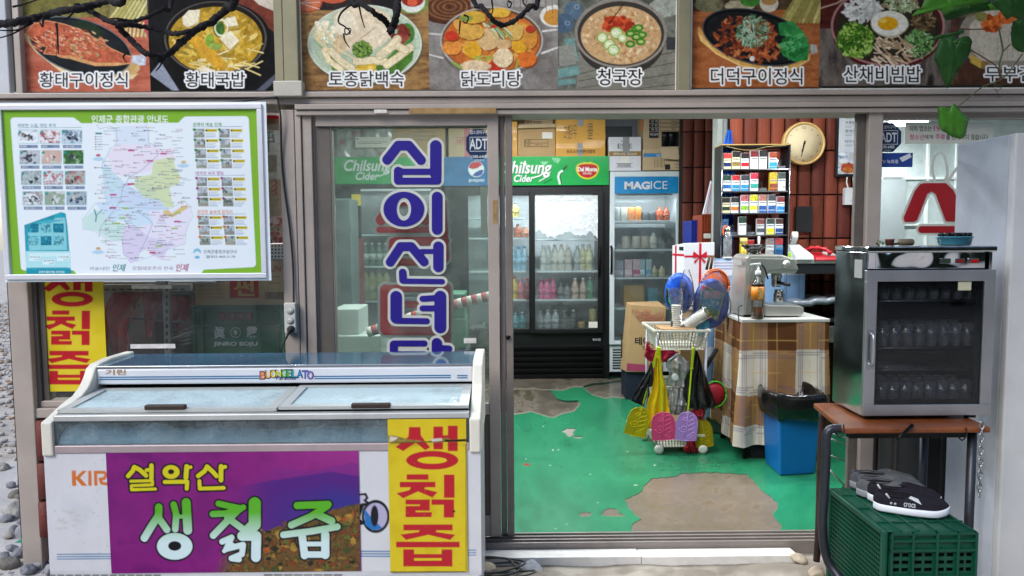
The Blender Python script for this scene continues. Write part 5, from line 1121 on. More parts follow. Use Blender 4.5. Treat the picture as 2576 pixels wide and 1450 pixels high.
c=V(2238,612,yt);o=MB().lathe((c.x,c.y,zs1+.001),[(.014,0),(.016,.02),(.018,.022),(.018,.026),(.013,.026)],16).build('clay_cup',mat('terracotta','#6a3f34',.7),None);tag(o,'small terracotta cup on top of the sterilizer','cup')
c=V(2279,612,yt);o=MB().lathe((c.x,c.y,zs1+.014),[(.011,-.028),(.0135,-.024),(.0135,.024),(.011,.028)],14,'x').build('wood_roll',mat('old_wood','#6a6250',.8,var=.4,vs=40),None);tag(o,'short weathered wood roll lying on the sterilizer','wood piece')
c=V(2258,618,yt);o=MB().tube(smoothpath([c+Vector((-.02,.01,.004)),c+Vector((.01,0,.008)),c+Vector((.03,.01,.004)),c+Vector((.05,0,.006))]),.005,6).build('dried_root',mat('dark_root','#3a2c24',.8),None);o.location.z=zs1-c.z+.001;tag(o,'dark dried root between the cup and the wood roll','root')
m=MB();r=random.Random(3);c=V(2213,614,yt)
for i in range(22):
 p=Vector((c.x+r.uniform(-.02,.03),c.y+r.uniform(-.01,.02),zs1+r.uniform(.003,.018)));d1=Vector((r.uniform(-1,1),r.uniform(-1,1),r.uniform(-.3,.6))).normalized()*.012;d2=d1.cross(Vector((0,0,1)))*.5
 m.add([p-d1,p+d2*.8,p+d1,p-d2*.8],[(0,1,2,3)])
o=m.build('leaf_sprig',mat('sprig','#4f6a34',.6),None);tag(o,'small green leafy sprig at the left end of the sterilizer top','sprig')
# ---------------------------------------------------------------- white cold cabinets at the right edge
X0=1.95;f0=VX(2538,700,X0).y;b0=-.075;zt0=VX(2405,366,X0).z;zt1=VX(2533,338,X0).z;print('wf',f0,VX(2405,450,X0).y,zt0,zt1)
zt=(zt0+zt1)/2
t=thing('cold_cabinet','tall white metal refrigerator seen from its bare left side','refrigerator',(X0+.3,-.25,GZ))
MB().box(X0,X0+.62,f0+.03,VX(2405,450,X0).y,GZ+.05,zt).build('body',mat('appliance_white','#b9bfca',.42,var=.2,vs=3.5,bump=.15),t,.006)
MB().box(X0-.004,X0+.62,f0-.01,f0+.026,.0,zt).build('door',mat('appliance_door','#c5c7c8',.4,var=.08),t,.008)
MB().box(X0+.01,X0+.6,f0+.03,f0+.1,GZ,GZ+.05).build('foot_plate',mat('black_plastic'),t)
a=VX(2545,1372,X0+.02);m=MB().box(X0+.01,X0+.6,f0-.03,f0-.012,GZ,.0-.03)
m.build('lower_grille',mat('grille','#b5b8ae',.5),t,.004)
m=MB()
for i in range(3):m.box(X0+.06,X0+.5,f0-.033,f0-.029,GZ+.02+i*.022,GZ+.03+i*.022)
m.build('grille_slot',mat('black_plastic'),t)
# ---------------------------------------------------------------- green crate with shoes
gx0=F(2245,1336,.425);print('crate',gx0)
cx0=1.255;cy0=F(2245,1338,.425).y;cy1=F(2140,1226,.425).y;cx1=F(2450,1330,.425).x;cz=.425;czb=GZ
t=thing('crate','dark green plastic crate lying on its side under the table with shoes on top','crate',((cx0+cx1)/2,(cy0+cy1)/2,GZ))
m_gr=mat('crate_green','#0c4634',.38,var=.2,vs=8)
m=MB();n=26
for i in range(n+1):
 y=cy0+.02+(cy1-cy0-.04)*i/n;m.box(cx0+.002,cx0+.006,y-.0016,y+.0016,czb+.02,cz-.02)
for i in range(30):
 z=czb+.02+(cz-czb-.04)*i/29;m.box(cx0+.0,cx0+.004,cy0+.02,cy1-.02,z-.0016,z+.0016)
m.build('mesh_panel',m_gr,t)
m=MB().box(cx0-.006,cx0+.012,cy0,cy0+.022,czb,cz).box(cx0-.006,cx0+.012,cy1-.022,cy1,czb,cz).box(cx0-.006,cx0+.012,cy0+.022,cy1-.022,cz-.02,cz-.001).box(cx0-.006,cx0+.012,cy0+.022,cy1-.022,czb,czb+.02)
m.build('end_frame',m_gr,t,.006)
m=MB();
zr_=[cz-.006,cz-.03,cz-.062,cz-.152,cz-.24,cz-.32,czb+.02]
for x in(cx0+.014,cx0+.085,cx0+.165,cx0+.235,cx1-.012):m.box(x,x+.008,cy0-.012,cy0+.003,czb,cz-.002)
for z in zr_:m.box(cx0+.014,cx1-.004,cy0-.010,cy0+.002,z-.004,z+.004)
xsn=[cx0+.022,cx0+.085,cx0+.093,cx0+.165,cx0+.173,cx0+.235,cx0+.243,cx1-.012]
def slotted(xa,xb,za,zb,rows):
 hh=(zb-za)/(rows*2+1)
 for r_ in range(rows*2+1):
  z0,z1=za+r_*hh,za+(r_+1)*hh
  if r_%2==0:m.box(xa,xb,cy0+.0,cy0+.003,z0,z1)
  else:
   L_=xb-xa;m.box(xa,xa+L_*.08,cy0,cy0+.003,z0,z1);m.box(xa+L_*.44,xa+L_*.56,cy0,cy0+.003,z0,z1);m.box(xa+L_*.92,xb,cy0,cy0+.003,z0,z1)
for k in range(0,8,2):
 if xsn[k+1]-xsn[k]<.01:continue
 m.box(xsn[k],xsn[k+1],cy0+.0,cy0+.003,cz-.062,cz-.002)
 slotted(xsn[k],xsn[k+1],cz-.15,cz-.062,3)
 if k !=2:slotted(xsn[k],xsn[k+1],cz-.22,cz-.155,2);m.box(xsn[k],xsn[k+1],cy0+.0,cy0+.003,cz-.32,cz-.222)
 else:m.box(xsn[k],xsn[k+1],cy0+.0,cy0+.003,cz-.32,cz-.152)
 m.box(xsn[k],xsn[k+1],cy0+.0,cy0+.003,czb,cz-.322)
m.build('front_wall',m_gr,t);MB().box(cx0+.014,cx1-.006,cy0+.02,cy0+.024,czb+.01,cz-.01).build('inner_shade',mat('crate_shade','#04140f',.9),t)  # near black sheet painting the crate's inner shade behind its slots
m=MB().box(cx0+.013,cx1,cy0+.004,cy1,cz-.006,cz-.003)
for k in range(5):x=cx0+.05+k*(cx1-cx0-.07)/4;m.box(x,x+.006,cy0+.004,cy1,cz-.003,cz+.003)
for k in range(3):y=cy0+.08+k*.13;m.box(cx0+.013,cx1,y,y+.006,cz-.003,cz+.002)
m.box(cx1-.004,cx1,cy0+.004,cy1,czb,cz-.007).box(cx0+.013,cx1-.005,cy1-.004,cy1,czb,cz-.007).build('top_wall',m_gr,t)
def shoe(heel,toe,cz_,up,sole,label,grp,extra=None,wd=.098):
 a_,b_=F(*heel,cz_),F(*toe,cz_);cx,cy=(a_.x+b_.x)/2,(a_.y+b_.y)/2+wd*.35;L=(b_-a_).length;yaw=math.atan2(b_.y-a_.y,b_.x-a_.x)
 t=thing('shoe',label,'shoe',(cx,cy,cz_),grp);N=22;K=18;ca,sa=math.cos(yaw),math.sin(yaw)
 def wy(s):return wd/2*(.60+.42*math.sin(min(1,max(0,(s+.08)))*2.35)**1.6)*(1 if s<.74 else math.sqrt(max(0,1-((s-.74)/.26)**2))*.97+.03)*(1 if s>.12 else math.sqrt(max(.02,1-((.12-s)/.12)**2)))
 def P(s,y,z):x=(s-.5)*L;return(cx+x*ca-y*sa,cy+x*sa+y*ca,cz_+z)
 m=MB();vs,fs=[],[]
 ss_=[i/N for i in range(N+1)]
 for s in ss_:
  toe=.012*max(0,(s-.75)/.25)**2
  for(o,z)in((1.0,0),(1.1,.006),(1.1,.02),(1.02,.026)):
   vs+=[P(s,wy(s)*o,z+toe),P(s,-wy(s)*o,z+toe)]
 for i in range(N):
  b,c=i*8,(i+1)*8
  for k in range(3):fs+=[(b+2*k,c+2*k,c+2*k+2,b+2*k+2),(b+2*k+1,b+2*k+3,c+2*k+3,c+2*k+1)]
  fs+=[(b,b+1,c+1,c),(b+6,c+6,c+7,b+7)]
 fs+=[(0,2,3,1),(2,4,5,3),(4,6,7,5)];e=N*8;fs+=[(e,e+1,e+3,e+2),(e+2,e+3,e+5,e+4),(e+4,e+5,e+7,e+6)]
 m.add(vs,fs,True);m.build('sole',sole,t)
 def hz_(s):
  if s<.06:return .052+.024*(s/.06)**.6
  if s<.52:return .076-.020*math.sin((s-.06)/.46*math.pi)
  return max(.024,.078-.030*((s-.52)/.48)**1.2-.026*max(0,(s-.86)/.14)**2)
 m=MB();vs,fs=[],[]
 for s in ss_:
  toe=.012*max(0,(s-.75)/.25)**2;H=hz_(s);op=(.52 if s<.54 else 0)
  for k in range(K+1):
   q=-1+2*k/K
   if op and abs(q)<op:z=H*1.0;yv=q/op*.52*wy(s)*.92;z=H-.045*(1-abs(q/op)**3)
   else:
    a=math.acos(max(-1,min(1,q)));z=.02+(H-.02)*math.sin(a)**.65;yv=q*wy(s)
    if op:z=.02+(H-.02)*min(1,(1-abs(q))/(1-op))**.55;yv=math.copysign(wy(s)*(1-.42*min(1,(1-abs(q))/(1-op))**2),q)
   vs.append(P(s,yv,z+toe))
 for i in range(N):
  for k in range(K):b=i*(K+1)+k;fs.append((b,b+K+1,b+K+2,b+1))
 m.add(vs,fs,True);u=m.build('upper',up,t);sd_=u.modifiers.new('soft','SUBSURF');sd_.levels=sd_.render_levels=1
 m=MB();vs=[]
 for i in range(9):s=.06+.46*i/8;
 rim=[P(.05+.5*(1-math.cos(q))/2,math.sin(q)*.024*(1.25 if q<3.15 else 1.25),hz_(.3)+.002)for q in[2*math.pi*k/24 for k in range(24)]]
 m.tube(rim+[rim[0]],.0028,6).build('collar',up,t)
 m2=MB();m2.add([tuple(Vector(p)-Vector((0,0,.006)))for p in rim],[tuple(range(24))]);m2.build('insole',mat('shoe_dark','#050506',.95),t)
 m=MB();st=[P(.55+.42*math.sin(q),math.cos(q)*.030,.0)for q in[math.pi*k/14 for k in range(15)]]
 st=[P(.56+.38*math.sin(math.pi*k/14),math.cos(math.pi*k/14)*.030,.055-.022*math.sin(math.pi*k/14)+.006)for k in range(15)]
 m.tube(st,.0022,6).build('seam',extra or up,t)
 return t,(lambda s,y,z:P(s,y if y !='side' else-wy(s)*.96-.0015,z))
m_nv=mat('navy_canvas','#17141f',.85,var=.2,vs=30,bump=.3,bs=300);m_gy=mat('grey_canvas','#55585c',.85,var=.25,vs=24,bump=.3,bs=300)
m_ws=mat('white_sole','#d8dde4',.5);m_gs=mat('grey_sole','#868a90',.6);m_w2=mat('patch_white','#b9bdc0',.7)
pf=F(2303,1306,cz+.006);L_=.285
s1,P=shoe((2208,1286),(2404,1308),cz+.004,m_nv,m_ws,'navy slip on shoe with white sole and lettering, nearest on the green crate','navy shoes on the green crate')
def side(a,b):
 s=.38+.15*a;return Vector(P(s,'side',.046-.015*b))
letters(s1,'crocs',0,0,1,1,0,m_w2,bold=.02,fn=side)
for q in(.22,.27):MB().tube([P(q,'side',.036),Vector(P(q,'side',.036))+Vector((0,-.002,0))],.0045,10).build('eyelet',m_w2,s1)
MB().prism([P(.44,-.043,.062),P(.60,'side',.046),P(.56,-.040,.062),P(.47,-.036,.068)],(0,-.003,0)).build('side_patch',m_w2,s1)
MB().tube([P(.15,-.036,.068),P(.20,'side',.052)],.0035,6).build('lace',m_w2,s1)
s2,P=shoe((2193,1264),(2382,1284),cz+.004,m_nv,m_ws,'navy slip on shoe with white sole, behind the nearest one','navy shoes on the green crate')
MB().tube([P(.12,-.034,.07),P(.16,-.044,.055)],.0035,6).build('lace',m_w2,s2)
p3_=F(2235,1254,cz+.006)
s3,P=shoe((2165,1252),(2345,1262),cz+.004,m_gy,m_gs,'dark grey slip on shoe, second from the back of the green crate','grey shoes on the green crate',mat('grey_trim','#5f6468',.8))
s4,P=shoe((2148,1232),(2322,1242),cz+.004,m_gy,m_gs,'dark grey slip on shoe at the very back of the green crate','grey shoes on the green crate',mat('grey_trim'))
# ---------------------------------------------------------------- power strip, cables
a=R(717,762,746,838,-.06);t=thing('power_strip','white three socket power strip fixed to the middle post','power strip',((a[0]+a[1])/2,-.05,a[2]))
MB().box(a[0],a[1],-.075,-.04,a[2],a[3]).build('strip_body',mat('strip_plastic','#c4c4be',.45),t,.005)
for i,q in enumerate((783,808,829)):
 c=V(731 if i<2 else 730,q,-.075);MB().lathe((c.x,c.y,c.z),[(.017,-.0005),(.017,.0),(.014,.004)][:2],20,'y').build('socket',mat('socket_grey','#9a9a94',.5),t)
 MB().lathe((c.x,c.y-.0008,c.z),[(.0145,0),(.0145,.0003)],20,'y').build('socket_well',mat('socket_white','#b5b5ae',.5),t)
 for s_ in(-1,1):MB().lathe((c.x+s_*.006,c.y-.0012,c.z-s_*.002),[(.002,0),(.002,.0004)],8,'y').build('socket_hole',mat('black_plastic'),t)
c=V(731,829,-.09);t=thing('plug','black plug with its cord pushed into the bottom socket of the power strip','plug',c)
MB().lathe((c.x,c.y-.008,c.z),[(.010,0),(.0155,.006),(.0155,.02)],16,'y').build('plug_body',mat('black_rubber','#26272a',.6),t)
MB().tube(smoothpath([c+Vector((0,-.004,0)),V(724,843,-.1),V(716,860,-.1),V(708,880,-.1),V(700,900,-.1),V(690,930,-.08)]),[.009,.009,.009,.008,.007,.006,.005,.005,.005,.005]+[.0035]*40,8).build('cord',mat('black_rubber'),t)
o=MB().tube(smoothpath([V(530,262,-.06),V(620,254,-.06),V(680,246,-.06),V(697,248,-.06),V(702,270,-.06),V(706,300,-.06),V(709,400,-.045),V(716,480,-.045),V(727,560,-.045),V(735,640,-.045),V(738,700,-.045),V(739,762,-.05)]),.0042,8).build('cable',mat('black_rubber'),None);tag(o,'black cable running down the middle post to the power strip','cable')
pts=[]
for i in range(60):
 a=i/60*2*math.pi*2.6;rr=.1+.02*math.sin(i*.7);pts.append((V(1235,1390,-.2).x+rr*1.1*math.cos(a)+.02*math.sin(i*.31),-.27+rr*.75*math.sin(a)+.01*i/30,-.02+.00035*i+.004*math.sin(i)))
pts+=[(pts[-1][0]+.1,-.3,-.02),(V(1345,1405,-.3).x,-.28,-.02),(V(1320,1425,-.35).x,-.33,-.02),(V(1260,1412,-.35).x,-.34,-.02)]
o=MB().tube(smoothpath(pts,3),.0048,8).build('cable',mat('grey_cable','#4a4a46',.6),None);tag(o,'coiled grey cable lying on the ground beside the freezer','cable')
# ---------------------------------------------------------------- stones
def rock(c,s,seed,m,name='rock',sq=(1,.85,.65),sub=3):
 bm=bmesh.new();bmesh.ops.create_icosphere(bm,subdivisions=sub,radius=1);r=random.Random(seed)
 ax_=[Vector((r.gauss(0,1),r.gauss(0,1),r.gauss(0,1))).normalized()for _ in range(7)];lim=[r.uniform(.66,.95)for _ in ax_]
 from mathutils import noise as mn
 off=Vector((r.uniform(0,50),)*3);q=[sq[0]*r.uniform(.85,1.2),sq[1]*r.uniform(.85,1.2),sq[2]*r.uniform(.85,1.15)]
 rot=Euler((r.uniform(-.4,.4),r.uniform(-.4,.4),r.uniform(0,6))).to_matrix()
 for v in bm.verts:
  p=v.co.copy()
  for a,l in zip(ax_,lim):
   d=p.dot(a)
   if d>l:p-=a*(d-l)*.85
  p*=1+.10*mn.noise(p*1.6+off)+.03*mn.noise(p*5+off);p=Vector((p.x*q[0],p.y*q[1],p.z*q[2]));v.co=rot@p*s+Vector(c)
 me=bpy.data.meshes.new(name);bm.to_mesh(me);bm.free()
 for p in me.polygons:p.use_smooth=True
 return link(name,me,m)
m_rk=[mat('rock_a','#8d8f95',.85,var=.4,vs=14,bump=.7,bs=60),mat('rock_b','#a3a19d',.85,var=.4,vs=16,bump=.7,bs=60),mat('rock_c','#77726b',.9,var=.4,vs=12,bump=.7,bs=50),mat('rock_d','#86888f',.85,var=.5,vs=30,bump=.8,bs=90)]
def gz_left(x,y):return GZ-.03
big=[(60,1215,60),(35,1290,85),(120,1262,45),(20,1225,30),(55,1345,62),(105,1352,52),(168*.0+110,1395,65),(40,1400,50),(85,1425,45),(15,1352,36),(12,1425,60),(60,1442,44),(118,1440,50),(90,1312,34),(30,1248,34),(70,1375,34),(20,1385,30),(130,1418,36),(105,1375,38),(48,1318,32),(5,1310,40),(0,1180,34),(45,1255,30),(25,1335,26),(0,1405,36)]
for i,(x,y,s)in enumerate(big):
 p=F(x,y,GZ+.03);d=p.y+CD;o=rock(p+Vector((0,.03,0)),s*.5*d/FPX,i+20,m_rk[i%4]);tag(o,'rounded grey rock in the rubble pile left of the freezer','rock','rocks in the pile left of the freezer')
mf=MB();r=random.Random(2)
def pebbles(mat_,region,n,sz,name,seed,zoff=0):
 r=random.Random(seed);vs,fs=[],[]
 base=[(1,0,0),(-1,0,0),(0,1,0),(0,-1,0),(0,0,1),(0,0,-1)];tri=[(0,2,4),(2,1,4),(1,3,4),(3,0,4),(2,0,5),(1,2,5),(3,1,5),(0,3,5)]
 for i in range(n):
  x,y=r.uniform(*region[0]),r.uniform(*region[1]);s=r.uniform(*sz);a=r.uniform(0,3.14);b=len(vs)
  for q in base:
   px_,py_,pz=q[0]*s*r.uniform(.8,1.3),q[1]*s*r.uniform(.6,1),q[2]*s*r.uniform(.5,.8)
   vs.append((x+px_*math.cos(a)-py_*math.sin(a),y+px_*math.sin(a)+py_*math.cos(a),zoff+GZ+s*.3+pz))
  fs+=[tuple(b+k for k in f)for f in tri]
 me=bpy.data.meshes.new(name);me.from_pydata(vs,[],fs);o=link(name,me,mat_);o['kind']='stuff'
 ss2=o.modifiers.new('soft','SUBSURF');ss2.levels=ss2.render_levels=1
 return o
pebbles(m_rk[0],((-2.6,-1.45),(-1.6,.0)),2600,(.012,.032),'gravel',5);pebbles(m_rk[1],((-2.6,-1.45),(-1.6,.0)),1500,(.01,.028),'gravel',6)
pebbles(mat('pale_gravel','#b3b0ad',.9,var=.4,vs=2),((-12,-2.4),(1.65,14)),9000,(.02,.06),'gravel',7);pebbles(mat('tan_gravel','#a08a76',.9,var=.4,vs=2),((-12,-2.4),(1.65,14)),3500,(.02,.07),'gravel',8)
for x,y,s,lab in((2010,1405,40,'round beige stone at the right end of the marble threshold'),(2052,1440,36,'grey stone on the ground below the table leg'),(1225,1432,42,'flat rough stone at the foot of the freezer beside the cable')):
 p=F(x,y,-.03);o=rock(p,s*.55*(p.y+CD)/FPX,int(x),mat('beige_stone','#a89b88',.85,var=.35,vs=12,bump=.6,bs=40),'stone',(1.2,.9,.6));tag(o,lab,'stone')
p=F(1335,1432,-.05);o=rock(p,.07,77,m_rk[0],'stone',(1.3,.6,.2));tag(o,'flat grey oval stone set in the concrete before the threshold','stone')
# ---------------------------------------------------------------- vine overhead
m_br=mat('vine_bark','#1f1b1d',.9,var=.5,vs=30,bump=1,bs=90)
def branch(pts,Y,r0,r1,T,label,twigs=()):
 ex=lambda p,q:[(p[0]-900,p[1]+60)]if p[0]<-100 else[(p[0]+(p[0]-q[0])*2,p[1]-1100)]if p[1]<0 else[]
 pts=ex(pts[0],pts[1])+list(pts)+ex(pts[-1],pts[-2])
 P_=smoothpath([V(*T(x,y),Y+.05*math.sin(i*1.7))for i,(x,y)in enumerate(pts)],8);n=len(P_);r=random.Random(len(pts)+int(pts[0][0]))
 P_=[p+Vector((r.uniform(-1,1),r.uniform(-1,1),r.uniform(-1,1)))*.0025 for p in P_]
 t=thing('vine_branch',label,'vine branch',P_[0])
 MB().tube(P_,[(r0+(r1-r0)*i/(n-1))*r.uniform(.82,1.2)for i in range(n)],10).build('stem',m_br,t)
 for tw in twigs:
  Q=smoothpath([V(*T(x,y),Y)for x,y in tw],5);MB().tube(Q,[.0038*(1-.6*i/len(Q))for i in range(len(Q))],6).build('twig',m_br,t)
k_=1/FPX*(CD-.7)
branch([(-160,215),(0,208),(150,190),(280,165),(430,120),(560,90),(680,80),(800,45),(930,5),(1100,-80)],-.75,.0135,.0105,c1,'thick dark vine branch crossing the fish picture at the top left',(((640,95),(590,150),(545,175)),((300,160),(200,240),(90,300),(-60,340)),((280,200),(140,260),(-40,260)),((370,150),(365,230),(340,190)),((110,60),(230,30),(420,-40))))
branch([(640,50),(760,90),(900,165),(1040,205),(1200,225),(1400,270),(1530,292),(1700,240)],-.72,.0095,.0075,c1,'thinner dark vine branch running toward the yellow soup picture',(((480,200),(495,300),(500,470)),((900,175),(1000,160),(1200,170),(1440,40))))
branch([(1000,215),(1080,300),(1180,400),(1280,470),(1400,490)],-.70,.0095,.010,c1,'short dark vine branch slanting down left of the yellow soup',(((1290,470),(1330,540),(1320,590)),((1100,440),(1060,490),(1090,540))))
branch([(1370,510),(1480,440),(1560,360),(1700,250),(1830,180),(1950,70),(2030,-60)],-.70,.0105,.0150,c1,'dark vine branch curving up over the yellow soup bowl',(((1400,480),(1380,560),(1340,610)),))
branch([(1020,180),(1130,190),(1250,150),(1400,80),(1480,-20)],-.68,.007,.008,c1,'thin dark vine arch between the fish and the soup picture')
branch([(640,-60),(740,30),(850,110),(930,170),(990,240),(1000,270)],-.70,.0085,.011,c2_,'dark vine branch slanting over the white chicken picture',(((720,40),(740,140),(770,240)),((660,35),(570,110),(545,190),(600,230),(640,270),(610,300),(600,250),(650,250),(640,300)),((590,290),(600,350),(640,410))))
branch([(1060,-60),(1050,40),(1040,150),(1010,240),(985,275)],-.70,.0135,.0115,c2_,'short thick vine stub hanging over the white chicken picture')
branch([(1690,-60),(1780,60),(1860,160),(1940,215),(2040,190),(2130,120),(2200,50),(2270,-40)],-.70,.008,.009,c2_,'dark vine loop hanging over the orange stew picture',(((1860,0),(1870,90),(1850,140)),((2000,10),(2030,30),(2010,70),(1990,30)),((1590,180),(1580,300)),((1620,130),(1660,150),(1640,200),(1610,180))))
branch([(2110,-60),(2190,40)],-.7,.003,.003,c2_,'thin dark twig at the top of the orange stew picture')
m_lv=mat('leaf_green','#1f4d17',.5,var=.3,vs=14,trans=0);m_lb=mat('leaf_bright','#3f7a1f',.45,var=.3,vs=14)
for mm_ in(m_lv,m_lb):
 pb=mm_.node_tree.nodes['Principled BSDF'];pb.inputs['Subsurface Weight'].default_value=.0
def leaf(pts,Y,T,label,m,tilt=.15):
 P2=[T(*p)for p in pts];cx=sum(p[0]for p in P2)/len(P2);cy=sum(p[1]for p in P2)/len(P2);vs=[V(cx,cy,Y)+Vector((0,-.012,0))];r=random.Random(int(cx))
 out=[]
 for i in range(len(P2)):
  a,b=P2[i],P2[(i+1)%len(P2)];L_=math.hypot(b[0]-a[0],b[1]-a[1]);n=max(1,int(L_/4))
  for k in range(n):q=k/n;out.append((a[0]+(b[0]-a[0])*q+r.uniform(-.9,.9),a[1]+(b[1]-a[1])*q+r.uniform(-.9,.9)))
 n=len(out);rings=[1,.75,.5,.25];vs=[];fs=[]
 for q in rings:
  for x,y in out:
   X_,Z_=cx+(x-cx)*q,cy+(y-cy)*q;vs.append(V(X_,Z_,Y+tilt*(Z_-cy)/FPX*2+.012*q*q-.004*math.sin(X_*.25)*q))
 vs.append(V(cx,cy,Y));c=len(vs)-1
 for j in range(3):
  for i in range(n):k=(i+1)%n;fs.append((j*n+i,j*n+k,(j+1)*n+k,(j+1)*n+i))
 for i in range(n):fs.append((3*n+i,3*n+(i+1)%n,c))
 me=bpy.data.meshes.new('vine_leaf');me.from_pydata(vs,[],fs)
 for p in me.polygons:p.use_smooth=True
 o=link('vine_leaf',me,m);so=o.modifiers.new('thickness','SOLIDIFY');so.thickness=.0006;tag(o,label,'leaf')
 g=MB();ys_=[p[1]for p in out];bi=min(range(n),key=lambda i:abs(out[i][0]-cx)*.6+(out[i][1]-min(ys_)));base=Vector(vs[bi]).lerp(Vector(vs[-1]),.35)
 for q in range(0,n,max(3,n//9)):e=Vector(vs[q]);g.tube([base+Vector((0,-.0012,0)),base.lerp(e,.5)+Vector((0,-.0022,0)),base.lerp(e,.93)+Vector((0,-.0012,0))],[.0011,.0008,.0003],5)
 g.build('vein',mat('leaf_vein','#5f8a3a',.5),o);return o
leaf([(1690,430),(1750,410),(1800,440),(1815,470),(1860,425),(1910,415),(1960,440),(1978,480),(1960,600),(1900,700),(1800,850),(1720,980),(1685,1022),(1660,960),(1600,800),(1540,680),(1560,560),(1600,460)],-.62,c4,'large dark green heart shaped vine leaf hanging left of the tofu picture',m_lv)
leaf([(1580,1240),(1640,1225),(1720,1250),(1770,1190),(1810,1230),(1880,1320),(1940,1370),(1920,1450),(1905,1560),(1850,1600),(1740,1570),(1620,1500),(1590,1400)],-.6,c4,'green lobed vine leaf hanging in front of the cream notice sign',m_lb)
leaf([(1280,180),(1400,80),(1440,-30),(2000,-60),(2180,-40),(2180,20),(2000,60),(1800,100),(1660,170),(1580,100),(1420,160)],-.6,c4,'long bright green vine leaf over the egg picture',m_lb)
leaf([(1900,60),(2160,-40),(2200,20),(2180,120),(2000,150),(1850,190),(1680,240),(1640,180),(1760,110)],-.55,c4,'dark vine leaf between the egg and tofu pictures',m_lv)
leaf([(2440,250),(2560,200),(2640,220),(2650,580),(2560,610),(2500,590),(2430,520),(2420,380)],-.58,c4,'dark green vine leaf at the right edge of the tofu picture',m_lv)
leaf([(2150,60),(2250,20),(2310,60),(2280,120),(2180,125)],-.56,c4,'small bright vine leaf above the orange kimchi',m_lb)
leaf([(2180,20),(2300,-60),(2650,-60),(2650,200),(2520,230),(2440,190),(2380,230),(2300,130)],-.66,c4,'broad shaded vine leaf in the upper right corner',m_lv)
leaf([(1460,470),(1600,400),(1760,390),(1880,340),(1900,370),(1780,430),(1640,440),(1560,460)],-.57,c4,'narrow dark vine leaf beside the heart shaped one',m_lv)
m_rs=mat('red_stem','#5a2f24',.7);m_gs2=mat('green_stem','#4f5a34',.7)
def stem(pts,Y,r,m,label):
 o=MB().tube(smoothpath([V(*c4(x,y),Y)for x,y in pts],5),r,6).build('vine_shoot',m,None);tag(o,label,'stem')
stem([(1700,360),(1850,335),(1960,340),(2150,335)],-.6,.0022,m_rs,'thin red leaf stem above the tofu');stem([(1970,580),(2120,670),(2260,770),(2300,900)],-.6,.002,m_rs,'thin red leaf stem right of the heart shaped leaf')
stem([(1830,1215),(1960,1110),(2100,1000),(2300,920),(2400,830),(2560,620)],-.6,.0025,m_gs2,'long thin green stem carrying the lowest leaf')
stem([(2280,300),(2320,500),(2330,600),(2290,750),(2320,900)],-.6,.003,m_gs2,'upright thin green stem in front of the tofu picture');stem([(2330,600),(2420,510)],-.6,.002,m_rs,'short forked red stem in front of the tofu picture')
stem([(2220,1010),(2260,980),(2310,1000),(2290,1040),(2240,1030),(2280,1080),(2300,1120),(2250,1130)],-.6,.0012,m_gs2,'curled green tendril under the tofu picture')
m=MB();r=random.Random(15);vs,fs=[],[]  # loose leaves above the frame, added to shade the right half
for i in range(2600):
 c=Vector((r.uniform(.3,4.6),r.uniform(-3.1,-.2),3.05+r.uniform(0,.5)));s=r.uniform(.05,.1);u=Vector((r.gauss(0,1),r.gauss(0,1),r.gauss(0,.5))).normalized();v_=u.cross(Vector((r.gauss(0,1),r.gauss(0,1),r.gauss(0,1)))).normalized();b=len(vs)
 vs+=[c-u*s,c+v_*s*.6,c+u*s,c-v_*s*.6];fs.append((b,b+1,b+2,b+3))
me=bpy.data.meshes.new('added_vine_canopy');me.from_pydata(vs,[],fs);o=link('added_vine_canopy',me,m_lv);o['kind']='stuff';o['label']='unseen vine canopy added to shade the right half of the shop front'
m=MB();r=random.Random(12);vs,fs=[],[]  # leaf wall behind the camera, added to darken glass reflections
for i in range(11000):
 a=r.uniform(math.pi*1.0,math.pi*2.0);d=15+r.uniform(-1,4);z=r.uniform(-.1,8+1.2*math.sin(a*7));c=Vector((d*math.cos(a),d*math.sin(a)-2,z));s=r.uniform(.12,.34)
 u=Vector((r.gauss(0,1),r.gauss(0,1),r.gauss(0,1))).normalized();v_=u.cross(Vector((r.gauss(0,1),r.gauss(0,1),r.gauss(0,1)))).normalized();b=len(vs)
 vs+=[c-u*s,c+v_*s*.6,c+u*s,c-v_*s*.6];fs.append((b,b+1,b+2,b+3))
me=bpy.data.meshes.new('unseen_woods');me.from_pydata(vs,[],fs);o=link('unseen_woods',me,mat('woods_leaf','#2c3a24',.8,var=.4,vs=.4));o['kind']='stuff';o['label']='unseen tree wall added to darken the reflections in the glass'
m=MB();vs=[];n=40
for i in range(n+1):a=math.pi*(.98+1.04*i/n);zz=6.5+1.2*math.sin(a*9);vs+=[(19.5*math.cos(a),19.5*math.sin(a)-2,GZ),(19.5*math.cos(a),19.5*math.sin(a)-2,zz)]
m.add(vs,[(2*i,2*i+2,2*i+3,2*i+1)for i in range(n)]).build('backdrop_wall',mat('backdrop_green','#1a2416',.9,var=.6,vs=.6),kind='structure')  # unseen dark wall behind the leaves, added to darken reflections further
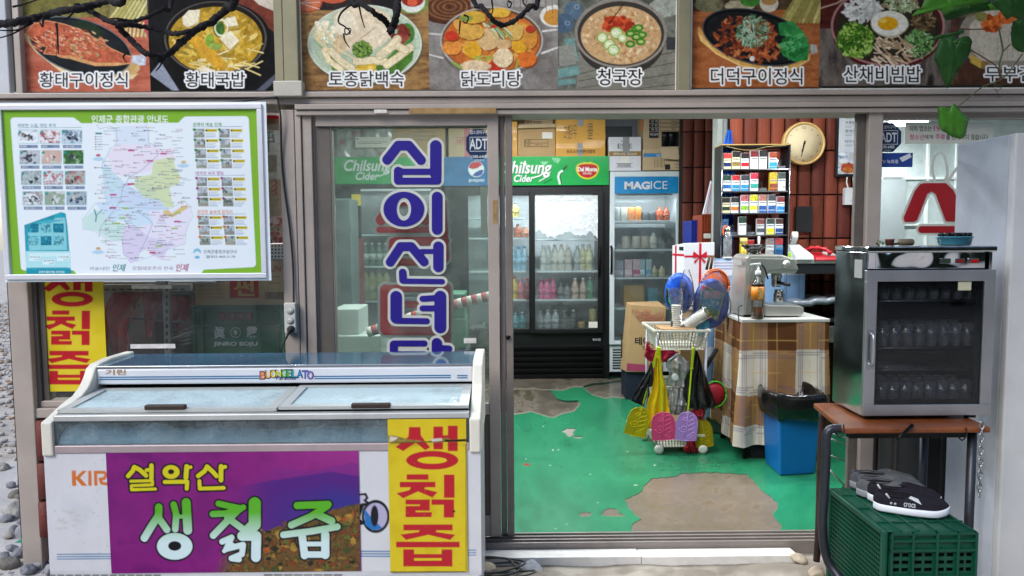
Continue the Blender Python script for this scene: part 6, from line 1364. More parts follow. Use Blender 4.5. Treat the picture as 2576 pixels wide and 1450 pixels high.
# ================================================================ inside the shop
def c5(x,y):return(1257.9+x*.3687,440.3+y*.3687)
def c3b(x,y):return(1257.9+x*.2603,276.7+y*.2603)
def c6(x,y):return(1522+x*.2819,597.5+y*.2819)
def c7(x,y):return(1635.2+x*.2928,276.7+y*.2928)
def c8(x,y):return(1635.2+x*.2169,566+y*.2169)
def c9(x,y):return(1509.4+x*.2602,849.1+y*.2602)
YF=F(1400,953).y;print('YF',YF)
m_blk=mat('fridge_black','#101113',.4,var=.3,vs=4,spec=.35);m_shelf=mat('shelf_white','#cfd8d8',.4);m_liner=mat('fridge_liner','#c3cacc',.5)
m_fog=glassmat('fogged_glass',(.95,.98,.99),.09,(.7,.78,.78),.7,.03,lo=.03,ns=5,bump=(.15,70))
BC={}
def bottle(x,y,z,hh,r,col,cap,label,grp,kind='bottle',tall=True,lab=None):
 key=(round(hh,3),round(r,3),col,cap,kind)
 if key in BC:
  c=copytree(BC[key],label=label);c.location=(x,y,z)
  if grp:c['group']=grp
  return c
 t=thing(kind,label,{'bottle':'bottle','can':'can','juice_carton':'carton'}[kind],(x,y,z),grp)
 if kind=='bottle':
  MB().lathe((x,y,z),[(r*.9,0),(r,hh*.03),(r*.98,hh*.3),(r,hh*.55),(r*.92,hh*.68),(r*.42,hh*.86),(r*.36,hh*.92)],14).build('bottle_body',mat('btl'+col,col,.25,var=.35,vs=12),t)
  MB().lathe((x,y,z),[(r*.44,hh*.9),(r*.44,hh)],10).build('cap',mat('cap'+cap,cap,.4),t)
  MB().lathe((x,y,z),[(r*1.01,hh*.25),(r*1.02,hh*.52)],14).build('bottle_label',mat('blb'+(lab or col),lab or col,.4,var=.5,vs=30),t)
 elif kind=='can':
  MB().lathe((x,y,z),[(r*.85,0),(r,hh*.05),(r,hh*.93),(r*.85,hh)],14).build('can_body',mat('can'+col,col,.3,var=.35,vs=14),t)
  MB().lathe((x,y,z),[(r*.84,hh),(r*.84,hh*1.01)],12).build('can_top',mat('chrome'),t)
 else:
  MB().box(x-r,x+r,y-r,y+r,z,z+hh).build('pack',mat('jcn'+col,col,.4,var=.2,vs=20),t,.002)
  MB().box(x-r*.98,x+r*.98,y-r*1.03,y-r*.99,z+hh*.15,z+hh*.4).build('pack_print',mat('jcp'+cap,cap,.4,var=.3,vs=30),t)
 BC[key]=t;return t
def row(specs,base_py,Y,T,where,kind='bottle',r=.03):
 """specs: (x, top y, colour, cap, words[, kind]) measured in a zoom"""
 z=None
 for i,q in enumerate(specs):
  a,b=T(q[0],base_py),T(q[0],q[1]);p0,p1=V(a[0],a[1],Y),V(b[0],b[1],Y);k=q[5]if len(q)>5 else kind
  if z is None:z=p0.z
  bottle(p0.x,Y,z,round(p1.z-z,2),q[6]if len(q)>6 else r,q[2],q[3],'%s, %s on %s'%(q[4],ORD[i],where),None,k,lab=q[7]if len(q)>7 else None)
# ---- double door fridge
t=thing('display_fridge','black double door drinks fridge under a green sign','fridge',(V(1330,900,YF).x,YF+.3,0))
a=R(1120,397,1535,953,YF);xa,xb,zt=a[0],a[1],a[3]
g1=R(1345.6,490,1503,827,YF);zgr=V(1430,870,YF).z
m=MB().box(xa,xa+.06,YF+.02,YF+.75,.0,zt).box(xb-.07,xb,YF+.02,YF+.75,.0,zt).box(xa+.06,xb-.07,YF+.02,YF+.75,zt-.05,zt).box(xa+.06,xb-.07,YF+.03,YF+.75,.03,g1[2]-.02).box(xa+.06,xb-.07,YF+.03,YF+.3,V(1430,484,YF).z,zt-.051)
m.build('body',m_blk,t,.004)
MB().box(xa+.06,xb-.07,YF+.7,YF+.74,g1[2]-.02,V(1430,484,YF).z).build('liner',m_liner,t)
s=R(1118,397,1526,463.5,YF)
A=Art(1112,394,1532,467,'#1ba04e');A.noise(1112,394,1532,467,['#16a048','#1ca852','#18a24c'],60,4)
A.T,A.k=c3b,.2603
for dx,c_ in((6,'#0d3a20'),(0,'#eef2ee')):
 A.text('Chilsung',20+dx,494+dx,500+dx,655+dx,c_,bold=.02,shear=.25);A.text('Cider',135+dx,628+dx,330+dx,698+dx,c_,bold=.02,shear=.25)
 A.line([(325+dx,655+dx),(380+dx,640+dx),(440+dx,600+dx),(490+dx,560+dx)],12,c_);A.line([(380+dx,690+dx),(440+dx,655+dx),(485+dx,600+dx)],8,c_)
star=[]
for i in range(10):q=math.pi*i/5-math.pi/2;rr=24 if i%2==0 else 10;star.append((240+rr*math.cos(q),525+rr*math.sin(q)))
A.poly(star,'#eef2ee');A.line([(425,708),(500,672)],8,'#0c3a1e');A.line([(645,545),(600,590),(575,640),(590,715)],16,'#0c3a1e');A.line([(600,590),(572,610),(562,650),(578,712)],20,'#dfeee4')
A.poly([(390,500),(470,500),(425,545)],'#8fd0a4');A.poly([(500,466),(590,466),(560,520),(520,500)],'#7cc894',var=.4,vs=6)
app=[(845+108*math.cos(i/30*6.283)*(1-.05*math.cos(i/30*12.566)),580+72*math.sin(i/30*6.283)-10*math.cos(2*i/30*6.283))for i in range(30)]
A.poly(app,'#e8d42c',grow=2.2);A.poly(app,'#b8202a',grow=-1);A.poly([(800,500),(845,512),(890,500),(850,525)],'#e8d42c')
A.text('Del Monte',752,553,938,596,'#f2f2ee',bold=.03);A.text('Quality',802,600,888,630,'#f2f2ee',shear=.3)
A.T,A.k=(lambda x,y:(x,y)),1
A.rect(1100,390,1233,470,'#2a6a9c',var=.2);A.ell(1198,426,20,20,'#e8ecf0');A.poly([(1179,422),(1182,414),(1190,408),(1204,407),(1214,414),(1200,424),(1188,426)],'#c23038');A.poly([(1217,428),(1212,440),(1200,445),(1188,442),(1196,434),(1208,428)],'#2a4a9c');A.text('pepsi',1180,449,1218,460,'#dfe6ee',bold=.01)
A.mesh('brand_sign',YF-.002,printed('sign_print',.25,coat=.4),t,step=1.3,gain=.8);MB().box(s[0],s[1],YF-.0005,YF+.03,s[2],s[3]).build('sign_box',m_blk,t,.003)
def door(xl_,xr_,zl_,zh_,gx0,gx1,gz0,gz1,Y,par):
 m=MB().box(xl_,gx0,Y,Y+.03,zl_,zh_).box(gx1,xr_,Y,Y+.03,zl_,zh_).box(gx0,gx1,Y,Y+.03,zl_,gz0).box(gx0,gx1,Y,Y+.03,gz1,zh_)
 d=m.build('door',m_blk,par,.003);MB().box(gx0,gx1,Y+.008,Y+.012,gz0,gz1).build('door_glass',m_fog,d);return d
o1=R(1333.5,481,1516,837,YF)
d1=door(o1[0],o1[1],o1[2],o1[3],g1[0],g1[1],g1[2],g1[3],YF-.03,t)
xg=V(1178,600,YF).x;d2=door(xa+.01,o1[0]+.03,o1[2],o1[3],xg,V(1331,600,YF).x,g1[2],g1[3],YF+.003,t)
hp=[V(1508.6,q,YF-.05)for q in(621,627,690,697)];hp[0].y=hp[3].y=YF-.03;MB().tube(hp,.009,8).build('handle',mat('black_metal'),d1)
hh_=R(1486,810,1503,825,YF-.033);MB().box(hh_[0]-.02,hh_[1],YF-.034,YF-.0305,hh_[2],hh_[3]).build('door_notice',mat('paper','#d8d4cc',.7),d1)
for i in range(6):
 q=871+i*14.5;e=R(1160,q,1517,q+8,YF);MB().hexa([(e[0],YF-.005,e[2]),(e[1],YF-.005,e[2]),(e[1],YF+.02,e[2]),(e[0],YF+.02,e[2]),(e[0],YF-.025,e[3]),(e[1],YF-.025,e[3]),(e[1],YF+.02,e[3]),(e[0],YF+.02,e[3])]).build('grille_slat',mat('slat','#1d1e21',.45,.2),t)
letters(t,'롯데기공',1491,852,1511,858,YF-.002+.03-.0305,mat('ink_white','#c9ccd0',.5),bold=.01)
for py in(440,655,850):
 u,v_=c5(450,py);z=V(u,v_,YF+.03).z;MB().box(g1[0]-.02,g1[1]+.02,YF+.03,YF+.5,z-.016,z).build('shelf',m_shelf,t)
for py in(290,428,655,850):
 u,v_=c5(150,py);z=V(u,v_,YF+.06).z;MB().box(xg-.05,g1[0]-.09,YF+.06,YF+.5,z-.016,z).build('shelf',m_shelf,t)
W3="the %s shelf, black fridge's right door"
row([(297,480,'#c3c8bd','#d8dad8','milky bottle with dark print'),(330,478,'#b5bab2','#d0d2d0','milky bottle with dark print'),(375,476,'#c0beb2','#e0c0b0','milky bottle'),(418,476,'#c6c4b6','#d8b8b0','milky bottle'),(466,478,'#bcb8aa','#e8e8e4','milky bottle'),(528,480,'#a8b0ac','#c0c8c8','grey bottle'),(565,476,'#c6c29a','#e8e8e0','pale yellow bottle'),(607,476,'#cdc9a2','#f0f0e8','pale yellow bottle')],655,YF+.12,c5,W3%'second',r=.038)
row([(281,712,'#c0507a','#c23a5a','pink bottle'),(320,710,'#cf5a8c','#d0406a','pink bottle'),(362,708,'#b84a70','#c8385a','pink bottle'),(415,745,'#7a7e7c','#6a6e70','short grey bottle'),(458,745,'#7f8380','#5f6366','short grey bottle'),(512,705,'#c0aa9c','#e8ded8','pinkish beige bottle'),(566,705,'#b8a090','#e8ded8','pinkish beige bottle'),(614,695,'#4c8a6a','#9fb0a8','green bottle')],850,YF+.12,c5,W3%'third',r=.036)
row([(275,930,'#8a9294','#a8aeb0','grey bottle'),(325,922,'#9aa2a6','#b8bec2','grey bottle'),(378,918,'#a0a8ac','#c0c6ca','grey bottle'),(440,925,'#4a5054','#8a9094','dark bottle'),(500,922,'#2c3238','#c8ccd0','dark bottle with white print'),(555,1000,'#a8884a','#8a6a30','low gold tin','can'),(634,915,'#b0a060','#d0c080','gold can','can')],1045,YF+.12,c5,W3%'bottom',r=.038)
W4="the %s shelf, black fridge's left door"
row([(105,190,'#8a7a2a','#3a3020','yellow glass bottle')],288,YF+.14,c5,W4%'top',r=.036)
row([(120,340,'#b85a2c','#5a2418','orange bottle'),(170,350,'#c08060','#d8c8b8','pale orange bottle')],428,YF+.14,c5,W4%'second',r=.036)
row([(92,490,'#7aa8b8','#c0e0ec','light blue bottle'),(126,486,'#86b4c8','#5aa8d0','light blue bottle'),(166,484,'#90b8c4','#6ab0d0','light blue bottle')],655,YF+.14,c5,W4%'third',r=.034)
row([(98,695,'#c8b02c','#c85a20','yellow bottle'),(140,705,'#c06a74','#d890a0','pink bottle'),(186,708,'#8a1c34','#c02a3a','dark red printed bottle')],850,YF+.14,c5,W4%'fourth',r=.036)
row([(104,940,'#6aa8b4','#8ac4dc','short light blue bottle'),(152,938,'#5a9aa0','#a0d0e0','short light blue bottle')],1045,YF+.14,c5,W4%'bottom',r=.038)
def fridge_fill(t,x0,x1,Y,z,e):  # added light brightening the fridge contents, under a plain unlit strip
 MB().box(x0,x1,Y+.05,Y+.07,z-.02,z).build('fill_strip',mat('white_plastic','#d3d5d6',.4),t)
 L=bpy.data.lights.new('area_glow','AREA');L.shape='RECTANGLE';L.size=x1-x0;L.size_y=.05;L.energy=e;L.color=(.9,.97,1)
 o=bpy.data.objects.new('area_glow',L);COL.objects.link(o);o.parent=t;o.location=Vector(((x0+x1)/2,Y+.06,z-.03))-t.location;o.rotation_euler=(math.radians(25),0,0)
fridge_fill(t,xg+.05,g1[1]-.05,YF,V(1430,486,YF).z,6)
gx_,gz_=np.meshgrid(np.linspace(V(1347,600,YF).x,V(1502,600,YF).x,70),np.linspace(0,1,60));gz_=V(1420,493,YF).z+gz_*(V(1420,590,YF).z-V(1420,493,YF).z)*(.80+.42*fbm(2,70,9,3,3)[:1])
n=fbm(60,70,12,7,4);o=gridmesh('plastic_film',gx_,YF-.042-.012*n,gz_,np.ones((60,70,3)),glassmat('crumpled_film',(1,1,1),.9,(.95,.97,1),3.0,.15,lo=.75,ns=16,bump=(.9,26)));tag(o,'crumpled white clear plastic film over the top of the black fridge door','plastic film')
# ---- white upright fridge
YM=YF+.0
t=thing('display_fridge','white upright drinks fridge under a blue sign','fridge',(V(1626,900,YM).x,YM+.3,0))
a=R(1534,430,1718.5,937,YM);xa,xb=a[0],a[1];m_fwh=mat('fridge_white','#c4cdd0',.35,var=.06,coat=.2)
MB().box(xa,xa+.04,YM+.03,YM+.65,a[2],a[3]).box(xb-.05,xb,YM+.03,YM+.65,a[2],a[3]).box(xa+.04,xb-.05,YM+.03,YM+.65,a[3]-.06,a[3]).box(xa+.04,xb-.05,YM+.03,YM+.65,a[2],V(1600,868,YM).z).box(xa+.04,xb-.05,YM+.6,YM+.64,V(1600,868,YM).z,a[3]-.06).build('body',m_fwh,t,.004)
g=R(1546,487,1700,857,YM);zt=a[3]
m=MB().box(xa,g[0],YM-.0,YM+.03,V(1600,867,YM).z,zt-.006).box(g[1],xb,YM,YM+.03,V(1600,867,YM).z,zt-.006).box(g[0],g[1],YM,YM+.03,V(1600,867,YM).z,g[2]).box(g[0],g[1],YM,YM+.03,V(1600,445,YM).z,zt-.006)
d1=m.build('door',m_fwh,t,.004);MB().box(g[0],g[1],YM+.01,YM+.014,g[2],V(1600,487,YM).z).build('door_glass',m_fog,d1)
s=R(1546,445,1706,487,YM);MB().box(s[0],s[1],YM-.004,YM-.001+.009,s[2],s[3]).build('brand_sign',mat('sign_blue','#1c7cb4',.25,var=.08,coat=.4),t,.001)
letters(t,'MAG',1571,457,1635,477,YM-.0065,mat('ink_white'),bold=.05);letters(t,'ICE',1637,456,1679,476,YM-.0065,mat('ink_white'))
hp=[V(1538.5,q,YM-.03)for q in(620,626,683,689)];hp[0].y=hp[3].y=YM-.001;MB().tube(hp,.011,8).build('handle',mat('black_metal'),d1)
m=MB()
for i in range(8):e=R(1542,880+i*6.6,1572,883.2+i*6.6,YM);m.box(e[0],e[1]+.25,YM+.026,YM+.0295,e[2],e[3])
m.build('vent_slot',mat('black_plastic'),t)
MB().box(xa+.03,xb-.03,YM+.08,YM+.6,.0,a[2]).build('foot_plate',mat('black_plastic'),t)
fridge_fill(t,g[0]+.03,g[1]-.03,YM,V(1600,487,YM).z,1.8)
for py in(318,508,700,908):
 u,v_=c5(980,py);z=V(u,v_,YM+.04).z;MB().box(g[0]-.0,g[1],YM+.04,YM+.5,z-.016,z).build('shelf',m_shelf,t)
W5="the white fridge's %s shelf"
row([(795,222,'#8a908e','#a8a8a0','grey can','can'),(846,222,'#aaa89e','#b0b0a8','pale grey can','can'),(892,220,'#c87a42','#e0a070','orange and white can','can'),(938,220,'#cc7a34','#e0a060','orange and white can','can'),(990,252,'#3c4448','#50585c','dark can','can'),(1036,258,'#343c40','#50585c','dark can','can'),(1086,222,'#a84a26','#b85a34','orange brown bottle'),(1132,220,'#9c4624','#a85030','orange brown bottle')],312,YM+.14,c5,W5%'top',r=.038)
row([(858,418,'#b0a89a','#a0988a','beige can','can'),(930,418,'#b8b2a4','#a8a294','beige can','can'),(990,415,'#b4a898','#a8a090','beige can','can'),(1046,395,'#cfd0c4','#e0e0d8','white bottle'),(1098,430,'#7c8280','#8a9090','grey bottle'),(1155,400,'#33393c','#44494c','dark bottle')],502,YM+.14,c5,W5%'second',r=.042)
row([(790,585,'#8c949c','#b8bec8','small grey pack','juice_carton',.024),(822,585,'#9098a4','#b8bec8','small grey pack','juice_carton',.024),(872,575,'#c4aab0','#e0c8d0','pink drink carton','juice_carton',.036),(926,575,'#c8acb4','#b86a80','pink drink carton','juice_carton',.036),(968,575,'#9ab4bc','#d0e4ec','light blue drink carton','juice_carton',.034),(1006,575,'#a2bcc4','#6aa8c8','light blue drink carton','juice_carton',.034),(1052,625,'#c9c09a','#d8d0b0','short cream bottle'),(1102,625,'#cdc49e','#d8d0b0','short cream bottle')],694,YM+.14,c5,W5%'third',r=.034)
a_=c5(845,840);b_=c5(985,755);q=R(a_[0],b_[1],b_[0],a_[1],YM+.12);o=MB().box(q[0],q[1],YM+.12,YM+.3,V(1600,774,YM+.04).z,q[3]).build('box',mat('amber_box','#a8803c',.6),None,.004);tag(o,'amber box lying on the fourth shelf of the white fridge','box')
row([(1036,770,'#3a8a98','#60b0bc','teal pack','juice_carton',.045),(1080,800,'#55686c','#7a8a8c','grey glass','can')],902,YM+.14,c5,W5%'fourth',r=.036)
# ---- fridge seen through the left door
def cg(x,y):return(691.8+x*.4338,264.2+y*.4338)
t=thing('display_fridge','dark drinks fridge with a green sign seen through the left sliding door','fridge',(V(980,900,YF).x,YF+.3,0))
a=R(846,398,1112,950,YF);xa,xb,zt=a[0],a[1],a[3]
MB().box(xa,xa+.05,YF+.02,YF+.7,0,zt).box(xb-.05,xb,YF+.02,YF+.7,0,zt).box(xa+.05,xb-.05,YF+.02,YF+.7,V(980,470,YF).z,zt).box(xa+.05,xb-.05,YF+.02,YF+.7,0,V(980,850,YF).z).box(xa+.05,xb-.05,YF+.6,YF+.64,V(980,850,YF).z,V(980,470,YF).z).build('body',m_blk,t,.004)
A=Art(843,395,1116,463,'#1ba04e');A.noise(843,395,1116,463,['#16a048','#1ca852'],50,6);A.T,A.k=cg,.4338
for dx,c_ in((2,'#0d4a28'),(0,'#e6eee8')):A.text('Chilsung',400+dx,318+dx,675+dx,405+dx,c_,bold=.02,shear=.25);A.text('Cider',468+dx,390+dx,605+dx,436+dx,c_,bold=.02,shear=.25)
A.line([(600,415),(640,400),(665,370)],6,'#e6eee8')
A.mesh('brand_sign',YF-.002,printed('sign_print'),t,step=1.6,gain=.8)
for py in(750,935,1137):
 u,v_=cg(600,py);z=V(u,v_,YF+.03).z;MB().box(xa+.05,xb-.05,YF+.03,YF+.5,z-.016,z).build('shelf',m_shelf,t)
fridge_fill(t,xa+.1,xb-.1,YF,V(980,475,YF).z,5)
g=R(905,487,1100,845,YF);m=MB().box(xa+.02,g[0]+.02,YF,YF+.018,V(980,850,YF).z,V(980,475,YF).z).box(g[1],xb,YF,YF+.018,V(980,850,YF).z,V(980,475,YF).z);d1=m.build('door',m_blk,t);MB().box(g[0]+.02,g[1],YF+.004,YF+.008,V(980,850,YF).z,V(980,475,YF).z).build('door_glass',m_fog,d1)
W6='the %s shelf of the fridge seen through glass'
row([(485,800,'#4a6a58','#c8ccc8','green bottle','bottle',.036,'#c0c8c0'),(525,800,'#4a6a58','#c8ccc8','green bottle','bottle',.036,'#c0c8c0'),(565,800,'#4a6a58','#c8ccc8','green bottle','bottle',.036,'#c0c8c0'),(605,800,'#4a6a58','#c8ccc8','green bottle','bottle',.036,'#c0c8c0'),(645,800,'#4a6a58','#c8ccc8','green bottle','bottle',.036,'#c0c8c0')],930,YF+.12,cg,W6%'middle')
row([(487,950,'#8a8a34','#7a7a3a','yellow green bottle'),(527,950,'#8a8a34','#7a7a3a','yellow green bottle'),(567,950,'#94903a','#7a7a3a','yellow green bottle'),(607,950,'#8a8a34','#7a7a3a','yellow green bottle'),(650,950,'#94903a','#7a7a3a','yellow green bottle')],1130,YF+.12,cg,W6%'lower',r=.04)
a_=R(884,489,907,518,YF-.01);o=MB().box(a_[0],a_[1],YF-.004,YF-.002,a_[2],a_[3]).build('notice',mat('yellow_paper','#d0b82c',.6),None);tag(o,'small yellow notice on the fridge seen through the left door','notice')
# ---- cartons
m_card=mat('cardboard','#a88a62',.85,var=.12,vs=5,bump=.1,bs=40);mi=mat('ink_brown','#3a2c24',.7);mi2=mat('ink_black')
def carton(a,b,c,d,Y,dep,label,m=None,lets=(),bars=(),name='carton',cat='box',rest=None,tape=None):
 q=R(a,b,c,d,Y);z0=q[2]if rest is None else rest
 t=thing(name,label,cat,((q[0]+q[1])/2,Y+dep/2,z0))
 MB().box(q[0],q[1],Y,Y+dep,z0,q[3]).build('box_body',m or m_card,t,.004)
 for(x0,y0,x1,y1,mm)in bars:e=R(x0,y0,x1,y1,Y-.001);MB().box(e[0],e[1],Y-.0016,Y-.0004,e[2],e[3]).build('print_block',mm,t)
 for l in lets:letters(t,l[0],l[1],l[2],l[3],l[4],Y-.0026,l[5]if len(l)>5 else mi,bold=l[6]if len(l)>6 else 0)
 if tape:e=R(*tape,Y-.002);MB().box(e[0],e[1],Y-.0045,Y-.0032,e[2],e[3]).build('tape',mat('clear_tape','#b08a2c',.15,coat=.5),t)
 return t
ztop=V(1400,397,YF).z;YB=YF+.03
m_yel=mat('yellow_carton','#c08e38',.55,var=.08,coat=.1);m_tan2=mat('pale_card','#b39c7c',.85,var=.12)
carton(1262,306,1302,398,YB+.02,.4,'ochre carton at the far left of the boxes over the open doorway',m_yel,rest=ztop)
t=carton(1303,323,1397,398,YB,.38,'open brown carton with torn flap and a white label on the black fridge',None,[('1,000 EA',1344,363,1365,367),('품 명',1320,354,1331,359,mi,.01),('수 량',1320,363,1331,368,mi,.01)],[(1364,333,1390,349,mat('paper')),(1319,351,1379,352,mi),(1319,360,1379,361,mi),(1319,369,1379,370,mi),(1319,351,1320,370,mi),(1378,351,1379,370,mi),(1333,351,1333.8,370,mi)],rest=ztop)
e=R(1302,314,1396,325,YB);MB().hexa([(e[0],YB-.05,e[2]),(e[1],YB-.05,e[2]+.01),(e[1],YB,e[2]+.012),(e[0],YB,e[2]),(e[0]+.01,YB-.06,e[3]-.01),(e[1]+.005,YB-.06,e[3]),(e[1]+.005,YB-.054,e[3]),(e[0]+.01,YB-.054,e[3]-.01)]).build('flap',m_tan2,t)
MB().box(e[0],e[1],YB+.02,YB+.3,e[2]-.03,e[2]-.02).build('dark_inside',mat('card_dark','#4a3a28',.9),t)
carton(1304,262,1391,322,YB+.18,.2,'brown carton with small printed Korean lines behind the open one',m_tan2,[('EC_NE',1332,293,1355,298,mi,.02),('에코원 테이블냅킨',1326,304,1364,311,mi,.01),('(80매X100밴드)',1329,313,1363,318,mi)],rest=V(1340,322,YB+.18).z-.3)
carton(1286,270,1320,301,YB-.03,.2,'small white box at the top left of the doorway stack',mat('white_card','#c9c4b8',.7))
t=carton(1398,262,1523,396,YB-.03,.42,'large yellow carton with handwriting and brown tape on the black fridge',m_yel,[('완도소안바른김협회',1425,377,1497,386,mi,.016),('인정하는 소안산김',1438,291,1488,298,mi,.01),('고춧',1418,316,1434,352,mat('ink_grey','#6a5c48',.8)),('당무',1432,313,1451,350,mat('ink_grey')),('콜',1477,311,1492,350,mat('ink_grey'))],[(1453,360,1466,392,mat('clear_tape'))],rest=ztop,tape=(1453,286,1468,318))
t=carton(1531,345,1613,430,YM+.01,.35,'white carton with gold band and yellow tape on the white fridge',mat('white_card2','#c9c9cf',.5,var=.05),[('ESSE',1554,362,1590,374,mi2,.0),('KT&G',1563,354,1578,358,mi2,.02),('SPECIAL GOLD',1543,385,1602,390,mat('ink_white'),.01)],[(1532,381,1612,393,mat('gold_band','#8a6a2c',.4)),(1549,411.5,1592,412.3,mi2),(1549,420.5,1592,421.3,mi2),(1562,394,1583,410,mat('paper'))]+[(1554+i*2.6,412.5,1555+i*2.6,420,mi2)for i in range(13)],rest=V(1600,430,YM).z,tape=(1567,345,1583,385))
MB().box(*R(1531,345,1532.5,430,YM+.0)[:2],YM-.03,YM,2.0,2.001).build('edge',mi,t)
tw=carton(1618,373,1746,428,YM-.02,.4,'flat pale carton with a blue stripe on the white fridge',m_tan2,[('Cap',1722,393,1740,400,mi2,.0),('10/1',1652,389,1664,394,mat('ink_white'),.01)],[(1619,386,1745,395,mat('stripe_cyan','#2a78ac',.5)),(1673,414,1686,427,mi2)]+[(1646,400+i*5,1672,400.7+i*5,mi)for i in range(5)]+[(1646+i*8.6,400,1646.7+i*8.6,420,mi)for i in range(4)]+[(1697,414,1712,415,mi2),(1697,422,1712,423,mi2)],rest=V(1600,430,YM).z)
zz=V(1660,373,YM).z
t=carton(1619,250,1737,376,YM-.0,.36,'tall beige carton with a printed table and a torn opening showing black cups',m_tan2,[('H92.5Ø',1685,293,1706,297,mi2),('16oz',1689,303,1702,307,mi2),('1,000',1687,313,1703,317,mi2),('PET',1690,323,1700,327,mi2),('품목명',1636,293,1654,299,mat('ink_white')),('규 격',1638,303,1654,309,mat('ink_white')),('수 량',1638,313,1654,319,mat('ink_white')),('재 질',1638,323,1654,329,mat('ink_white')),('제조날짜',1635,335,1656,342,mat('ink_white'))],[(1633,291,1657,301,mi2),(1633,302,1657,311,mi2),(1633,312,1657,321,mi2),(1633,322,1657,331,mi2),(1633,332,1657,348,mi2),(1664,332,1708,369,mat('hole_dark','#16181a',.4))]+[(1660,y,1731,y+.8,mi)for y in(291,298.5,301,308.5,311,318.5,321,328.5,331,345)]+[(1660,291,1660.8,345,mi),(1730.3,291,1731,345,mi),(1611+1,290,1615,330,mat('ink_orange','#c8602c',.6))],rest=zz)
for i,x in enumerate((1676,1694)):c=V(x,368,YM-.03);MB().lathe((c.x,YM-.006,c.z),[(.028,0),(.034,.11),(.036,.135)],14,sy=.25).build('cup_stack',mat('black_gloss'),t)
e=R(1662,369,1709,403,YM-.05);MB().hexa([(e[0]+.01,YM-.07,e[2]+.01),(e[1],YM-.07,e[2]),(e[1],YM-.066,e[2]),(e[0]+.01,YM-.066,e[2]+.01),(e[0],YM-.035,e[3]),(e[1]-.01,YM-.03,e[3]),(e[1]-.01,YM-.026,e[3]),(e[0],YM-.031,e[3])]).build('flap',mat('torn_card','#b8a486',.9),t)
a=R(1508,300,1612,400,YF+.66);t=thing('wall_window','small white framed window high on the back wall behind the cartons','window',((a[0]+a[1])/2,YF+.7,a[2]))
MB().box(a[0],a[1],YF+.66,YF+.7,a[2],a[3]).build('frame',mat('appliance_white'),t,.004);e=R(1520,318,1590,396,YF+.65);MB().box(e[0],e[1],YF+.652,YF+.66,e[2],e[3]).build('pane',mat('grey_pane','#6a7478',.2),t)
carton(950,300,1120,397,YB,.4,'wide beige carton seen through the top of the left sliding door',m_card,bars=[(960,318,978,342,mat('ink_pale','#b06a5c',.7)),(1040,322,1095,323,mi),(1040,332,1095,333,mi),(1040,342,1095,343,mi),(1040,352,1095,353,mi)],rest=ztop)
carton(1128,296,1250,394,YB,.4,'brown carton with a pink mark seen beside the blue security sticker',m_tan2,[('HITE',1150,350,1172,365,mat('ink_pink2','#b85a62',.7),.02)],[(1168,300,1182,395,mat('ink_pink3','#b86a74',.7)),(1149,345,1175,347,mat('ink_pink2'))],rest=ztop)
carton(893,345,985,372,YB-.05,.3,'white paper covered box seen through the upper left of the sliding door',mat('white_card'),[('▶',897,347,903,353,mat('ink_green','#1d6a3c',.6))],[(900,357,975,358,mi),(900,361,960,362,mi)])
m=MB();r=random.Random(5)
q=R(848,316,990,372,YB+.05)
nn=40;gx_,gz_=np.meshgrid(np.linspace(q[0],q[1],nn),np.linspace(q[3],ztop,16));n=fbm(16,nn,6,9,4)
cc=np.array(h('#8f938c'))*(.5+n)[...,None];rr_=np.clip((fbm(16,nn,5,10,3)-.6)*6,0,1)[...,None];cc=cc*(1-rr_)+np.array(h('#8c3a3a'))*rr_
o=gridmesh('snack_bag',gx_,YB+.02-.05*n,gz_,cc,printed('bag_print',.2,coat=.6));so=o.modifiers.new('thickness','SOLIDIFY');so.thickness=.15;so.offset=-1;tag(o,'clear bag of dried goods on the fridge seen through the left door','bag')
YC=2.85;pc=[V(*c5(880,1345),YC-.06),V(*c5(1060,1350),YC-.12),V(*c5(820,1290),YC+.22)]
t=thing('carton','tall tissue carton with red ornament and black Korean word standing before the white fridge','box',(pc[0].x,pc[0].y,pc[0].z))
A_,B_=V(*c5(848,1300),YC),V(*c5(1075,1345),YC)
zb_,zt_=V(*c5(900,1345),YC).z,V(*c5(900,885),YC).z
x_l,x_f,x_r=V(*c5(822,1200),YC+.15).x,V(*c5(865,1200),YC-.02).x,V(*c5(1110,1200),YC).x
MB().hexa([(x_f,YC,zb_),(x_r,YC-.03,zb_),(x_r,YC+.3,zb_),(x_l,YC+.17,zb_+.0),(x_f+.035,YC,zt_),(x_r+.02,YC-.03,zt_-.02),(x_r+.02,YC+.3,zt_-.0),(x_l+.05,YC+.17,zt_+.005)]).build('box_body',m_card,t,.004)
def cf(x,y):p=V(*c5(x,y),YC-.0);s_=(p.x-x_f)/(x_r-x_f);return Vector((p.x,YC-.03*s_-.002,p.z))
letters(t,'테이블',920,1105,1075,1160,0,mi2,bold=.02,fn=cf);letters(t,'Table',968,1170,1040,1195,0,mi2,bold=.0,fn=cf)
def quad(name,pts,fn,m,par,dy=.0005):o=MB().prism([fn(*p)for p in pts],(0,dy,0)).build(name,m,par);return o
quad('print_block',[(866,1285),(1105,1300),(1105,1345),(862,1335)],cf,mat('ink_crimson','#98385a',.7),t)
m=MB();mo=mat('ink_rose','#a85a52',.7)
for cx,cy,R_ in((960,915,60),(1040,930,70),(980,960,50),(1070,960,50)):
 for k in(1,.72,.45):m.tube([cf(cx+R_*k*math.cos(q),min(1010,cy+R_*k*.9*abs(math.sin(q))))for q in[math.pi*j/16 for j in range(17)]],.0022,4)
m.build('ornament',mo,t)
quad('print_block',[(838,1090),(848,1090),(846,1250),(836,1250)],lambda x,y:Vector((V(*c5(x,y),YC+.08).x-.012,YC+.1,V(*c5(x,y),YC+.08).z)),mi,t)
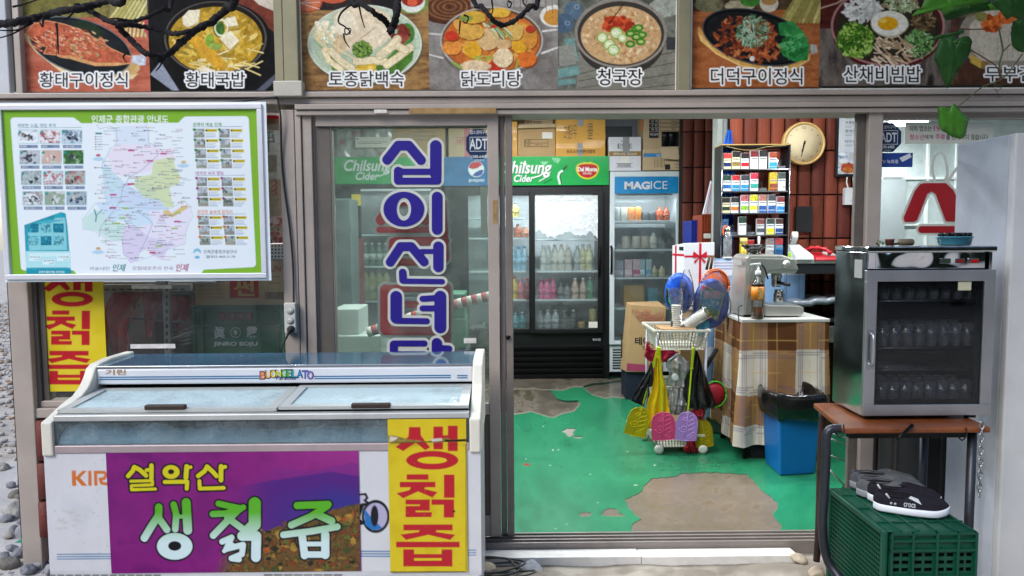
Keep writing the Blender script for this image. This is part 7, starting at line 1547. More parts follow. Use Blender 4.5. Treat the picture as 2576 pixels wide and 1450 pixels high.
o=MB().box(x_f+.0,x_r-.05,YC+.02,YC+.28,.0,zb_-.001).build('stool',mat('navy_box','#1c2233',.6),None,.005);tag(o,'dark stand under the tall tissue carton','stand')
# ---- brown plaid table, coffee machine
ztb=.885
tan,brn,whi,pur,yel=[np.array(h(x))for x in('#94704a','#56341c','#c4beb0','#544a6c','#c0a860')]
def drape(name,pts,z0,zh,colf,parent,wave=.014,nu=220,nv=60,mname='cloth_print',seed=1,out=.02):
 P_=[Vector(p)for p in pts];L=[0]
 for a,b in zip(P_[:-1],P_[1:]):L.append(L[-1]+(b-a).length)
 us=np.linspace(0,L[-1],nu);vs_=np.linspace(0,1,nv);gx=np.zeros((nv,nu));gy=gx.copy();gz=gx.copy();rn=np.random.default_rng(seed);ph=rn.random(4)*6
 for i,u in enumerate(us):
  k=max(j for j in range(len(L)-1)if L[j]<=u+1e-9);t_=(u-L[k])/(L[k+1]-L[k]);p=P_[k].lerp(P_[k+1],t_);d=(P_[k+1]-P_[k]).normalized();n=Vector((d.y,-d.x,0))
  dist=min(abs(u-l)for l in L[1:-1])if len(L)>2 else 1
  w_=math.sin(u*26+ph[0])+.6*math.sin(u*43+ph[1])+1.6*math.exp(-(dist/.06)**2)
  for j,v in enumerate(vs_):
   z_h=zh(u)if callable(zh)else zh;o_=out*v+wave*w_*v**1.1+.003*math.sin(v*9+u*14)
   gx[j,i]=p.x+n.x*o_;gy[j,i]=p.y+n.y*o_;gz[j,i]=z0+(z_h-z0)*v
 U,Vv=np.meshgrid(us,vs_);c=colf(U,(z0-gz));c=c*(.92+.16*fbm(nv,nu,8,seed,3))[...,None]
 o=gridmesh(name,gx,gy,gz,c,printed(mname,.85,bump=.15),parent);return o
tf0=F(1867,804,ztb);tf1=F(2077,800,ztb);tb1=F(2024,777,ztb);tb0=F(1829,781,ztb);print('tb',tf0,tf1,tb1,tb0)
tf1.y=tf0.y;tb0.y=tb1.y=tf0.y+.56;tb1.x=tf1.x+.0;tb0.x=tf0.x
t=thing('table','small square table with a white top carrying the coffee machine','table',((tf0.x+tf1.x)/2,tf0.y+.3,0))
MB().box(tf0.x-.004,tf1.x+.004,tf0.y-.004,tb0.y,ztb-.02,ztb).build('tabletop',mat('laminate','#bcbdb8',.35),t,.003)
for x,y in((tf0.x+.03,tf0.y+.03),(tf1.x-.06,tf0.y+.03),(tf0.x+.03,tb0.y-.06),(tf1.x-.06,tb0.y-.06)):MB().box(x,x+.03,y,y+.03,0,ztb-.021).build('leg',mat('black_metal'),t)
def pcol(u,v):
 fu,fv=(u-.72+1.4)%.35,v%.47;a,b=fu<.175,fv<.19
 c=np.where((a&b)[...,None],brn,np.where((a^b)[...,None],tan,whi)).astype(float)
 for Q,st,ps in((fu,.175,(.018,.030,.042,.133,.145,.157)),(fv,.19,(.016,.032,.048,.23,.246,.262))):
  for p in ps:c=np.where((np.abs(Q-st-p)<.0028)[...,None],c*.45+pur*.55,c)
 for Q,ps in((fu,(.055,.125,.262)),(fv,(.062,.13,.33))):
  for p in ps:c=np.where((np.abs(Q-p)<.0016)[...,None],c*.5+yel*.5,c)
 return c
col=pcol
o=drape('tablecloth',[(tf0.x,tb0.y,0),(tf0.x,tf0.y,0),(tf1.x,tf0.y,0),(tf1.x,tb0.y,0)],ztb-.002,lambda u:.13-.04*math.sin(u*2.1)+.012*math.sin(u*11),lambda u,v:col(u,v+.0),None,.012,300,110,seed=3);tag(o,'brown and white plaid cloth hanging round the coffee machine table','tablecloth')
o=MB().box(tf0.x+.08,tf1.x-.08,tf0.y+.04,tf0.y+.5,0,.16).build('box',mat('black_plastic'),None,.005);tag(o,'low black box on the floor under the plaid cloth','box')
yc0,yc1=tf0.y+.09,tf0.y+.40;ym=yc0
def M(x,y):p=V(*c8(x,y),ym);return p.x,p.z
t=thing('coffee_machine','brushed steel espresso machine with black bean hopper on the plaid table','coffee machine',(V(1940,790,ym).x,ym+.15,ztb))
m_cm=mat('machine_steel','#bdbdb6',.32,.75,var=.12,vs=4,bump=.04);z_b=ztb+.008
def xz(pts,y0,y1,name,m,bev=.006,par=None):
 P_=[M(*p)for p in pts];P_=[(x,max(z,z_b))for x,z in P_];return MB().prism([(x,y0,z)for x,z in P_],(0,y1-y0,0)).build(name,m,par or t,bev)
xz([(1140,385),(1180,350),(1560,352),(1700,392),(1745,520),(1715,575),(1600,570),(1400,570),(1370,600),(1360,700),(1365,900),(1360,1075),(1085,1075)],yc0+.035,yc1,'body',m_cm,.008)
xz([(1190,388),(1690,398),(1742,520),(1690,528),(1450,528),(1390,545),(1350,610),(1345,900),(1330,1050),(1110,1050)],yc0+.02,yc0+.034,'front_plate',mat('machine_plate','#a8aaa2',.3,.75),.004)
xz([(1335,920),(1380,935),(1740,940),(1785,960),(1785,1030),(1760,1060),(1335,1060)],yc0+.0,yc1-.05,'drip_tray',m_cm,.006)
xz([(1100,1062),(1750,1062),(1745,1082),(1100,1082)],yc0+.01,yc1-.02,'base',mat('black_plastic'),.002)
c=M(1598,462);MB().lathe((c[0],yc0+.02,c[1]),[(.026,0),(.026,-.004),(.019,-.006),(.018,-.02),(.016,-.021)],24,'y').build('dial',m_cm,t)
c=M(1545,640);MB().lathe((c[0],yc0+.12,c[1]),[(.028,-.05),(.03,-.03),(.03,.0),(.034,.006),(.034,.045),(.03,.05)],20).build('brew_head',mat('chrome'),t)
MB().tube([(c[0],yc0+.09,c[1]-.02),(c[0]+.03,yc0-.02,c[1]-.03)],.011,10).build('filter_handle',mat('black_plastic'),t)
c=M(1560,915);zp=c[1]
o=MB().lathe((c[0],yc0+.1,zp),[(.03,0),(.034,.006),(.034,.05),(.027,.068),(.03,.08),(.0285,.08),(.025,.068)],22).build('milk_jug',mat('jug_steel','#c0c2c2',.12,1,var=.05),None);tag(o,'small polished steel jug on the drip tray of the coffee machine','jug')
z_h=M(1300,352)[1];c=M(1300,350);MB().lathe((c[0],yc0+.16,z_h),[(.044,0),(.044,.008),(.036,.012),(.05,.03),(.074,.05),(.077,.058),(.077,.064),(.07,.062)],28).build('bean_hopper',mat('smoked_plastic','#1a1818',.15,coat=.5),t)
MB().tube(smoothpath([(M(1270,440)[0],yc0+.01,M(1270,440)[1]),(M(1320,500)[0],yc0-.01,M(1320,500)[1]),(M(1360,630)[0],yc0-.012,M(1360,630)[1])]),.005,8).build('steam_wand',mat('black_metal'),t)
MB().box(M(1140,0)[0]-.02,M(1140,0)[0]-.0185,yc0+.05,yc0+.2,M(0,480)[1],M(0,430)[1]).build('side_label',mat('grey_label'),t)
MB().tube(smoothpath([(M(1085,950)[0]+.01,yc0+.05,M(0,950)[1]),(M(1030,960)[0],yc0+.0,M(0,960)[1]),(M(995,1020)[0],yc0-.05,M(0,1040)[1]),(tf0.x-.012,tf0.y+.02,ztb-.03)]),.0035,6).build('cord',mat('black_rubber'),t)
c=V(1905,799,tf0.y+.03);t=thing('pump_bottle','clear pump bottle half full of amber syrup in front of the coffee machine','bottle',(c.x,c.y,ztb))
zz=ztb;MB().lathe((c.x,c.y,zz),[(.034,0),(.038,.006),(.038,.19),(.034,.225),(.018,.262),(.015,.275)],26).build('bottle_body',glassmat('clear_plastic',(.92,.93,.92),.10,(.6,.6,.58),1.6,.05),t)
MB().lathe((c.x,c.y,zz+.003),[(.033,0),(.0365,.005),(.0365,.07)],24).build('syrup',mat('amber','#7a3c0c',.1,var=.1,coat=.6),t)
MB().lathe((c.x,c.y,zz),[(.0386,.118),(.0388,.2)],26).build('bottle_label',mat('orange_label','#c8781c',.4,var=.5,vs=30),t);MB().lathe((c.x,c.y,zz),[(.038,.2),(.0372,.21),(.034,.226)],26).build('label_band',mat('dark_band','#241a10',.3),t)
q=MB().hexa([(c.x-.013,c.y-.0405,zz+.125),(c.x+.016,c.y-.0405,zz+.125),(c.x+.014,c.y-.038,zz+.125),(c.x-.011,c.y-.038,zz+.125),(c.x-.013,c.y-.0405,zz+.192),(c.x+.016,c.y-.0405,zz+.192),(c.x+.014,c.y-.038,zz+.192),(c.x-.011,c.y-.038,zz+.192)]).build('label_patch',mat('cream_label','#c9a05c',.5,var=.6,vs=60),t)
MB().lathe((c.x,c.y,zz),[(.017,.272),(.018,.276),(.018,.296),(.012,.3),(.007,.302),(.007,.33)],18).build('collar',mat('white_plastic','#d3d5d6',.4),t)
MB().hexa([(c.x-.05,c.y-.007,zz+.332),(c.x+.016,c.y-.01,zz+.33),(c.x+.016,c.y+.01,zz+.33),(c.x-.05,c.y+.007,zz+.332),(c.x-.048,c.y-.006,zz+.34),(c.x+.014,c.y-.01,zz+.346),(c.x+.014,c.y+.01,zz+.346),(c.x-.048,c.y+.006,zz+.34)]).build('pump_head',mat('white_plastic'),t,.002)
MB().tube([(c.x,c.y,zz+.02),(c.x,c.y,zz+.27)],.003,6).build('pump_tube',mat('white_plastic'),t)
# ---- counter with blue plaid cloth, cigarette rack and till things
YR=1.85;zc=V(1900,650,YR).z;print('counter z',zc)
bw,bb,bl_=np.array(h('#c9ccd8')),np.array(h('#7ea0c4')),np.array(h('#4a5486'))
xc0,xc1=V(1775,800,YR-.05).x,V(2010,700,YR-.05).x
t=thing('counter','high counter under a blue and white checked cloth','counter',((xc0+xc1)/2,YR+.1,0))
MB().box(xc0,xc1,YR-.05,YR+.28,0,zc-.004).build('counter_body',mat('laminate'),t,.003)
def bcol(u,v):
 c=np.where((((v-.02)/.30)%1<.34)[...,None],bw,bb).astype(float)
 for per,ps,wd,Q in((.085,(.02,),.0016,u),(.30,(.03,.05,.07,.098),.002,v),(.17,(.005,.015),.0016,u)):
  for p in ps:c=np.where((np.abs(Q%per-p)<wd)[...,None],c*.3+bl_*.7,c)
 return c
o=drape('tablecloth',[(xc0-.003,YR+.25,0),(xc0-.003,YR-.053,0),(xc1+.04,YR-.053,0)],zc+.001,.12,bcol,None,.008,240,110,seed=5,out=.012);tag(o,'blue and white checked cloth hanging down the high counter','tablecloth')
q=R(1814,366,1986,648,YR);xl_,xr_,zt_=q[0],q[1],q[3]
t=thing('cigarette_rack','black shelf rack holding cigarette packs in five rows','display rack',((xl_+xr_)/2,YR+.08,zc))
MB().box(xl_-.004,xl_+.008,YR,YR+.17,zc,zt_).box(xr_-.01,xr_,YR,YR+.17,zc,zt_).box(xl_+.008,xr_-.01,YR,YR+.17,zt_-.012,zt_).build('frame',mat('rack_black','#1b1c20',.4),t,.002)
MB().box(xl_-.004,xr_,YR-.01,YR+.17,zt_+.001,zt_+.008).build('wood_top',mat('pale_wood','#a8884c',.6),t)
MB().tube([(xl_+.002,YR-.006,zc),(xl_+.002,YR-.006,zt_)],.004,6).tube([(xr_-.004,YR-.006,zc),(xr_-.004,YR-.006,zt_)],.004,6).build('chrome_edge',mat('chrome'),t)
MB().tube(smoothpath([V(1828,369,YR-.012),V(1860,376,YR-.014),V(1893,378,YR-.014),V(1930,370,YR-.014),V(1978,366,YR-.012)]),.002,5).build('string',mat('twine','#a8986a',.8),t)
SZ=[]
for i,y in enumerate((426,481.7,536.7,592.3)):
 z=V(1900,y,YR).z;SZ.append(z+.003);MB().box(xl_+.009,xr_-.011,YR+.002,YR+.15,z-.004,z).build('shelf',mat('rack_shelf','#2a2c30',.3),t);MB().box(xl_+.009,xr_-.011,YR-.002,YR+.0015,z-.005,z+.003).build('shelf_lip',mat('chrome'),t)
PK=[[(628,372,'#d6cfa4','#c23a40','#1d2f6a'),(703,356,'#d6cfa4','#2c2c30','#8a7444'),(778,372,'#d8dade','#2a2426','#c4202c'),(858,352,'#dfe2e4','#7a2a30','#dfe2e4'),(934,350,'#dfe2e4','#24262a','#dfe2e4'),(1020,364,'#d8dcdc','#a8482c','#2a98c4')],
 [(626,560,'#dfe2e4','#2a4438','#2a6ab0'),(702,562,'#dfe2e4','#b02a30','#2a88c0'),(780,560,'#dfe2e4','#3a3c40','#2a88c0'),(862,543,'#dfe2e4','#c4304a','#2a9a8a'),(1026,538,'#c9a82c','#c9a82c','#8a3a2c'),(1098,538,'#c4c8ca','#33443a','#c4c8ca')],
 [(622,753,'#d6cfa4','#2c2c30','#2a3a2c'),(696,750,'#dfe2e4','#2c2c30','#c8743a'),(782,732,'#dfe2e4','#a85a5c','#8ab83a'),(860,730,'#dfe2e4','#c9c02c','#d8d43a'),(938,730,'#dfe2e4','#a06a5c','#2a5aa0'),(1016,728,'#dfe2e4','#44484e','#2a5aa0'),(1092,745,'#dfe2e4','#7a3034','#2a88c8')],
 [(612,940,'#3a5a80','#3a5a80','#22304a'),(766,920,'#dfe2e4','#2a4438','#dfe2e4'),(922,936,'#c4c8ca','#7a4a48','#50565c'),(1008,934,'#dfe2e4','#33443a','#d8cc2c'),(1084,934,'#dfe2e4','#4a3430','#2a4a80')]]
CN={'#d6cfa4':'cream','#dfe2e4':'white','#d8dade':'white','#d8dcdc':'white','#c9a82c':'gold','#c4c8ca':'grey','#3a5a80':'blue'}
AN={'#1d2f6a':'a navy badge','#8a7444':'a brown badge','#c4202c':'a red front','#dfe2e4':'a plain white front','#2a98c4':'a cyan base','#2a6ab0':'a blue ring','#2a88c0':'a blue picture','#2a9a8a':'a teal mark','#8a3a2c':'a red base','#c4c8ca':'a grey front','#2a3a2c':'a dark crest','#c8743a':'an orange ring','#8ab83a':'a green mark','#d8d43a':'a yellow mark','#2a5aa0':'a blue base','#2a88c8':'a light blue base','#22304a':'a dark base','#50565c':'a dark label','#d8cc2c':'a yellow base','#2a4a80':'a blue base'}
SN=['top','second','third','fourth','bottom']
def pack(x0,x1,z0,z1,Y,base,top,acc,label):
 t=thing('cigarette_pack',label,'cigarette pack',((x0+x1)/2,Y,z0),'cigarette packs on the rack');hh=z1-z0
 MB().box(x0,x1,Y,Y+.024,z0,z1).build('pack_box',mat('pk'+base,base,.35),t,.001)
 MB().box(x0+.0006,x1-.0006,Y-.0009,Y-.0001,z0+hh*.66,z1-.001).build('warning_picture',mat('pkt'+top,top,.4,var=.9,vs=90),t)
 MB().box(x0+.0015,x1-.0015,Y-.0009,Y-.0001,z0+hh*.16,z0+hh*.4).build('brand_mark',mat('pka'+acc,acc,.4,var=.7,vs=110),t)
 MB().box(x0+.003,x1-.003,Y-.0009,Y-.0001,z0+hh*.52,z0+hh*.60).build('warning_text',mat('pktx','#8a8c90',.5,var=.9,vs=160),t)
 if AN.get(acc,'').endswith('base')or acc in('#2a88c0',):MB().box(x0+.0006,x1-.0006,Y-.0012,Y-.0009,z0+.002,z0+hh*.13).build('base_band',mat('pkb'+acc,acc,.4),t)
for i,rw in enumerate(PK):
 for j,(x,y,base,top,acc)in enumerate(rw):
  a,b=V(*c7(x+2,600),YR+.01).x,V(*c7(x+68,600),YR+.01).x;z1=V(*c7(x,y),YR+.01).z
  pack(a,b,SZ[i],z1,YR+.01,base,top,acc,'%s cigarette pack with %s, %s on the %s rack shelf'%(CN[base],AN[acc],ORD[j],SN[i]))
for j,(x,y,base,top,acc)in enumerate([(838,1118,'#c4c8ca','#b02a34','#b02a34'),(1010,1105,'#c4c8ca','#8a7a78','#9a9c9c'),(1086,1103,'#3a7aa8','#a83a3c','#2a5a8c')]):
 CN.setdefault(base,'blue');a,b=V(*c7(x+2,600),YR+.01).x,V(*c7(x+68,600),YR+.01).x;pack(a,b,zc+.003,V(*c7(x,y),YR+.01).z,YR+.01,base,top,acc,['red topped cigarette pack, leftmost at the bottom of the rack','grey cigarette pack, middle one at the bottom of the rack','blue cigarette pack, rightmost at the bottom of the rack'][j])
def tray(x0,x1,i,y0,label):
 a,b=V(*c7(x0,600),YR+.01).x,V(*c7(x1,600),YR+.01).x;o=MB().box(a,b,YR+.02,YR+.12,SZ[i],SZ[i]+.02).box(a,b,YR+.1,YR+.104,SZ[i]+.021,V(*c7(x0,y0),YR+.1).z).build('pack_pusher',glassmat('smoke_plastic',(.8,.83,.86),.35,(.5,.55,.6),1.5,.1),None,.002);tag(o,label,'pack holder')
tray(1095,1168,0,425,'empty clear pack holder at the right of the top shelf');tray(945,1010,1,615,'empty clear pack holder on the second shelf of the rack');tray(700,760,3,985,'empty clear pack holder left of the white pack on the fourth shelf');tray(845,915,3,985,'empty clear pack holder in the middle of the fourth shelf')
c=V(*c7(665,1290),YR-.03);t=thing('water_bottle','clear glass flask with steel lid and orange strap beside the rack','bottle',(c.x,c.y,zc))
HB=V(*c7(665,1005),YR-.03).z-zc
MB().lathe((c.x,c.y,zc+.002),[(.03,0),(.031,.004),(.031,HB*.6),(.022,HB*.78),(.017,HB*.84)],22).build('flask',glassmat('cup_glass'),t)
MB().lathe((c.x,c.y,zc+.002),[(.0185,HB*.83),(.02,HB*.84),(.02,HB),(.018,HB)],18).build('lid',mat('jug_steel'),t);MB().lathe((c.x,c.y,zc+.0),[(.034,0),(.034,.012)],22).build('base_ring',mat('white_plastic'),t)
MB().tube(smoothpath([(c.x,c.y,zc+HB),(c.x-.02,c.y-.01,zc+HB*1.02),(c.x-.035,c.y-.01,zc+HB*.9),(c.x-.033,c.y-.01,zc+HB*.75)]),.0055,6).build('strap',mat('orange_strap','#d8622a',.6),t)
c=V(*c7(802,1235),YR-.02);HB=V(*c7(802,1100),YR-.02).z-zc;t=thing('spray_can','yellow canister with a cloudy cap in front of the rack','canister',(c.x,c.y,zc))
MB().lathe((c.x,c.y,zc+.001),[(.027,0),(.028,.005),(.028,HB*.7)],20).build('can_body',mat('yellow_can','#b8a02c',.3,.3,var=.3,vs=20),t);MB().lathe((c.x,c.y,zc),[(.027,HB*.7),(.026,HB)],18).build('cap',mat('pale_yellow','#cdbb70',.3),t)
c=V(*c7(935,1150),YR-.08);o=MB().lathe((c.x,c.y,zc+.0),[(.03,.0),(.03,.02),(.018,.05),(.012,.1),(.018,.14),(.012,.155)],12,sx=.5).build('scoop',mat('white_plastic'),None);o.location.z=0;tag(o,'small white bent handle standing behind the bean hopper','scoop')
YT=1.62;zt2=V(2050,656,YT).z;x0,x1=V(1986,656,YT).x,V(2135,656,YT).x
t=thing('desk','white topped desk with a dark apron under the clock','desk',((x0+x1)/2,YT+.2,0))
MB().box(x0,x1+.3,YT,YT+.45,zt2-.02,zt2).build('desk_top',mat('laminate'),t,.003);MB().box(x0+.02,x1+.3,YT+.01,YT+.03,zt2-.09,zt2-.021).build('apron',mat('rack_black'),t)
MB().box(x0+.02,x1+.3,YT+.02,YT+.42,zt2-.42,zt2-.40).build('lower_shelf',mat('rack_black'),t);MB().box(x1+.26,x1+.3,YT+.02,YT+.42,0,zt2-.021).build('leg',mat('rack_black'),t);MB().box(x0+.02,x0+.05,YT+.3,YT+.34,0,zt2-.021).build('leg',mat('rack_black'),t)
gx_,gy_=np.meshgrid(np.linspace(x0+.05,x1+.1,50),np.linspace(YT+.04,YT+.34,20));n=fbm(20,50,14,3,3)
o=gridmesh('plastic_sheet',gx_,gy_,zt2-.385+.06*n+.05,np.ones((20,50,3)),mat('grey_wrap','#70777e',.3,coat=.3));so=o.modifiers.new('thickness','SOLIDIFY');so.thickness=.04;tag(o,'crumpled grey wrapped trays on the shelf below the desk','trays')
m=MB();
for i in range(9):m.lathe((x0+.06+i*.035,YT+.05+(i%2)*.03,zt2-.44-.06),[(.014,0),(.014,.04)],8)
o=MB().box(x0+.02,x1+.3,YT+.0,YT+.4,zt2-.56,zt2-.45).build('drawer_unit',mat('old_grey','#4a4a42',.7,var=.6,vs=20),None,.003);tag(o,'dark worn metal unit beneath the desk shelf','drawer unit')
c=V(*c7(1283,1200),YT+.06);t=thing('card_terminal','white card terminal with a paper receipt on the desk','card reader',(c.x,c.y,zt2))
MB().hexa([(c.x-.05,c.y-.08,zt2+.002),(c.x+.075,c.y-.08,zt2+.002),(c.x+.06,c.y+.08,zt2+.002),(c.x-.05,c.y+.08,zt2+.002),(c.x-.045,c.y-.075,zt2+.035),(c.x+.07,c.y-.075,zt2+.035),(c.x+.03,c.y+.08,zt2+.11),(c.x-.045,c.y+.08,zt2+.11)]).build('terminal_body',mat('terminal_white','#b9bcbc',.45),t,.008)
for i in range(4):
 for j in range(4):MB().box(c.x-.03+j*.019,c.x-.018+j*.019,c.y-.052+i*.024,c.y-.036+i*.024,zt2+.045+i*.0115,zt2+.052+i*.0115).build('key',mat('key_grey','#8a9094',.5),t,.001)
gx_,s_=np.meshgrid(np.linspace(-.018,.022,5),np.linspace(0,1,14));o=gridmesh('receipt',c.x-.02+gx_,c.y+.08-.05*np.sin(s_*2.2),zt2+.1+s_*.095,np.ones((14,5,3)),mat('receipt_paper','#c9cccb',.8,var=.25,vs=120),t)
MB().tube([(c.x-.05,c.y+.05,zt2+.06),(c.x-.03,c.y+.06,zt2+.2)],.002,5).build('antenna',mat('wire'),t)
c=V(*c7(1200,1210),YT+.03);o=MB().lathe((c.x,c.y,zt2),[(.011,0),(.012,.03),(.008,.05),(.008,.055)],12).build('glue_bottle',mat('lime','#8cb82c',.4),None);tag(o,'small lime and green bottle left of the card terminal','bottle')
c=V(*c7(1480,1235),YT+.06);t=thing('telephone','red desk telephone with its handset on the white desk','telephone',(c.x,c.y,zt2));m_rd=mat('red_plastic','#9c1420',.3,var=.15)
MB().hexa([(c.x-.08,c.y-.08,zt2),(c.x+.1,c.y-.08,zt2),(c.x+.1,c.y+.09,zt2),(c.x-.08,c.y+.09,zt2),(c.x-.075,c.y-.07,zt2+.025),(c.x+.095,c.y-.07,zt2+.025),(c.x+.09,c.y+.085,zt2+.055),(c.x-.07,c.y+.085,zt2+.055)]).build('phone_body',m_rd,t,.006)
MB().tube(smoothpath([(c.x-.085,c.y+.05,zt2+.07),(c.x-.06,c.y+.0,zt2+.085),(c.x-.0,c.y-.04,zt2+.075),(c.x+.03,c.y-.07,zt2+.045)]),[.018,.013,.011,.011]*6,10).build('handset',m_rd,t)
for i in range(12):MB().box(c.x+.02+(i%3)*.02,c.x+.033+(i%3)*.02,c.y-.04+(i//3)*.025,c.y-.025+(i//3)*.025,zt2+.032+(i//3)*.004,zt2+.042+(i//3)*.005).build('key',mat('key_white','#c9c4c4',.5),t,.001)
c=V(*c7(1360,1255),YT+.03)
MB_=MB().hexa([(c.x-.09,c.y-.02,zt2+.001),(c.x+.09,c.y-.03,zt2+.001),(c.x+.08,c.y+.07,zt2+.001),(c.x-.08,c.y+.06,zt2+.001),(c.x-.09,c.y-.02,zt2+.006),(c.x+.09,c.y-.03,zt2+.003),(c.x+.08,c.y+.07,zt2+.012),(c.x-.08,c.y+.06,zt2+.006)]);o=MB_.build('papers',mat('paper_blue','#bcc3d0',.7),None);tag(o,'loose white paper under the card terminal','paper')
YW=2.118;c=V(2022.5,361.5,YW-.04);rc_=(V(2075.5,361.5,YW).x-V(1969,361.5,YW).x)/2
t=thing('wall_clock','round cream wall clock in a pale wood rim','clock',c)
MB().lathe(c,[(rc_*.96,.04),(rc_,.03),(rc_,.0),(rc_*.97,-.012),(rc_*.9,-.012),(rc_*.885,-.002),(rc_*.88,.01)],64,'y').build('rim',mat('clock_wood','#c9a566',.45,coat=.2,var=.1),t)
MB().lathe((c.x,c.y-.0015,c.z),[(rc_*.888,.006),(rc_*.888,0),(.001,-.0)],64,'y').build('dial',mat('dial_cream','#d2c19c',.6,var=.03),t)
yk=c.y-.003
for s_,x,y,w_,h_ in(('12',1242,165,27,22),('3',1454,283,14,20),('6',1310,425,14,20),('9',1176,285,14,20)):
 a,b=c7(x+68 if s_=='12' else x,y-22 if s_=='12' else y-1),c7((x+68 if s_=='12' else x)+w_,(y-22 if s_=='12' else y-1)+h_);letters(t,s_,a[0],a[1],b[0],b[1],yk,mi,bold=.0,name='numeral')
for i in range(12):
 if i%3:q=math.radians(i*30);MB().box(c.x+rc_*.72*math.sin(q)-.003,c.x+rc_*.72*math.sin(q)+.003,yk-.0005,yk+.0008,c.z+rc_*.72*math.cos(q)-.003,c.z+rc_*.72*math.cos(q)+.003).build('hour_mark',mi,t)
def hand(a,L,w_,back=.02):
 q=math.radians(a);d=Vector((math.sin(q),0,math.cos(q)));n=Vector((d.z,0,-d.x));p=c+Vector((0,-.006,0))
 return MB().prism([p-d*back+n*w_,p+d*L+n*w_*.4,p+d*L-n*w_*.4,p-d*back-n*w_],(0,-.001,0)).build('clock_hand',mat('ink_black'),t)
hand(192,rc_*.62,.0045);hand(196,rc_*.40,.006);MB().lathe((c.x,c.y-.009,c.z),[(.008,.003),(.008,0)],12,'y').build('hub',mat('ink_black'),t)
q=R(2104,262,2163,445,YW-.03);t=thing('menu_poster','black framed menu poster with Korean dish names at the doorway edge','poster',((q[0]+q[1])/2,YW,q[2]))
MB().box(q[0],q[1]+.1,YW-.035,YW-.004,q[2],q[3]).build('frame',mat('rack_black'),t,.003)
A=Art(2110,262,2190,438,'#dfe4ea');A.noise(2110,380,2190,438,['#5a7aa8','#d8dfe6','#b8c4d4','#c8c0b8'],18,5);A.noise(2110,262,2190,382,['#d8dee6','#e4e8ec'],30,6)
A.T,A.k=c7,.2928
A.ell(1700,500,60,44,'#a8482c',rough=.6,var=.5);A.ell(1700,520,50,26,'#c0703a',rough=.6,var=.5);A.ell(1665,440,40,20,'#e0e4e8');A.ell(1650,380,30,16,'#eef2f6')
for s_,y,x0,x1 in(('토종약초백숙',26,1684,1850),('토종닭도리탕',98,1680,1850),('황태구이정식',170,1678,1850),('더덕구이정식',260,1676,1850)):A.text(s_,x0,y,x1,y+24,'#22242a',bold=.012);A.line([(x0,y+36),(1850,y+36)],3,'#9aa0aa');A.line([(x0,y+50),(1730,y+50)],4,'#6a707a')
A.mesh('poster_print',YW-.0365,printed('poster_print',.3),t,step=1.2,gain=.8)
q=R(2123,473,2150,516,YW-.03);t=thing('light_switch','white light switch box with cables on the tile wall','light switch',((q[0]+q[1])/2,YW-.02,q[2]))
MB().box(q[0],q[1]+.02,YW-.05,YW-.005,q[2],q[3]).build('switch_box',mat('switch_white','#c4c6c8',.4),t,.004);e=R(2137,481,2152,507,YW-.05);MB().box(e[0],e[1],YW-.054,YW-.05,e[2],e[3]).build('rocker',mat('switch_white'),t,.002)
MB().tube(smoothpath([V(2131,446,YW-.03),V(2130,460,YW-.03),V(2134,474,YW-.03)]),.005,6).tube([V(2146,446,YW-.03),V(2147,474,YW-.03)],.004,6).tube([V(2146,516,YW-.03),V(2143,612,YW-.03)],.005,6).build('wire_pair',mat('cream_plastic'),t)
gx_,gz_=np.meshgrid(np.linspace(0,1,16),np.linspace(0,1,18));wv=lambda s:.12+.88*s**.7
xa_,xb_=V(1822,360,2.0).x,V(1855,360,2.0).x;zt_,zb_=V(1838,326,2.0).z,V(1838,640,2.0).z
o=gridmesh('cloth',xa_+(xb_-xa_)*(.5+(gx_-.5)*wv(np.minimum(1,gz_*5))),2.03+.012*np.sin(gx_*14),zt_+(zb_-zt_)*gz_,np.ones((18,16,3)),mat('blue_cloth','#1f50a8',.8,var=.2));so=o.modifiers.new('thickness','SOLIDIFY');so.thickness=.01;tag(o,'blue cloth hanging on the tile wall behind the rack','cloth')
zg=V(1740,690,1.78).z;t=thing('gift_box','white gift box printed with a red ribbon bow beside the rack','box',(V(1740,690,1.78).x,1.9,zg-.25))
q=R(1721,612,1797,700,1.78);xl2=V(1691,650,1.98).x;m_gw=mat('gift_white','#c9cbd0',.45,var=.05);m_rr=mat('ribbon_red','#b8182c',.4)
MB().hexa([(q[0],1.78,zg-.25),(q[1],1.78,zg-.25),(q[1],2.05,zg-.25),(xl2,1.98,zg-.25),(q[0],1.78,q[3]),(q[1],1.78,q[3]+.005),(q[1],2.05,q[3]),(xl2,1.98,q[3]-.02)]).build('box_body',m_gw,t,.003)
e=R(1758,612,1764,760,1.779);MB().box(e[0],e[1],1.7785,1.7795,e[2]+.03,q[3]).build('ribbon',m_rr,t);e=R(1722,643,1797,648,1.779);MB().box(e[0],e[1],1.7787,1.7793,e[2],e[3]).build('ribbon',m_rr,t)
bx_,bz_=V(1761,645,1.777).x,V(1761,645,1.777).z
for pts in([(0,0),(-.045,.035),(-.05,.0),(-.04,-.012)],[(0,0),(.045,.035),(.05,.0),(.04,-.012)],[(0,0),(-.032,-.05),(-.042,-.035)],[(0,0),(.032,-.05),(.042,-.035)],[(-.008,-.008),(-.008,.008),(.008,.008),(.008,-.008)]):MB().prism([(bx_+a,1.7765-.0002*len(pts),bz_+b)for a,b in pts],(0,.0008,0)).build('bow',m_rr,t)
dxl=(q[0]-xl2);L_=Vector((xl2,1.98,0));R_=Vector((q[0],1.78,0));nrm=Vector((-(R_-L_).y*-1,-(R_-L_).x*1,0)).normalized()
def lf_(s,z):p=L_.lerp(R_,s);return Vector((p.x-.002,p.y-.001,z))
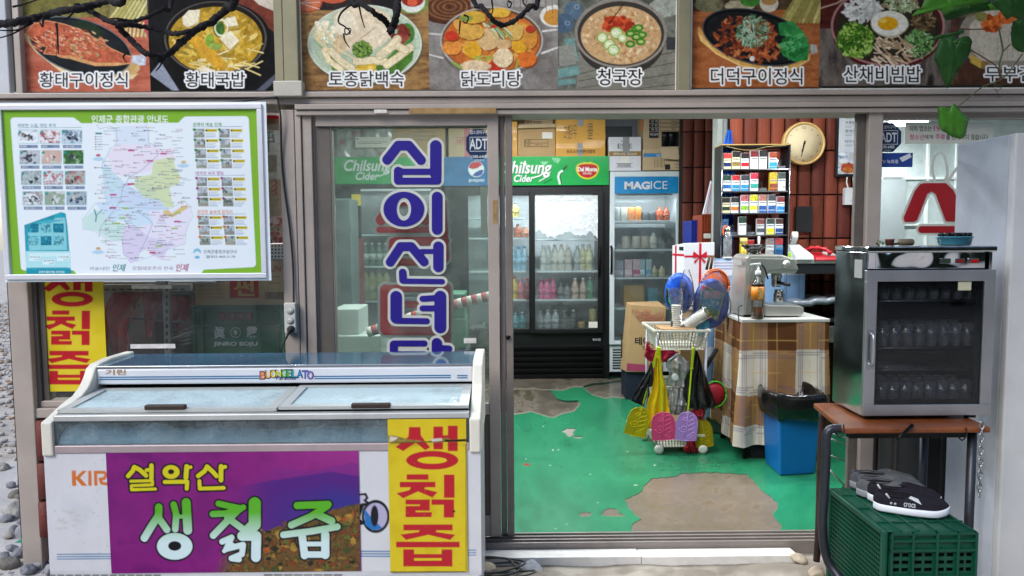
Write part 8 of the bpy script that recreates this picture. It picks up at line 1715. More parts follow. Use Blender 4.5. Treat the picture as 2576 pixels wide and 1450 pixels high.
MB().prism([lf_(.25,q[3]-.02),lf_(.38,q[3]-.015),lf_(.38,zg-.2),lf_(.25,zg-.2)],(.0008,.0008,0)).build('ribbon',m_rr,t);MB().prism([lf_(.05,zg+.14),lf_(1,zg+.14),lf_(1,zg+.125),lf_(.05,zg+.125)],(.0008,.0008,0)).build('ribbon',m_rr,t)
MB().prism([lf_(.6,zg+.19),lf_(.95,zg+.19),lf_(.95,zg+.165),lf_(.6,zg+.165)],(.0008,.0008,0)).build('print_block',mi2,t)
o=MB().box(xl2+.02,q[1]-.01,1.79,2.04,0,zg-.251).build('carton',m_card,None,.004);tag(o,'cardboard stand under the white gift box','box')
def crate(a,b,c,d,Y,dep,n,m,label):
 q=R(a,b,c,d,Y);t=thing('crate',label,'crate',((q[0]+q[1])/2,Y,q[2]));hh=(q[3]-q[2])
 MB().box(q[0],q[1],Y,Y+dep,q[2],q[3]).build('crate_body',m,t,.003)
 w=MB()
 for i in range(5):x=q[0]+(q[1]-q[0])*i/4;w.box(x-.004,x+.004,Y-.012,Y,q[2],q[3])
 for i in range(n):z=q[2]+hh*i/(n-1);w.box(q[0]-.005,q[1]+.005,Y-.014,Y-.0,z-.006,z+.006)
 w.build('rib',m,t);return t
crate(1739,556,1766,700,2.75,.3,5,mat('crate_blue','#1c2f8a',.4),'blue plastic crate stack between the white fridge and the rack');t=crate(1765,541,1792,700,2.6,.3,5,mat('crate_brown','#8a3a20',.5),'rust red bottle crate behind the cigarette rack')
a_=R(1770,588,1788,600,2.585);MB().box(a_[0],a_[1],2.583,2.585,a_[2],a_[3]).build('crate_label',mat('paper'),t)
t=thing('paper_cone','tall white paper cone with a red stripe on the rust red crate','paper cone',V(1777,541,2.6))
MB().prism([V(*c7(526,610),2.62),V(*c7(455,900),2.62),V(*c7(545,905),2.62),V(*c7(545,640),2.62)],(0,.03,0)).build('cone',mat('paper_white','#c9cdd6',.6),t);MB().prism([V(*c7(528,640),2.615),V(*c7(486,900),2.615),V(*c7(490,900),2.615),V(*c7(532,640),2.615)],(0,.003,0)).build('stripe',m_rr,t)
# ---- blue bin with black bag
p0,pl,pr=F(1961,1199),F(1923,1164),F(2053,1193);pb=pl+pr-p0;cb_=(p0+pl+pr+pb)/4;zr_=.43
t=thing('waste_bin','tall square blue plastic bin lined with a black bag','bin',(cb_.x,cb_.y,0))
bot=[cb_+(p-cb_)*.98 for p in(p0,pr,pb,pl)];top=[cb_+(p-cb_)*1.16+Vector((0,0,zr_))for p in(p0,pr,pb,pl)]
MB().add([tuple(b)for b in bot]+[tuple(q)for q in top],[(0,3,2,1),(0,1,5,4),(1,2,6,5),(2,3,7,6),(3,0,4,7)]).build('bin_body',mat('bin_blue','#0d5c9c',.35,var=.08),t,.012,seg=3)
ring=[];Nn=96
def rim(u,s):
 u=u%4;k=int(u);a,b=top[k],top[(k+1)%4];c0=Vector((cb_.x,cb_.y,zr_));d=a.lerp(b,u-k)-c0;r0=(a-c0).length*.92
 q=.9 if s<.95 else .55;return c0+(d*(1-q)+d.normalized()*r0*q*(.86 if s<.95 else 1))*s
gx=np.zeros((15,Nn+1));gy=gx.copy();gz=gx.copy();rn=fbm(15,Nn,9,6,4);rn=np.concatenate([rn,rn[:,:1]],1)
prof=[(.04,-.22),(.5,-.16),(.8,-.10),(.93,-.03),(.985,.025),(1.01,.05),(1.07,.058),(1.15,.05),(1.20,.03),(1.21,.0),(1.20,-.025),(1.18,-.045),(1.16,-.065),(1.14,-.085),(1.05,-.09)]
for j,(s,z)in enumerate(prof):
 for i in range(Nn+1):
  p=rim(4*i/Nn,s+(.12*(rn[j,i]-.5)if j>2 else 0));gx[j,i],gy[j,i],gz[j,i]=p.x,p.y,zr_+z+.045*(rn[j,i]-.5)
gridmesh('bag',gx,gy,gz,np.ones((15,Nn+1,3))*.02,mat('black_bag','#0b0b0d',.22,coat=.4,bump=.5,bs=24),t)
# ---- white trolley with hanging things
YTR=F(1727,1142).y;print('trolley',YTR);m_tw=mat('trolley_white','#c4c2b4',.4,var=.06)
t=thing('trolley','white three tier plastic basket trolley on castors','trolley',(V(1727,1142,YTR).x,YTR+.15,0));TR=t
def basket(a,b,c,d,Y,dep,shr=.03):
 q=R(a,b,c,d,Y);x0,x1,z0,z1=q;m=MB();nc=max(6,int((x1-x0)/.02));nr=max(3,int((z1-z0)/.02))
 m.box(x0-.012,x1+.012,Y-.012,Y-.001,z1-.018,z1).box(x0-.012,x1+.012,Y+dep+.001,Y+dep+.012,z1-.018,z1).box(x0-.012,x0-.001,Y-.0,Y+dep,z1-.018,z1).box(x1+.001,x1+.012,Y,Y+dep,z1-.018,z1)
 ms=MB()
 def lattice(P,nu,nv):
  for i in range(nu+1):
   u=i/nu;w=.011;a_,b_=P(max(0,u-w),0),P(min(1,u+w),0);c_,d_=P(min(1,u+w),1),P(max(0,u-w),1);ms.prism([a_,b_,c_,d_],(0,.004,0)if nu==nc else(.004,0,0))
  for j in range(nv+1):
   v=j/nv;e=.10/nv*.9;a_,b_=P(0,max(0,v-e)),P(1,max(0,v-e));c_,d_=P(1,min(1,v+e)),P(0,min(1,v+e));ms.prism([a_,b_,c_,d_],(0,.0035,0)if nu==nc else(.0035,0,0))
 def front(u,v):s=shr*v;return Vector((x0+s+(x1-x0-2*s)*u,Y+s*.3,z1-.015+(z0-z1+.015)*v))
 def left(u,v):s=shr*v;return Vector((x0+s,Y+dep*u,z1-.015+(z0-z1+.015)*v))
 lattice(front,nc,nr);lattice(left,int(nc*1.1),nr)
 lattice(lambda u,v:front(u,v)+Vector((0,dep-shr*.3,0)),nc,nr)
 lattice(lambda u,v:Vector((x1-shr*v,Y+dep*u,left(u,v).z)),int(nc*1.1),nr)
 ms.box(x0+shr,x1-shr,Y,Y+dep,z0-.003,z0);o=m.build('basket_rim',m_tw,TR,.003);ms.build('basket_wall',m_tw,TR);return q
q1=basket(1650,830,1783,880,YTR,.42);q2=basket(1655,972,1765,1020,YTR+.03,.34,.015);q3=basket(1650,1092,1768,1124,YTR,.34,.01)
for x,y in((q1[0]+.012,YTR+.02),(q1[1]-.012,YTR+.02),(q1[0]+.012,YTR+.36),(q1[1]-.012,YTR+.36)):MB().tube([(x,y,q3[2]),(x,y,q1[3]-.02)],.009,8).build('post',mat('trolley_post','#a8abb4',.3),TR)
for x,y in((q3[0]+.02,YTR+.0),(q3[1]-.0,YTR+.0),(q3[0]-.01,YTR+.32),(q3[1]-.02,YTR+.32)):MB().lathe((x,y,.03),[(.012,-.012),(.028,-.012),(.03,0),(.028,.012),(.012,.012)],20,'y').build('wheel',mat('wheel_white','#cfcfc6',.4),TR)
zr1=q1[3]
c=V(1702,830,YTR+.1);t=thing('cup_stack','stack of white paper cups in a clear bag standing on the trolley','paper cups',(c.x,c.y,zr1));m_pc=mat('paper_cup','#d3d1c6',.6,var=.05)
m=MB()
for i in range(13):m.lathe((c.x,c.y,zr1-.03+i*.0135),[(.028,0),(.033,.01),(.036,.012),(.036,.0165)],18)
m.build('cups',m_pc,t)
m_film=glassmat('thin_film',(.98,.98,.99),.09,(.85,.88,.92),1.2,.16,lo=.0,ns=30,bump=(.4,30))
gx,u_=np.meshgrid(np.linspace(0,2*math.pi,40),np.linspace(0,1,18));n=fbm(18,40,6,8,3);n[:,-1]=n[:,0];rr_=.042+.02*(n-.5)+.012*u_**3+.01*np.exp(-((u_-.8)/.1)**2)
gridmesh('wrap',c.x+rr_*np.cos(gx)+.02*(u_**2)*-1,c.y+rr_*np.sin(gx),zr1-.03+u_*.29,np.ones((18,40,3)),m_film,t)
a,b=V(1722,822,YTR+.08),V(1771,790,YTR+.08);t=thing('cup_stack','roll of white paper cups in clear film lying across the trolley','paper cups',a);d=b-a
m=MB();rot=d.to_track_quat('Z','Y').to_matrix()
for i in range(13):
 o_=a+d*(i/13);ring=[]
 for rad,z in((.03,0),(.034,.008),(.038,.01),(.038,.014),(.034,.012)):
  ring.append([o_+rot@Vector((rad*math.cos(q*6.283/18),rad*math.sin(q*6.283/18),z))for q in range(18)])
 vs=[p for r_ in ring for p in r_];fs=[(j*18+k,j*18+(k+1)%18,(j+1)*18+(k+1)%18,(j+1)*18+k)for j in range(4)for k in range(18)];m.add(vs,fs+[tuple(range(18))],True)
m.build('cups',m_pc,t);rr_=.044+.012*(n-.5);P_=[[a+rot@Vector((rr_[j,i]*math.cos(gx[j,i]),rr_[j,i]*math.sin(gx[j,i]),-.02+u_[j,i]*(d.length+.05)))for i in range(40)]for j in range(18)];P_=np.array([[tuple(p)for p in r_]for r_ in P_])
gridmesh('wrap',P_[...,0],P_[...,1],P_[...,2],np.ones((18,40,3)),m_film,t)
o=MB().box(V(1665,838,YTR).x,V(1752,838,YTR).x,YTR+.02,YTR+.2,zr1-.006,zr1+.006).build('wood_tray',mat('tray_wood','#a8835a',.6,var=.2),None,.003);tag(o,'thin wooden board lying across the top basket of the trolley','board')
o=MB().box(V(1757,820,YTR+.1).x,V(1785,820,YTR+.1).x,YTR+.1,YTR+.13,zr1-.06,zr1+.045).build('blue_pack',mat('teal_pack','#4a98b4',.5,var=.4,vs=40),None,.003);tag(o,'teal printed pack standing at the right of the top basket','pack')
def whook(x,label):o=MB().tube(smoothpath([V(x+3,833,YTR-.006),V(x+1,838,YTR-.016),V(x-2,852,YTR-.018),V(x-5,868,YTR-.02),V(x-4,878,YTR-.022)]),.002,5).build('hook',mat('black_metal'),None);tag(o,label,'hook')
whook(1660,'black wire hook on the left of the top basket');whook(1742,'black wire hook on the right of the top basket')
def swatter(top,neck,head,hw,hh,col,hc,label,dy,ang=None):
 Y=YTR-.03-dy;a,b=V(*top,Y),V(*neck,Y);t=thing('fly_swatter',label,'fly swatter',a,'fly swatters hanging from the trolley');d=(b-a).normalized();n=Vector((d.z,0,-d.x));m_=mat('sw_h'+col,col,.35,var=.06)
 L_=(b-a).length;m=MB();m.prism([a+n*.004,b+n*.0045,b-n*.0045,a-n*.004],(0,.004,0));
 for k in(-1.6,-.55,.55,1.6):m.prism([a+n*(k*.004+.0012)+d*.01,a+n*(k*.0038+.001)+d*L_*.32,a+n*(k*.0038-.001)+d*L_*.32,a+n*(k*.004-.0012)+d*.01],(0,-.003,0))
 m.lathe(tuple(a+d*.004),[(.009,.004),(.009,-.002)],14,'y');m.prism([a+n*.0085+d*L_*.31,a+n*.0085+d*L_*.33,a-n*.0085+d*L_*.33,a-n*.0085+d*L_*.31],(0,-.004,0));m.build('handle',m_,t)
 s=FPX/(Y+CD);c0=b;H=hh/s;Wd=hw/s;pts=[(-.5,1),(-.5,.38),(-.42,.16),(-.25,.04),(0,0),(.25,.04),(.42,.16),(.5,.38),(.5,1),(0,1.03)]
 P=lambda u,v:c0+n*(u*Wd)+d*(v*H)
 mh=mat('sw_m'+hc,hc,.35,var=.08)
 def inside(u,v):
  if v>1 or abs(u)>.5:return False
  return v>=(0 if abs(u)<.05 else .38*(1-math.sqrt(max(0,1-(abs(u)/.5)**2))))
 m=MB();N_=26
 gu=[(-.5+i/N_)for i in range(N_+1)]
 for i in range(N_):
  u=gu[i]+.5/N_;v0=next((k/60 for k in range(61)if inside(u,k/60)),1);m.prism([P(u-.006,v0),P(u-.006,1),P(u+.006,1),P(u+.006,v0)],(0,.0008,0))
 for k in range(1,31):
  v=k/31;us=[q/60-.5 for q in range(61)if inside(q/60-.5,v)]
  if us:m.prism([P(us[0],v-.005),P(us[-1],v-.005),P(us[-1],v+.005),P(us[0],v+.005)],(0,.0009,0))
 m.prism([P(a_,b_)+Vector((0,.0025,0))for a_,b_ in pts],(0,.0006,0))
 m.tube([P(*p)for p in pts]+[P(*pts[0])],.0022,5)
 def spiral(cu,cv,r_,turns=1.8,s0=0):return[P(cu+r_*(1-q/24)*math.cos(s0+turns*6.283*q/24),cv+r_*(1-q/24)*math.sin(s0+turns*6.283*q/24)*Wd/H)for q in range(22)]
 for cu,cv,r_ in((.15,.6,.2),(-.2,.84,.13),(.1,.25,.12)):m.tube(spiral(cu,cv,r_),.0024,5)
 for q in range(4):m.tube(smoothpath([P(-.05,.2+.16*q),P(-.22,.12+.16*q),P(-.36,.22+.16*q),P(-.2,.27+.16*q)],4),.0022,5)
 m.tube([P(0,.02),P(.0,.5),P(.1,.95)],.002,5);m.build('swatter_head',mh,t)
 MB().prism([P(-.07,-.02),P(.07,-.02),P(.06,.12),P(-.06,.12)],(0,-.003,0)).build('socket',mh,t)
LY='#b8d01c'
swatter(c9(562,95),c9(405,680),None,56,74,LY,'#d0bc14','fly swatter with a yellow head swung out at the left',.0)
swatter(c9(572,100),c9(605,725),None,61,71,LY,'#e8588c','fly swatter with a pink head hanging in the middle',.02)
swatter(c9(902,100),c9(850,722),None,55,73,LY,'#c89ce6','fly swatter with a lilac head hanging beside the pink one',.03)
swatter(c9(905,105),c9(985,800),None,46,70,'#6f7a14','#a8980f','fly swatter with an olive yellow head half hidden at the right',-.02)
def hang(pts,Y,bulge,m,name,label,cat,wr=.006,seed=1,T=c9):
 P2=[T(*p)for p in pts];ys_=[p[1]for p in P2];y0,y1=min(ys_),max(ys_);N1,N2=34,18;gx=np.zeros((N1,N2));gy=gx.copy();gz=gx.copy();n=fbm(N1,N2,7,seed,3)
 for i in range(N1):
  y=y0+(y1-y0)*(.004+.992*i/(N1-1));xs=[]
  for k in range(len(P2)):
   (ax,ay),(bx,by)=P2[k],P2[(k+1)%len(P2)]
   if(ay>y)!=(by>y):xs.append(ax+(bx-ax)*(y-ay)/(by-ay))
  if not xs:xs=[P2[0][0],P2[0][0]+.1]
  a,b=min(xs),max(xs)
  for j in range(N2):s=j/(N2-1);p=V(a+(b-a)*s,y,Y);gx[i,j]=p.x;gz[i,j]=p.z;gy[i,j]=Y-bulge*math.sin(math.pi*s)**.6*(.4+.6*math.sin(math.pi*min(1,i/(N1-1)+.1)))-wr*2*(n[i,j]-.5)-wr*.8*math.sin(s*17+i*.1)
 o=gridmesh(name,gx,gy,gz,np.ones((N1,N2,3)),m);so=o.modifiers.new('thickness','SOLIDIFY');so.thickness=.004;tag(o,label,cat);return o
hang([(545,170),(530,250),(500,480),(455,640),(445,885),(680,885),(665,650),(640,480),(600,330),(570,200)],YTR-.012,.02,mat('yellow_rubber','#e0b80c',.55,var=.12,bump=.2),'gloves','bright yellow folded rubber gloves hanging from the trolley','gloves',.012,2)
hang([(495,240),(470,300),(390,430),(300,610),(420,660),(470,480),(520,470),(530,400),(510,300)],YTR-.02,.02,mat('black_cloth','#101013',.6,bump=.3),'bag','black cloth bag hanging at the left of the trolley','bag',.01,3)
hang([(920,120),(890,250),(810,420),(800,560),(860,690),(1000,680),(1090,690),(1112,640),(1060,480),(1000,280),(940,130)],YTR-.015,.03,mat('black_bag'),'bag','black plastic bag hanging at the right of the trolley','bag',.012,4)
hang([(530,160),(450,40),(425,180),(470,225),(560,240),(700,220),(760,150),(700,120),(600,130)],YTR+.02,.02,mat('polka_red','#b01c40',.7,var=.3,vs=30),'cloth','crimson polka dot cloth stuffed under the top basket','cloth',.012,5)
hang([(740,150),(640,210),(635,280),(660,340),(650,470),(870,470),(880,330),(860,230),(800,180)],YTR+.01,.05,glassmat('bag_film',(.92,.93,.94),.5,(.6,.62,.64),2.0,.1,lo=.3,ns=20,bump=(.8,30)),'bag','clear plastic bag of cup lids in the middle of the trolley','bag',.02,6)
c=V(*c9(728,385),YTR-.03);o=MB().lathe(c,[(.022,.004),(.024,0),(.022,-.004),(.018,-.005)],24,'y').build('round_cover',mat('lid_white','#d0d2d2',.4),None);tag(o,'round white cup lid shining in the clear bag','lid')
hang([(660,480),(655,740),(820,745),(840,480)],YTR+.03,.04,glassmat('bag_film'),'bag','clear bag of plastic cups in the middle basket of the trolley','bag',.015,12)
c=V(*c9(1110,550),YTR+.02);t=thing('round_bag','red round bag with a bright green edge behind the black plastic bag','bag',c)
MB().lathe(c,[(.04,.03),(.068,.02),(.072,.0),(.05,-.014),(.02,-.02)],30,'y',sy=1).build('net_body',mat('net_red','#8c1626',.6),t);m=MB();m.tube([c+Vector((.073*math.cos(q/30*6.283),-.002,.073*math.sin(q/30*6.283)*1.15))for q in range(31)],.0045,6);m.build('net_rim',mat('net_green','#4cb82c',.5),t)
hang([(870,700),(1010,690),(1020,730),(980,800),(920,760)],YTR-.005,.02,mat('net_red'),'cloth','dark red cloth end below the black bag','cloth',.008,7)
m=MB();r=random.Random(4);c0=V(*c9(880,1005),YTR-.0)
for i in range(60):a=V(*c9(880+r.uniform(-40,40),985),YTR+r.uniform(-.02,.02));b=V(*c9(880+r.uniform(-75,70),1105+r.uniform(-30,12)),YTR+r.uniform(-.03,.03));m.tube([a,a.lerp(b,.5)+Vector((r.uniform(-.005,.005),0,0)),b],.0035,4)
o=m.build('tassel',mat('tassel_red','#a82430',.8),None);tag(o,'red fringed brush hanging below the trolley basket','brush')
c=F(*c9(305,590));o=MB().tube([c+Vector((0,0,.03)),c+Vector((.01,.02,.12))],.026,14).build('can',mat('can_sky','#6aa8cc',.3,var=.5,vs=30),None);tag(o,'light blue can on the floor left of the trolley','can')
o=MB().tube([V(*c9(1130,110),YTR+.12),V(*c9(1000,330),YTR+.10)],.014,8).build('umbrella',mat('black_cloth'),None);tag(o,'black folded umbrella leaning right of the trolley','umbrella')
def disc(c,rx,rz,dep,m,name,par,tilt=0,n=40):
 g=MB();vs,fs=[],[]
 for k,(s,y)in enumerate(((1,0),(1.02,dep*.3),(1,dep*.6),(.8,dep),(.4,dep*1.15),(0.02,dep*1.2))):
  for i in range(n):a=2*math.pi*i/n;x,z=rx*s*math.cos(a),rz*s*math.sin(a);vs.append((c[0]+x*math.cos(tilt)-z*math.sin(tilt),c[1]-y,c[2]+x*math.sin(tilt)+z*math.cos(tilt)))
 for k in range(5):
  for i in range(n):fs.append((k*n+i,k*n+(i+1)%n,(k+1)*n+(i+1)%n,(k+1)*n+i))
 g.add(vs,fs+[tuple(range(n))],True);return g.build(name,m,par)
m_nb=mat('net_blue','#1450c0',.35,var=.5,vs=18,bump=.3,bs=40);m_nb2=mat('net_blue_rim','#2a66c4',.25,coat=.4)
YN=YTR+.16
c=V(*c6(945,590),YN);sc_=(YN+CD)/FPX*.2819
t=thing('insect_net','packaged blue insect net with a colourful printed card','insect net',c);disc(c,150*sc_,215*sc_,.03,m_nb,'net',t)
for k in(1.0,.93,.86):MB().tube([c+Vector((155*k*sc_*math.cos(q/40*6.283),-.004-.008*(1-k)*6,218*k*sc_*math.sin(q/40*6.283)))for q in range(41)],.005,6).build('hoop',m_nb2,t)
A=Art(1745,700,1830,815,'#5cb4d8');A.T,A.k=c6,.2819
A.poly([(868,418),(1064,505),(1006,748),(830,655)],'#d8cc2c',grow=2);A.poly([(872,430),(1054,511),(1000,736),(838,650)],'#58b0d4',var=.2,vs=8)
A.poly([(845,600),(1010,660),(1000,736),(838,650)],'#4a9a3c',var=.4,vs=5);A.poly([(868,425),(940,458),(862,480)],'#c83a8a');A.scatter(9,915,480,30,18,(8,16),['#3a9a3c','#2c7a2c'],1.5,None,31)
A.text('신나는 잠자리채',884,480,1025,545,'#c84a9a',bold=.03,out=1.0);A.scatter(12,940,600,80,50,(8,20),['#d8eaf2','#a8d8ec','#8cc4e0'],1.4,None,32);A.scatter(10,910,680,60,26,(8,16),['#d8cc3c','#c89a2c'],1.2,None,33);A.rect(970,700,1000,725,'#e8e8e8')
card=[c6(868,418),c6(1064,505),c6(1006,748),c6(830,655)]
ca=[V(x,y,YN-.048)for x,y in card];uu,vv=np.meshgrid(np.linspace(0,1,60),np.linspace(0,1,80));P_=[np.array(tuple(p))for p in ca]
G_=((1-uu)*(1-vv))[...,None]*P_[0]+(uu*(1-vv))[...,None]*P_[1]+(uu*vv)[...,None]*P_[2]+((1-uu)*vv)[...,None]*P_[3]
px,py=proj(G_[...,0],G_[...,1],G_[...,2]);A.sheet('card',G_[...,0],G_[...,1],G_[...,2],px,py,printed('card_print',.3),t,.85)
def wrapcone(c,rx,rz,htop,par,seed):
 a,v_=np.meshgrid(np.linspace(0,2*math.pi,48),np.linspace(0,1,20));n=fbm(20,48,6,seed,3);n[:,-1]=n[:,0]
 w_=np.sin(np.pi*np.clip(v_*1.15,0,1)*.5+.15)**.7*(1-.25*v_**4)
 gridmesh('wrap',c.x+rx*w_*np.cos(a)*(1+.15*(n-.5)),c.y-.02+.05*w_*np.sin(a)*(1+.3*(n-.5)),c.z+htop-(htop+rz)*v_+.01*(n-.5),np.ones((20,48,3)),m_film,par)
wrapcone(c,185*sc_,235*sc_,285*sc_,t,5)
c=V(*c6(660,500),YN+.03);t=thing('insect_net','packaged blue insect net hanging left of the carded one','insect net',c);disc(c,120*sc_,178*sc_,.03,m_nb,'net',t,.05)
for k in(1.0,.9):MB().tube([c+Vector((125*k*sc_*math.cos(q/40*6.283),-.006,182*k*sc_*math.sin(q/40*6.283)))for q in range(41)],.006,6).build('hoop',m_nb2,t)
c2=V(*c6(720,520),YN-.02);wrapcone(c2,78*sc_,160*sc_,235*sc_,t,6)
c=V(*c6(970,430),YN+.06);t=thing('insect_net','packaged orange insect net behind the carded blue one','insect net',c);disc(c,125*sc_,150*sc_,.03,mat('net_orange','#d8622c',.35,var=.2),'net',t,-.4)
MB().tube([c+Vector((130*sc_*math.cos(q/40*6.283),-.03,150*sc_*math.sin(q/40*6.283)))for q in range(41)],.006,6).build('hoop',mat('net_orange2','#e07a44',.3),t)
o=MB().tube([V(*c6(905,290),YN+.05),V(*c6(935,160),YN+.05)],.009,8).tube([V(*c6(940,290),YN+.05),V(*c6(963,165),YN+.05)],.009,8).build('stick_bundle',mat('bark_stick','#4a3a26',.8),None);tag(o,'two brown sticks tied with green string above the nets','sticks')
o=MB().lathe(V(*c6(770,610),YN+.08),[(.02,-.005),(.02,.005)],12).build('hook',mat('black_metal'),None);tag(o,'small dark hook behind the blue nets','hook')
# ---- behind the left sliding door
q=R(846,785,912,852,1.4);zfl=0
def fbox(a,b,c,d,Y,dep,m,label,name='box',cat='box',bev=.008):q=R(a,b,c,d,Y);o=MB().box(q[0],q[1],Y,Y+dep,q[2],q[3]).build(name,m,None,bev);tag(o,label,cat);return o
fbox(835,778,902,845,1.5,.35,mat('foam','#8f9a94',.6,var=.15),'white foam box seen low through the left sliding door');fbox(835,845,960,1040,1.45,.4,mat('foam'),'larger white foam box under the other one behind the left door')
fbox(1055,740,1170,800,1.2,.3,mat('beer_green','#1f5c40',.45,var=.15),'upper green carton behind the lower blue letters');fbox(1055,801,1172,880,1.2,.3,mat('beer_green'),'lower green carton behind the lower blue letters');fbox(1050,881,1180,1060,1.18,.33,mat('navy_box'),'dark crate at floor level behind the left sliding door','crate','crate')
m=MB();t=thing('parasol','rolled red and white striped parasol lying behind the left sliding door','parasol',V(1100,760,1.0));a,b=V(925,830,1.05),V(1250,745,.95)
for i in range(26):
 s0,s1=i/26,(i+.98)/26;ca_,cb2=V(925+(1250-925)*s0,830-95*s0+30*(s0-.5)**2,1.0),V(925+(1250-925)*s1,830-95*s1+30*(s1-.5)**2,1.0)
 MB().tube([ca_,cb2],[.03,.03],12).build('stripe',mat('stripe_red','#9c3c40',.7)if i%2 else mat('stripe_white','#b8b4ac',.7),t)
fbox(843,500,885,850,2.4,.3,mat('dark_panel','#4a5654',.4),'tall grey cabinet standing at the left behind the sliding door','cabinet','cabinet')
fbox(852,600,902,900,2.9,.3,mat('dark_red_box','#5a1f24',.6),'dark red stacked crates behind the left sliding door','crate','crate')
o=MB().prism([V(x,y,.1)for x,y in((1181,822),(1192,812),(1192,818),(1212,818),(1220,808),(1222,826),(1192,826),(1192,832))],(0,.001,0)).build('arrow_sticker',m_wht,None);tag(o,'white arrow sticker pointing left, low on the sliding door glass','sticker')
fbox(1209,470,1226,590,.12,.002,mat('paper'),'white paper notice behind the right edge of the sliding door','notice','notice',.0)
# ---- behind the left window
YL_=.34
o=MB().box(-2.19,V(716,700,.9).x,1.25,1.3,.0,2.7).build('wall',mat('dark_wall'),None,kind='structure')
MB().box(-2.19,V(745,700,.5).x,.9,.93,.0,2.0)
def cw(x,y):return(x/3.843,691.8+y*.2602)
def cw2(x,y):return(597.5+x*.2602,691.8+y*.2602)
t=carton(489,640,724,770,YL_,.3,'beige carton with red square and brush letters on the green crate',m_tan2,[('썬',588,706,640,745,mat('brush_tan','#b89a5c',.6),.03),('SUN',671,669,706,684,mat('ink_red','#a83a34',.6),.01)]+[('%d. 옹근 요구르트의 모든 맛을 즐긴다'%(i+1),496,706+i*10,562,712+i*10,mat('ink_rust','#a8604a',.7))for i in range(5)],[(578,690,650,750,mat('ink_red2','#a8202a',.5)),(666,736,715,737,mi),(666,752,715,753,mi),(676,696,706,697,mi),(676,712,706,713,mi)]+[(668+i*3.2,738,669.4+i*3.2,751,mi)for i in range(14)])
zcr=V(600,770,YL_).z
t=thing('crate','green bottle crate with white Chinese and English lettering behind the left window','crate',(V(600,885,YL_).x,YL_+.15,.4));q=R(485,768,716,990,YL_);m_jg=mat('jinro_green','#0f5a3c',.4,var=.15)
MB().box(q[0],q[1],YL_+.012,YL_+.3,q[2],q[3]).build('crate_body',m_jg,t,.006)
m=MB()
for x in(485,506,640,696,706):e=R(x,768,x+5,880,YL_);m.box(e[0],e[1],YL_-.006,YL_+.012,q[2],q[3])
for y in(768,780,818):e=R(485,y,716,y+3,YL_);m.box(q[0]-.002,q[1]+.002,YL_-.007,YL_+.011,e[2],e[3])
m.build('crate_rib',m_jg,t)
e=R(545,787,640,808,YL_);MB().box(e[0],e[1],YL_+.006,YL_+.013,e[2],e[3]).build('handle_hole',mat('hole_red','#2a1214',.6),t)
for x in(560,583,606,626):a_=V(x,806,YL_+.004);MB().lathe((a_.x,YL_+.004,a_.z),[(.012,0),(.012,.036)],10,sy=.3).build('bottle_neck',mat('neck_red','#6a2420',.3),t)
mw2=mat('ink_white');letters(t,'JINRO SOJU',537,860,648,873,YL_-.0075+.0,mw2,bold=.03);letters(t,'眞',538,822,566,852,YL_-.0075,mw2,bold=.012);letters(t,'露',620,822,648,852,YL_-.0075,mw2,bold=.012)
a_=V(592.5,837,YL_-.008);MB().tube([a_+Vector((.0245*math.cos(q_/24*6.283),0,.0245*math.sin(q_/24*6.283)))for q_ in range(25)],.0016,5).build('emblem',mw2,t);MB().lathe(a_,[(.012,0),(.012,-.001)],12,'y',sx=.8).build('emblem',mw2,t)
e=R(530,815,656,880,YL_-.0068);MB().box(e[0],e[1],YL_-.0070,YL_-.0062,q[2]+.02,e[3]).build('crate_panel',m_jg,t)
t=thing('steel_shelf','slotted grey angle steel shelf post and beam behind the left window','shelf',(V(420,885,.22).x,.22,.3));m_sl=mat('slotted_steel','#84807e',.5,.4,var=.2)
e=R(412,690,428,990,.22);MB().box(e[0],e[1],.22,.224,e[2]-.1,e[3]+.8).box(e[1]-.003,e[1],.225,.25,e[2]-.1,e[3]+.8).build('shelf_post',m_sl,t)
m=MB()
for i in range(14):e=R(417,705+i*18.5,422,715+i*18.5,.219);m.box(e[0],e[1],.2185,.2195,e[2],e[3])
m.build('slot',mat('black_plastic'),t)
e=R(255,716,480,733,.24);MB().box(e[0],e[1],.24,.27,e[2],e[3]).build('shelf_beam',m_sl,t);m=MB()
for i in range(11):a_=R(262+i*19,706,274+i*19,710,.24);m.box(a_[0],a_[1],.236,.24,a_[2]-.04,a_[3]-.04)
m.build('slot',mat('black_plastic'),t);MB().box(-2.1,e[1]+.1,.27,.7,e[3]-.0,e[3]+.01).build('shelf_board',m_sl,t)
e=R(392,700,414,722,.215);MB().box(e[0],e[1],.212,.218,e[2],e[3]).build('corner_plate',m_sl,t,.004)
def redsheet(pts,Y,label,seed,col='#c8242a'):return hang(pts,Y,.05,mat('red_sheet'+col,col,.35,var=.35,vs=6,coat=.4),'red_chair',label,'chair',.02,seed,cw)
redsheet([(1100,160),(1000,400),(1080,760),(1250,760),(1240,500),(1330,250),(1380,165)],.55,'red plastic chair folded under the steel shelf, left one',11);redsheet([(1370,160),(1560,160),(1560,270),(1450,600),(1400,300)],.5,'red plastic chair folded under the steel shelf, middle one',12);redsheet([(1640,190),(1860,200),(1870,330),(1760,560),(1660,420)],.55,'red plastic chair folded under the steel shelf, right one',13)
m=MB()
for a_,b_ in(((1300,260),(1240,540)),((1330,290),(1440,480)),((1230,420),(1900,460)),((1700,190),(1880,150)),((1960,60),(2080,480)),((2000,120),(1960,420))):m.tube([V(*cw(*a_),.46),V(*cw(*b_),.46)],.005,6)
o=m.build('chair_frame',mat('wire'),None);tag(o,'thin steel tube chair frames behind the left window','chair frame')
m=MB();
for i in range(5):m.tube([V(*cw(1660,560+i*36),.5),V(*cw(1900,500+i*34),.5)],.006,6)
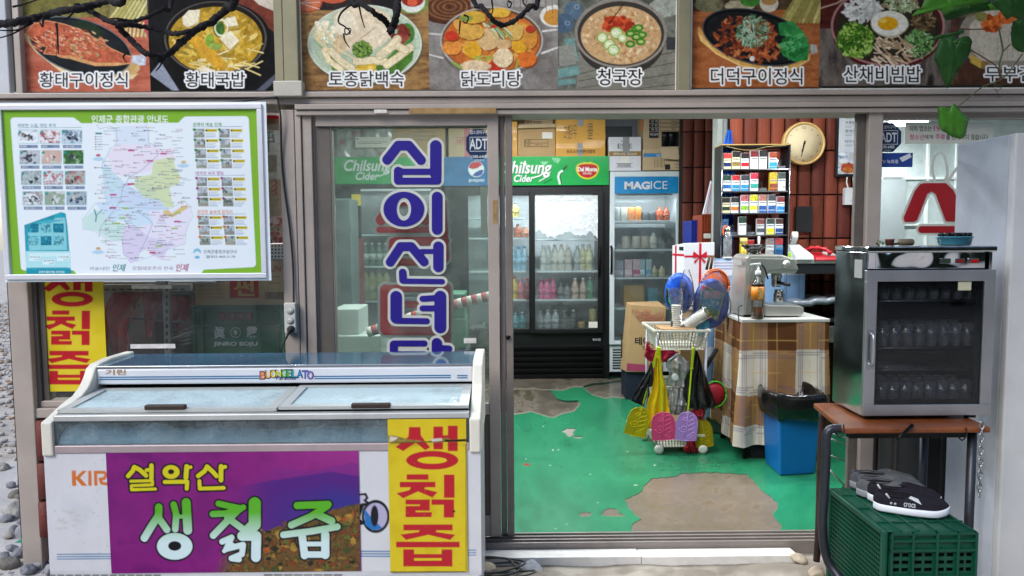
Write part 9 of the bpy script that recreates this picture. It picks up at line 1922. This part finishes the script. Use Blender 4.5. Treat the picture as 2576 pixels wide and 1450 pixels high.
o=m.build('wire_rack',mat('wire'),None);tag(o,'stacked wire racks beside the green bottle crate','rack')
A=Art(664,286,712,545,'#b8b4ac');A.noise(664,286,712,545,['#b4b0a8','#d0cdc6','#9c9890'],22,8)
A.rect(660,286,716,292,'#f4f6f8');A.rect(660,292,716,302,'#c02430');A.rect(660,302,716,330,'#8a6a54',var=.4);A.T,A.k=cb,1/3.074
A.poly([(2040,250),(2150,240),(2150,500),(2050,560)],'#c9c8c4',var=.1)
for y in(258,300,332):A.line([(2062,y),(2120,y-6)],9,'#1c1c1e')
A.line([(2090,250),(2086,400)],12,'#1c1c1e');A.line([(2120,270),(2128,330)],10,'#1c1c1e');A.line([(2055,390),(2150,400)],3,'#8a8884');A.rect(2050,430,2150,560,'#8c7864',var=.4);A.T,A.k=(lambda x,y:(x,y)),1
A.rect(660,452,716,545,'#a88c6c',var=.2);A.T,A.k=cb,1/3.074
for i in range(3):A.line([(2110,640+i*38),(2135,620+i*38),(2150,650+i*38),(2120,668+i*38)],9,'#b02430')
A.line([(2060,560),(2080,700),(2050,740)],26,'#8c2a2c')
o=A.mesh('snack_bag',.16,printed('bag_print'),None,step=1.4,gain=.8,bend=lambda gx,gz:-.02*np.sin((gx-gx.min())/(gx.max()-gx.min())*3.14));tag(o,'tall printed snack bags right of the map board','snack bag')
A=Art(664,543,712,612,'#a8332c');A.noise(664,543,712,612,['#8c2420','#c04a3a','#d8b8a0','#2a2422'],12,9);A.T,A.k=cb,1/3.074;A.text('유기농',2068,915,2160,955,'#c8403a',bold=.02,out=1.2)
o=A.mesh('pouch',.158,printed('bag_print'),None,step=1.4,gain=.8,bend=lambda gx,gz:-.015*np.sin((gx-gx.min())/(gx.max()-gx.min())*3.14));tag(o,'red food pouch under the snack bags beside the post','pouch')
q=R(664,613,716,652,.158);t=thing('basket','white perforated plastic basket between the pouch and the carton','basket',((q[0]+q[1])/2,.2,q[2]));MB().box(q[0],q[1],.158,.3,q[2],q[3]).build('basket_body',mat('white_plastic'),t,.004)
m=MB()
for i in range(5):
 for j in range(4):a_=V(676+i*8.5,619+j*9,.156);m.lathe((a_.x,.1575,a_.z),[(.0045,0),(.0045,-.0006)],8,'y')
m.build('hole',mat('black_plastic'),t)
MB().box(q[0],q[1],.16,.6,q[2]-.01,q[2]).build('holder',m_sl,t)
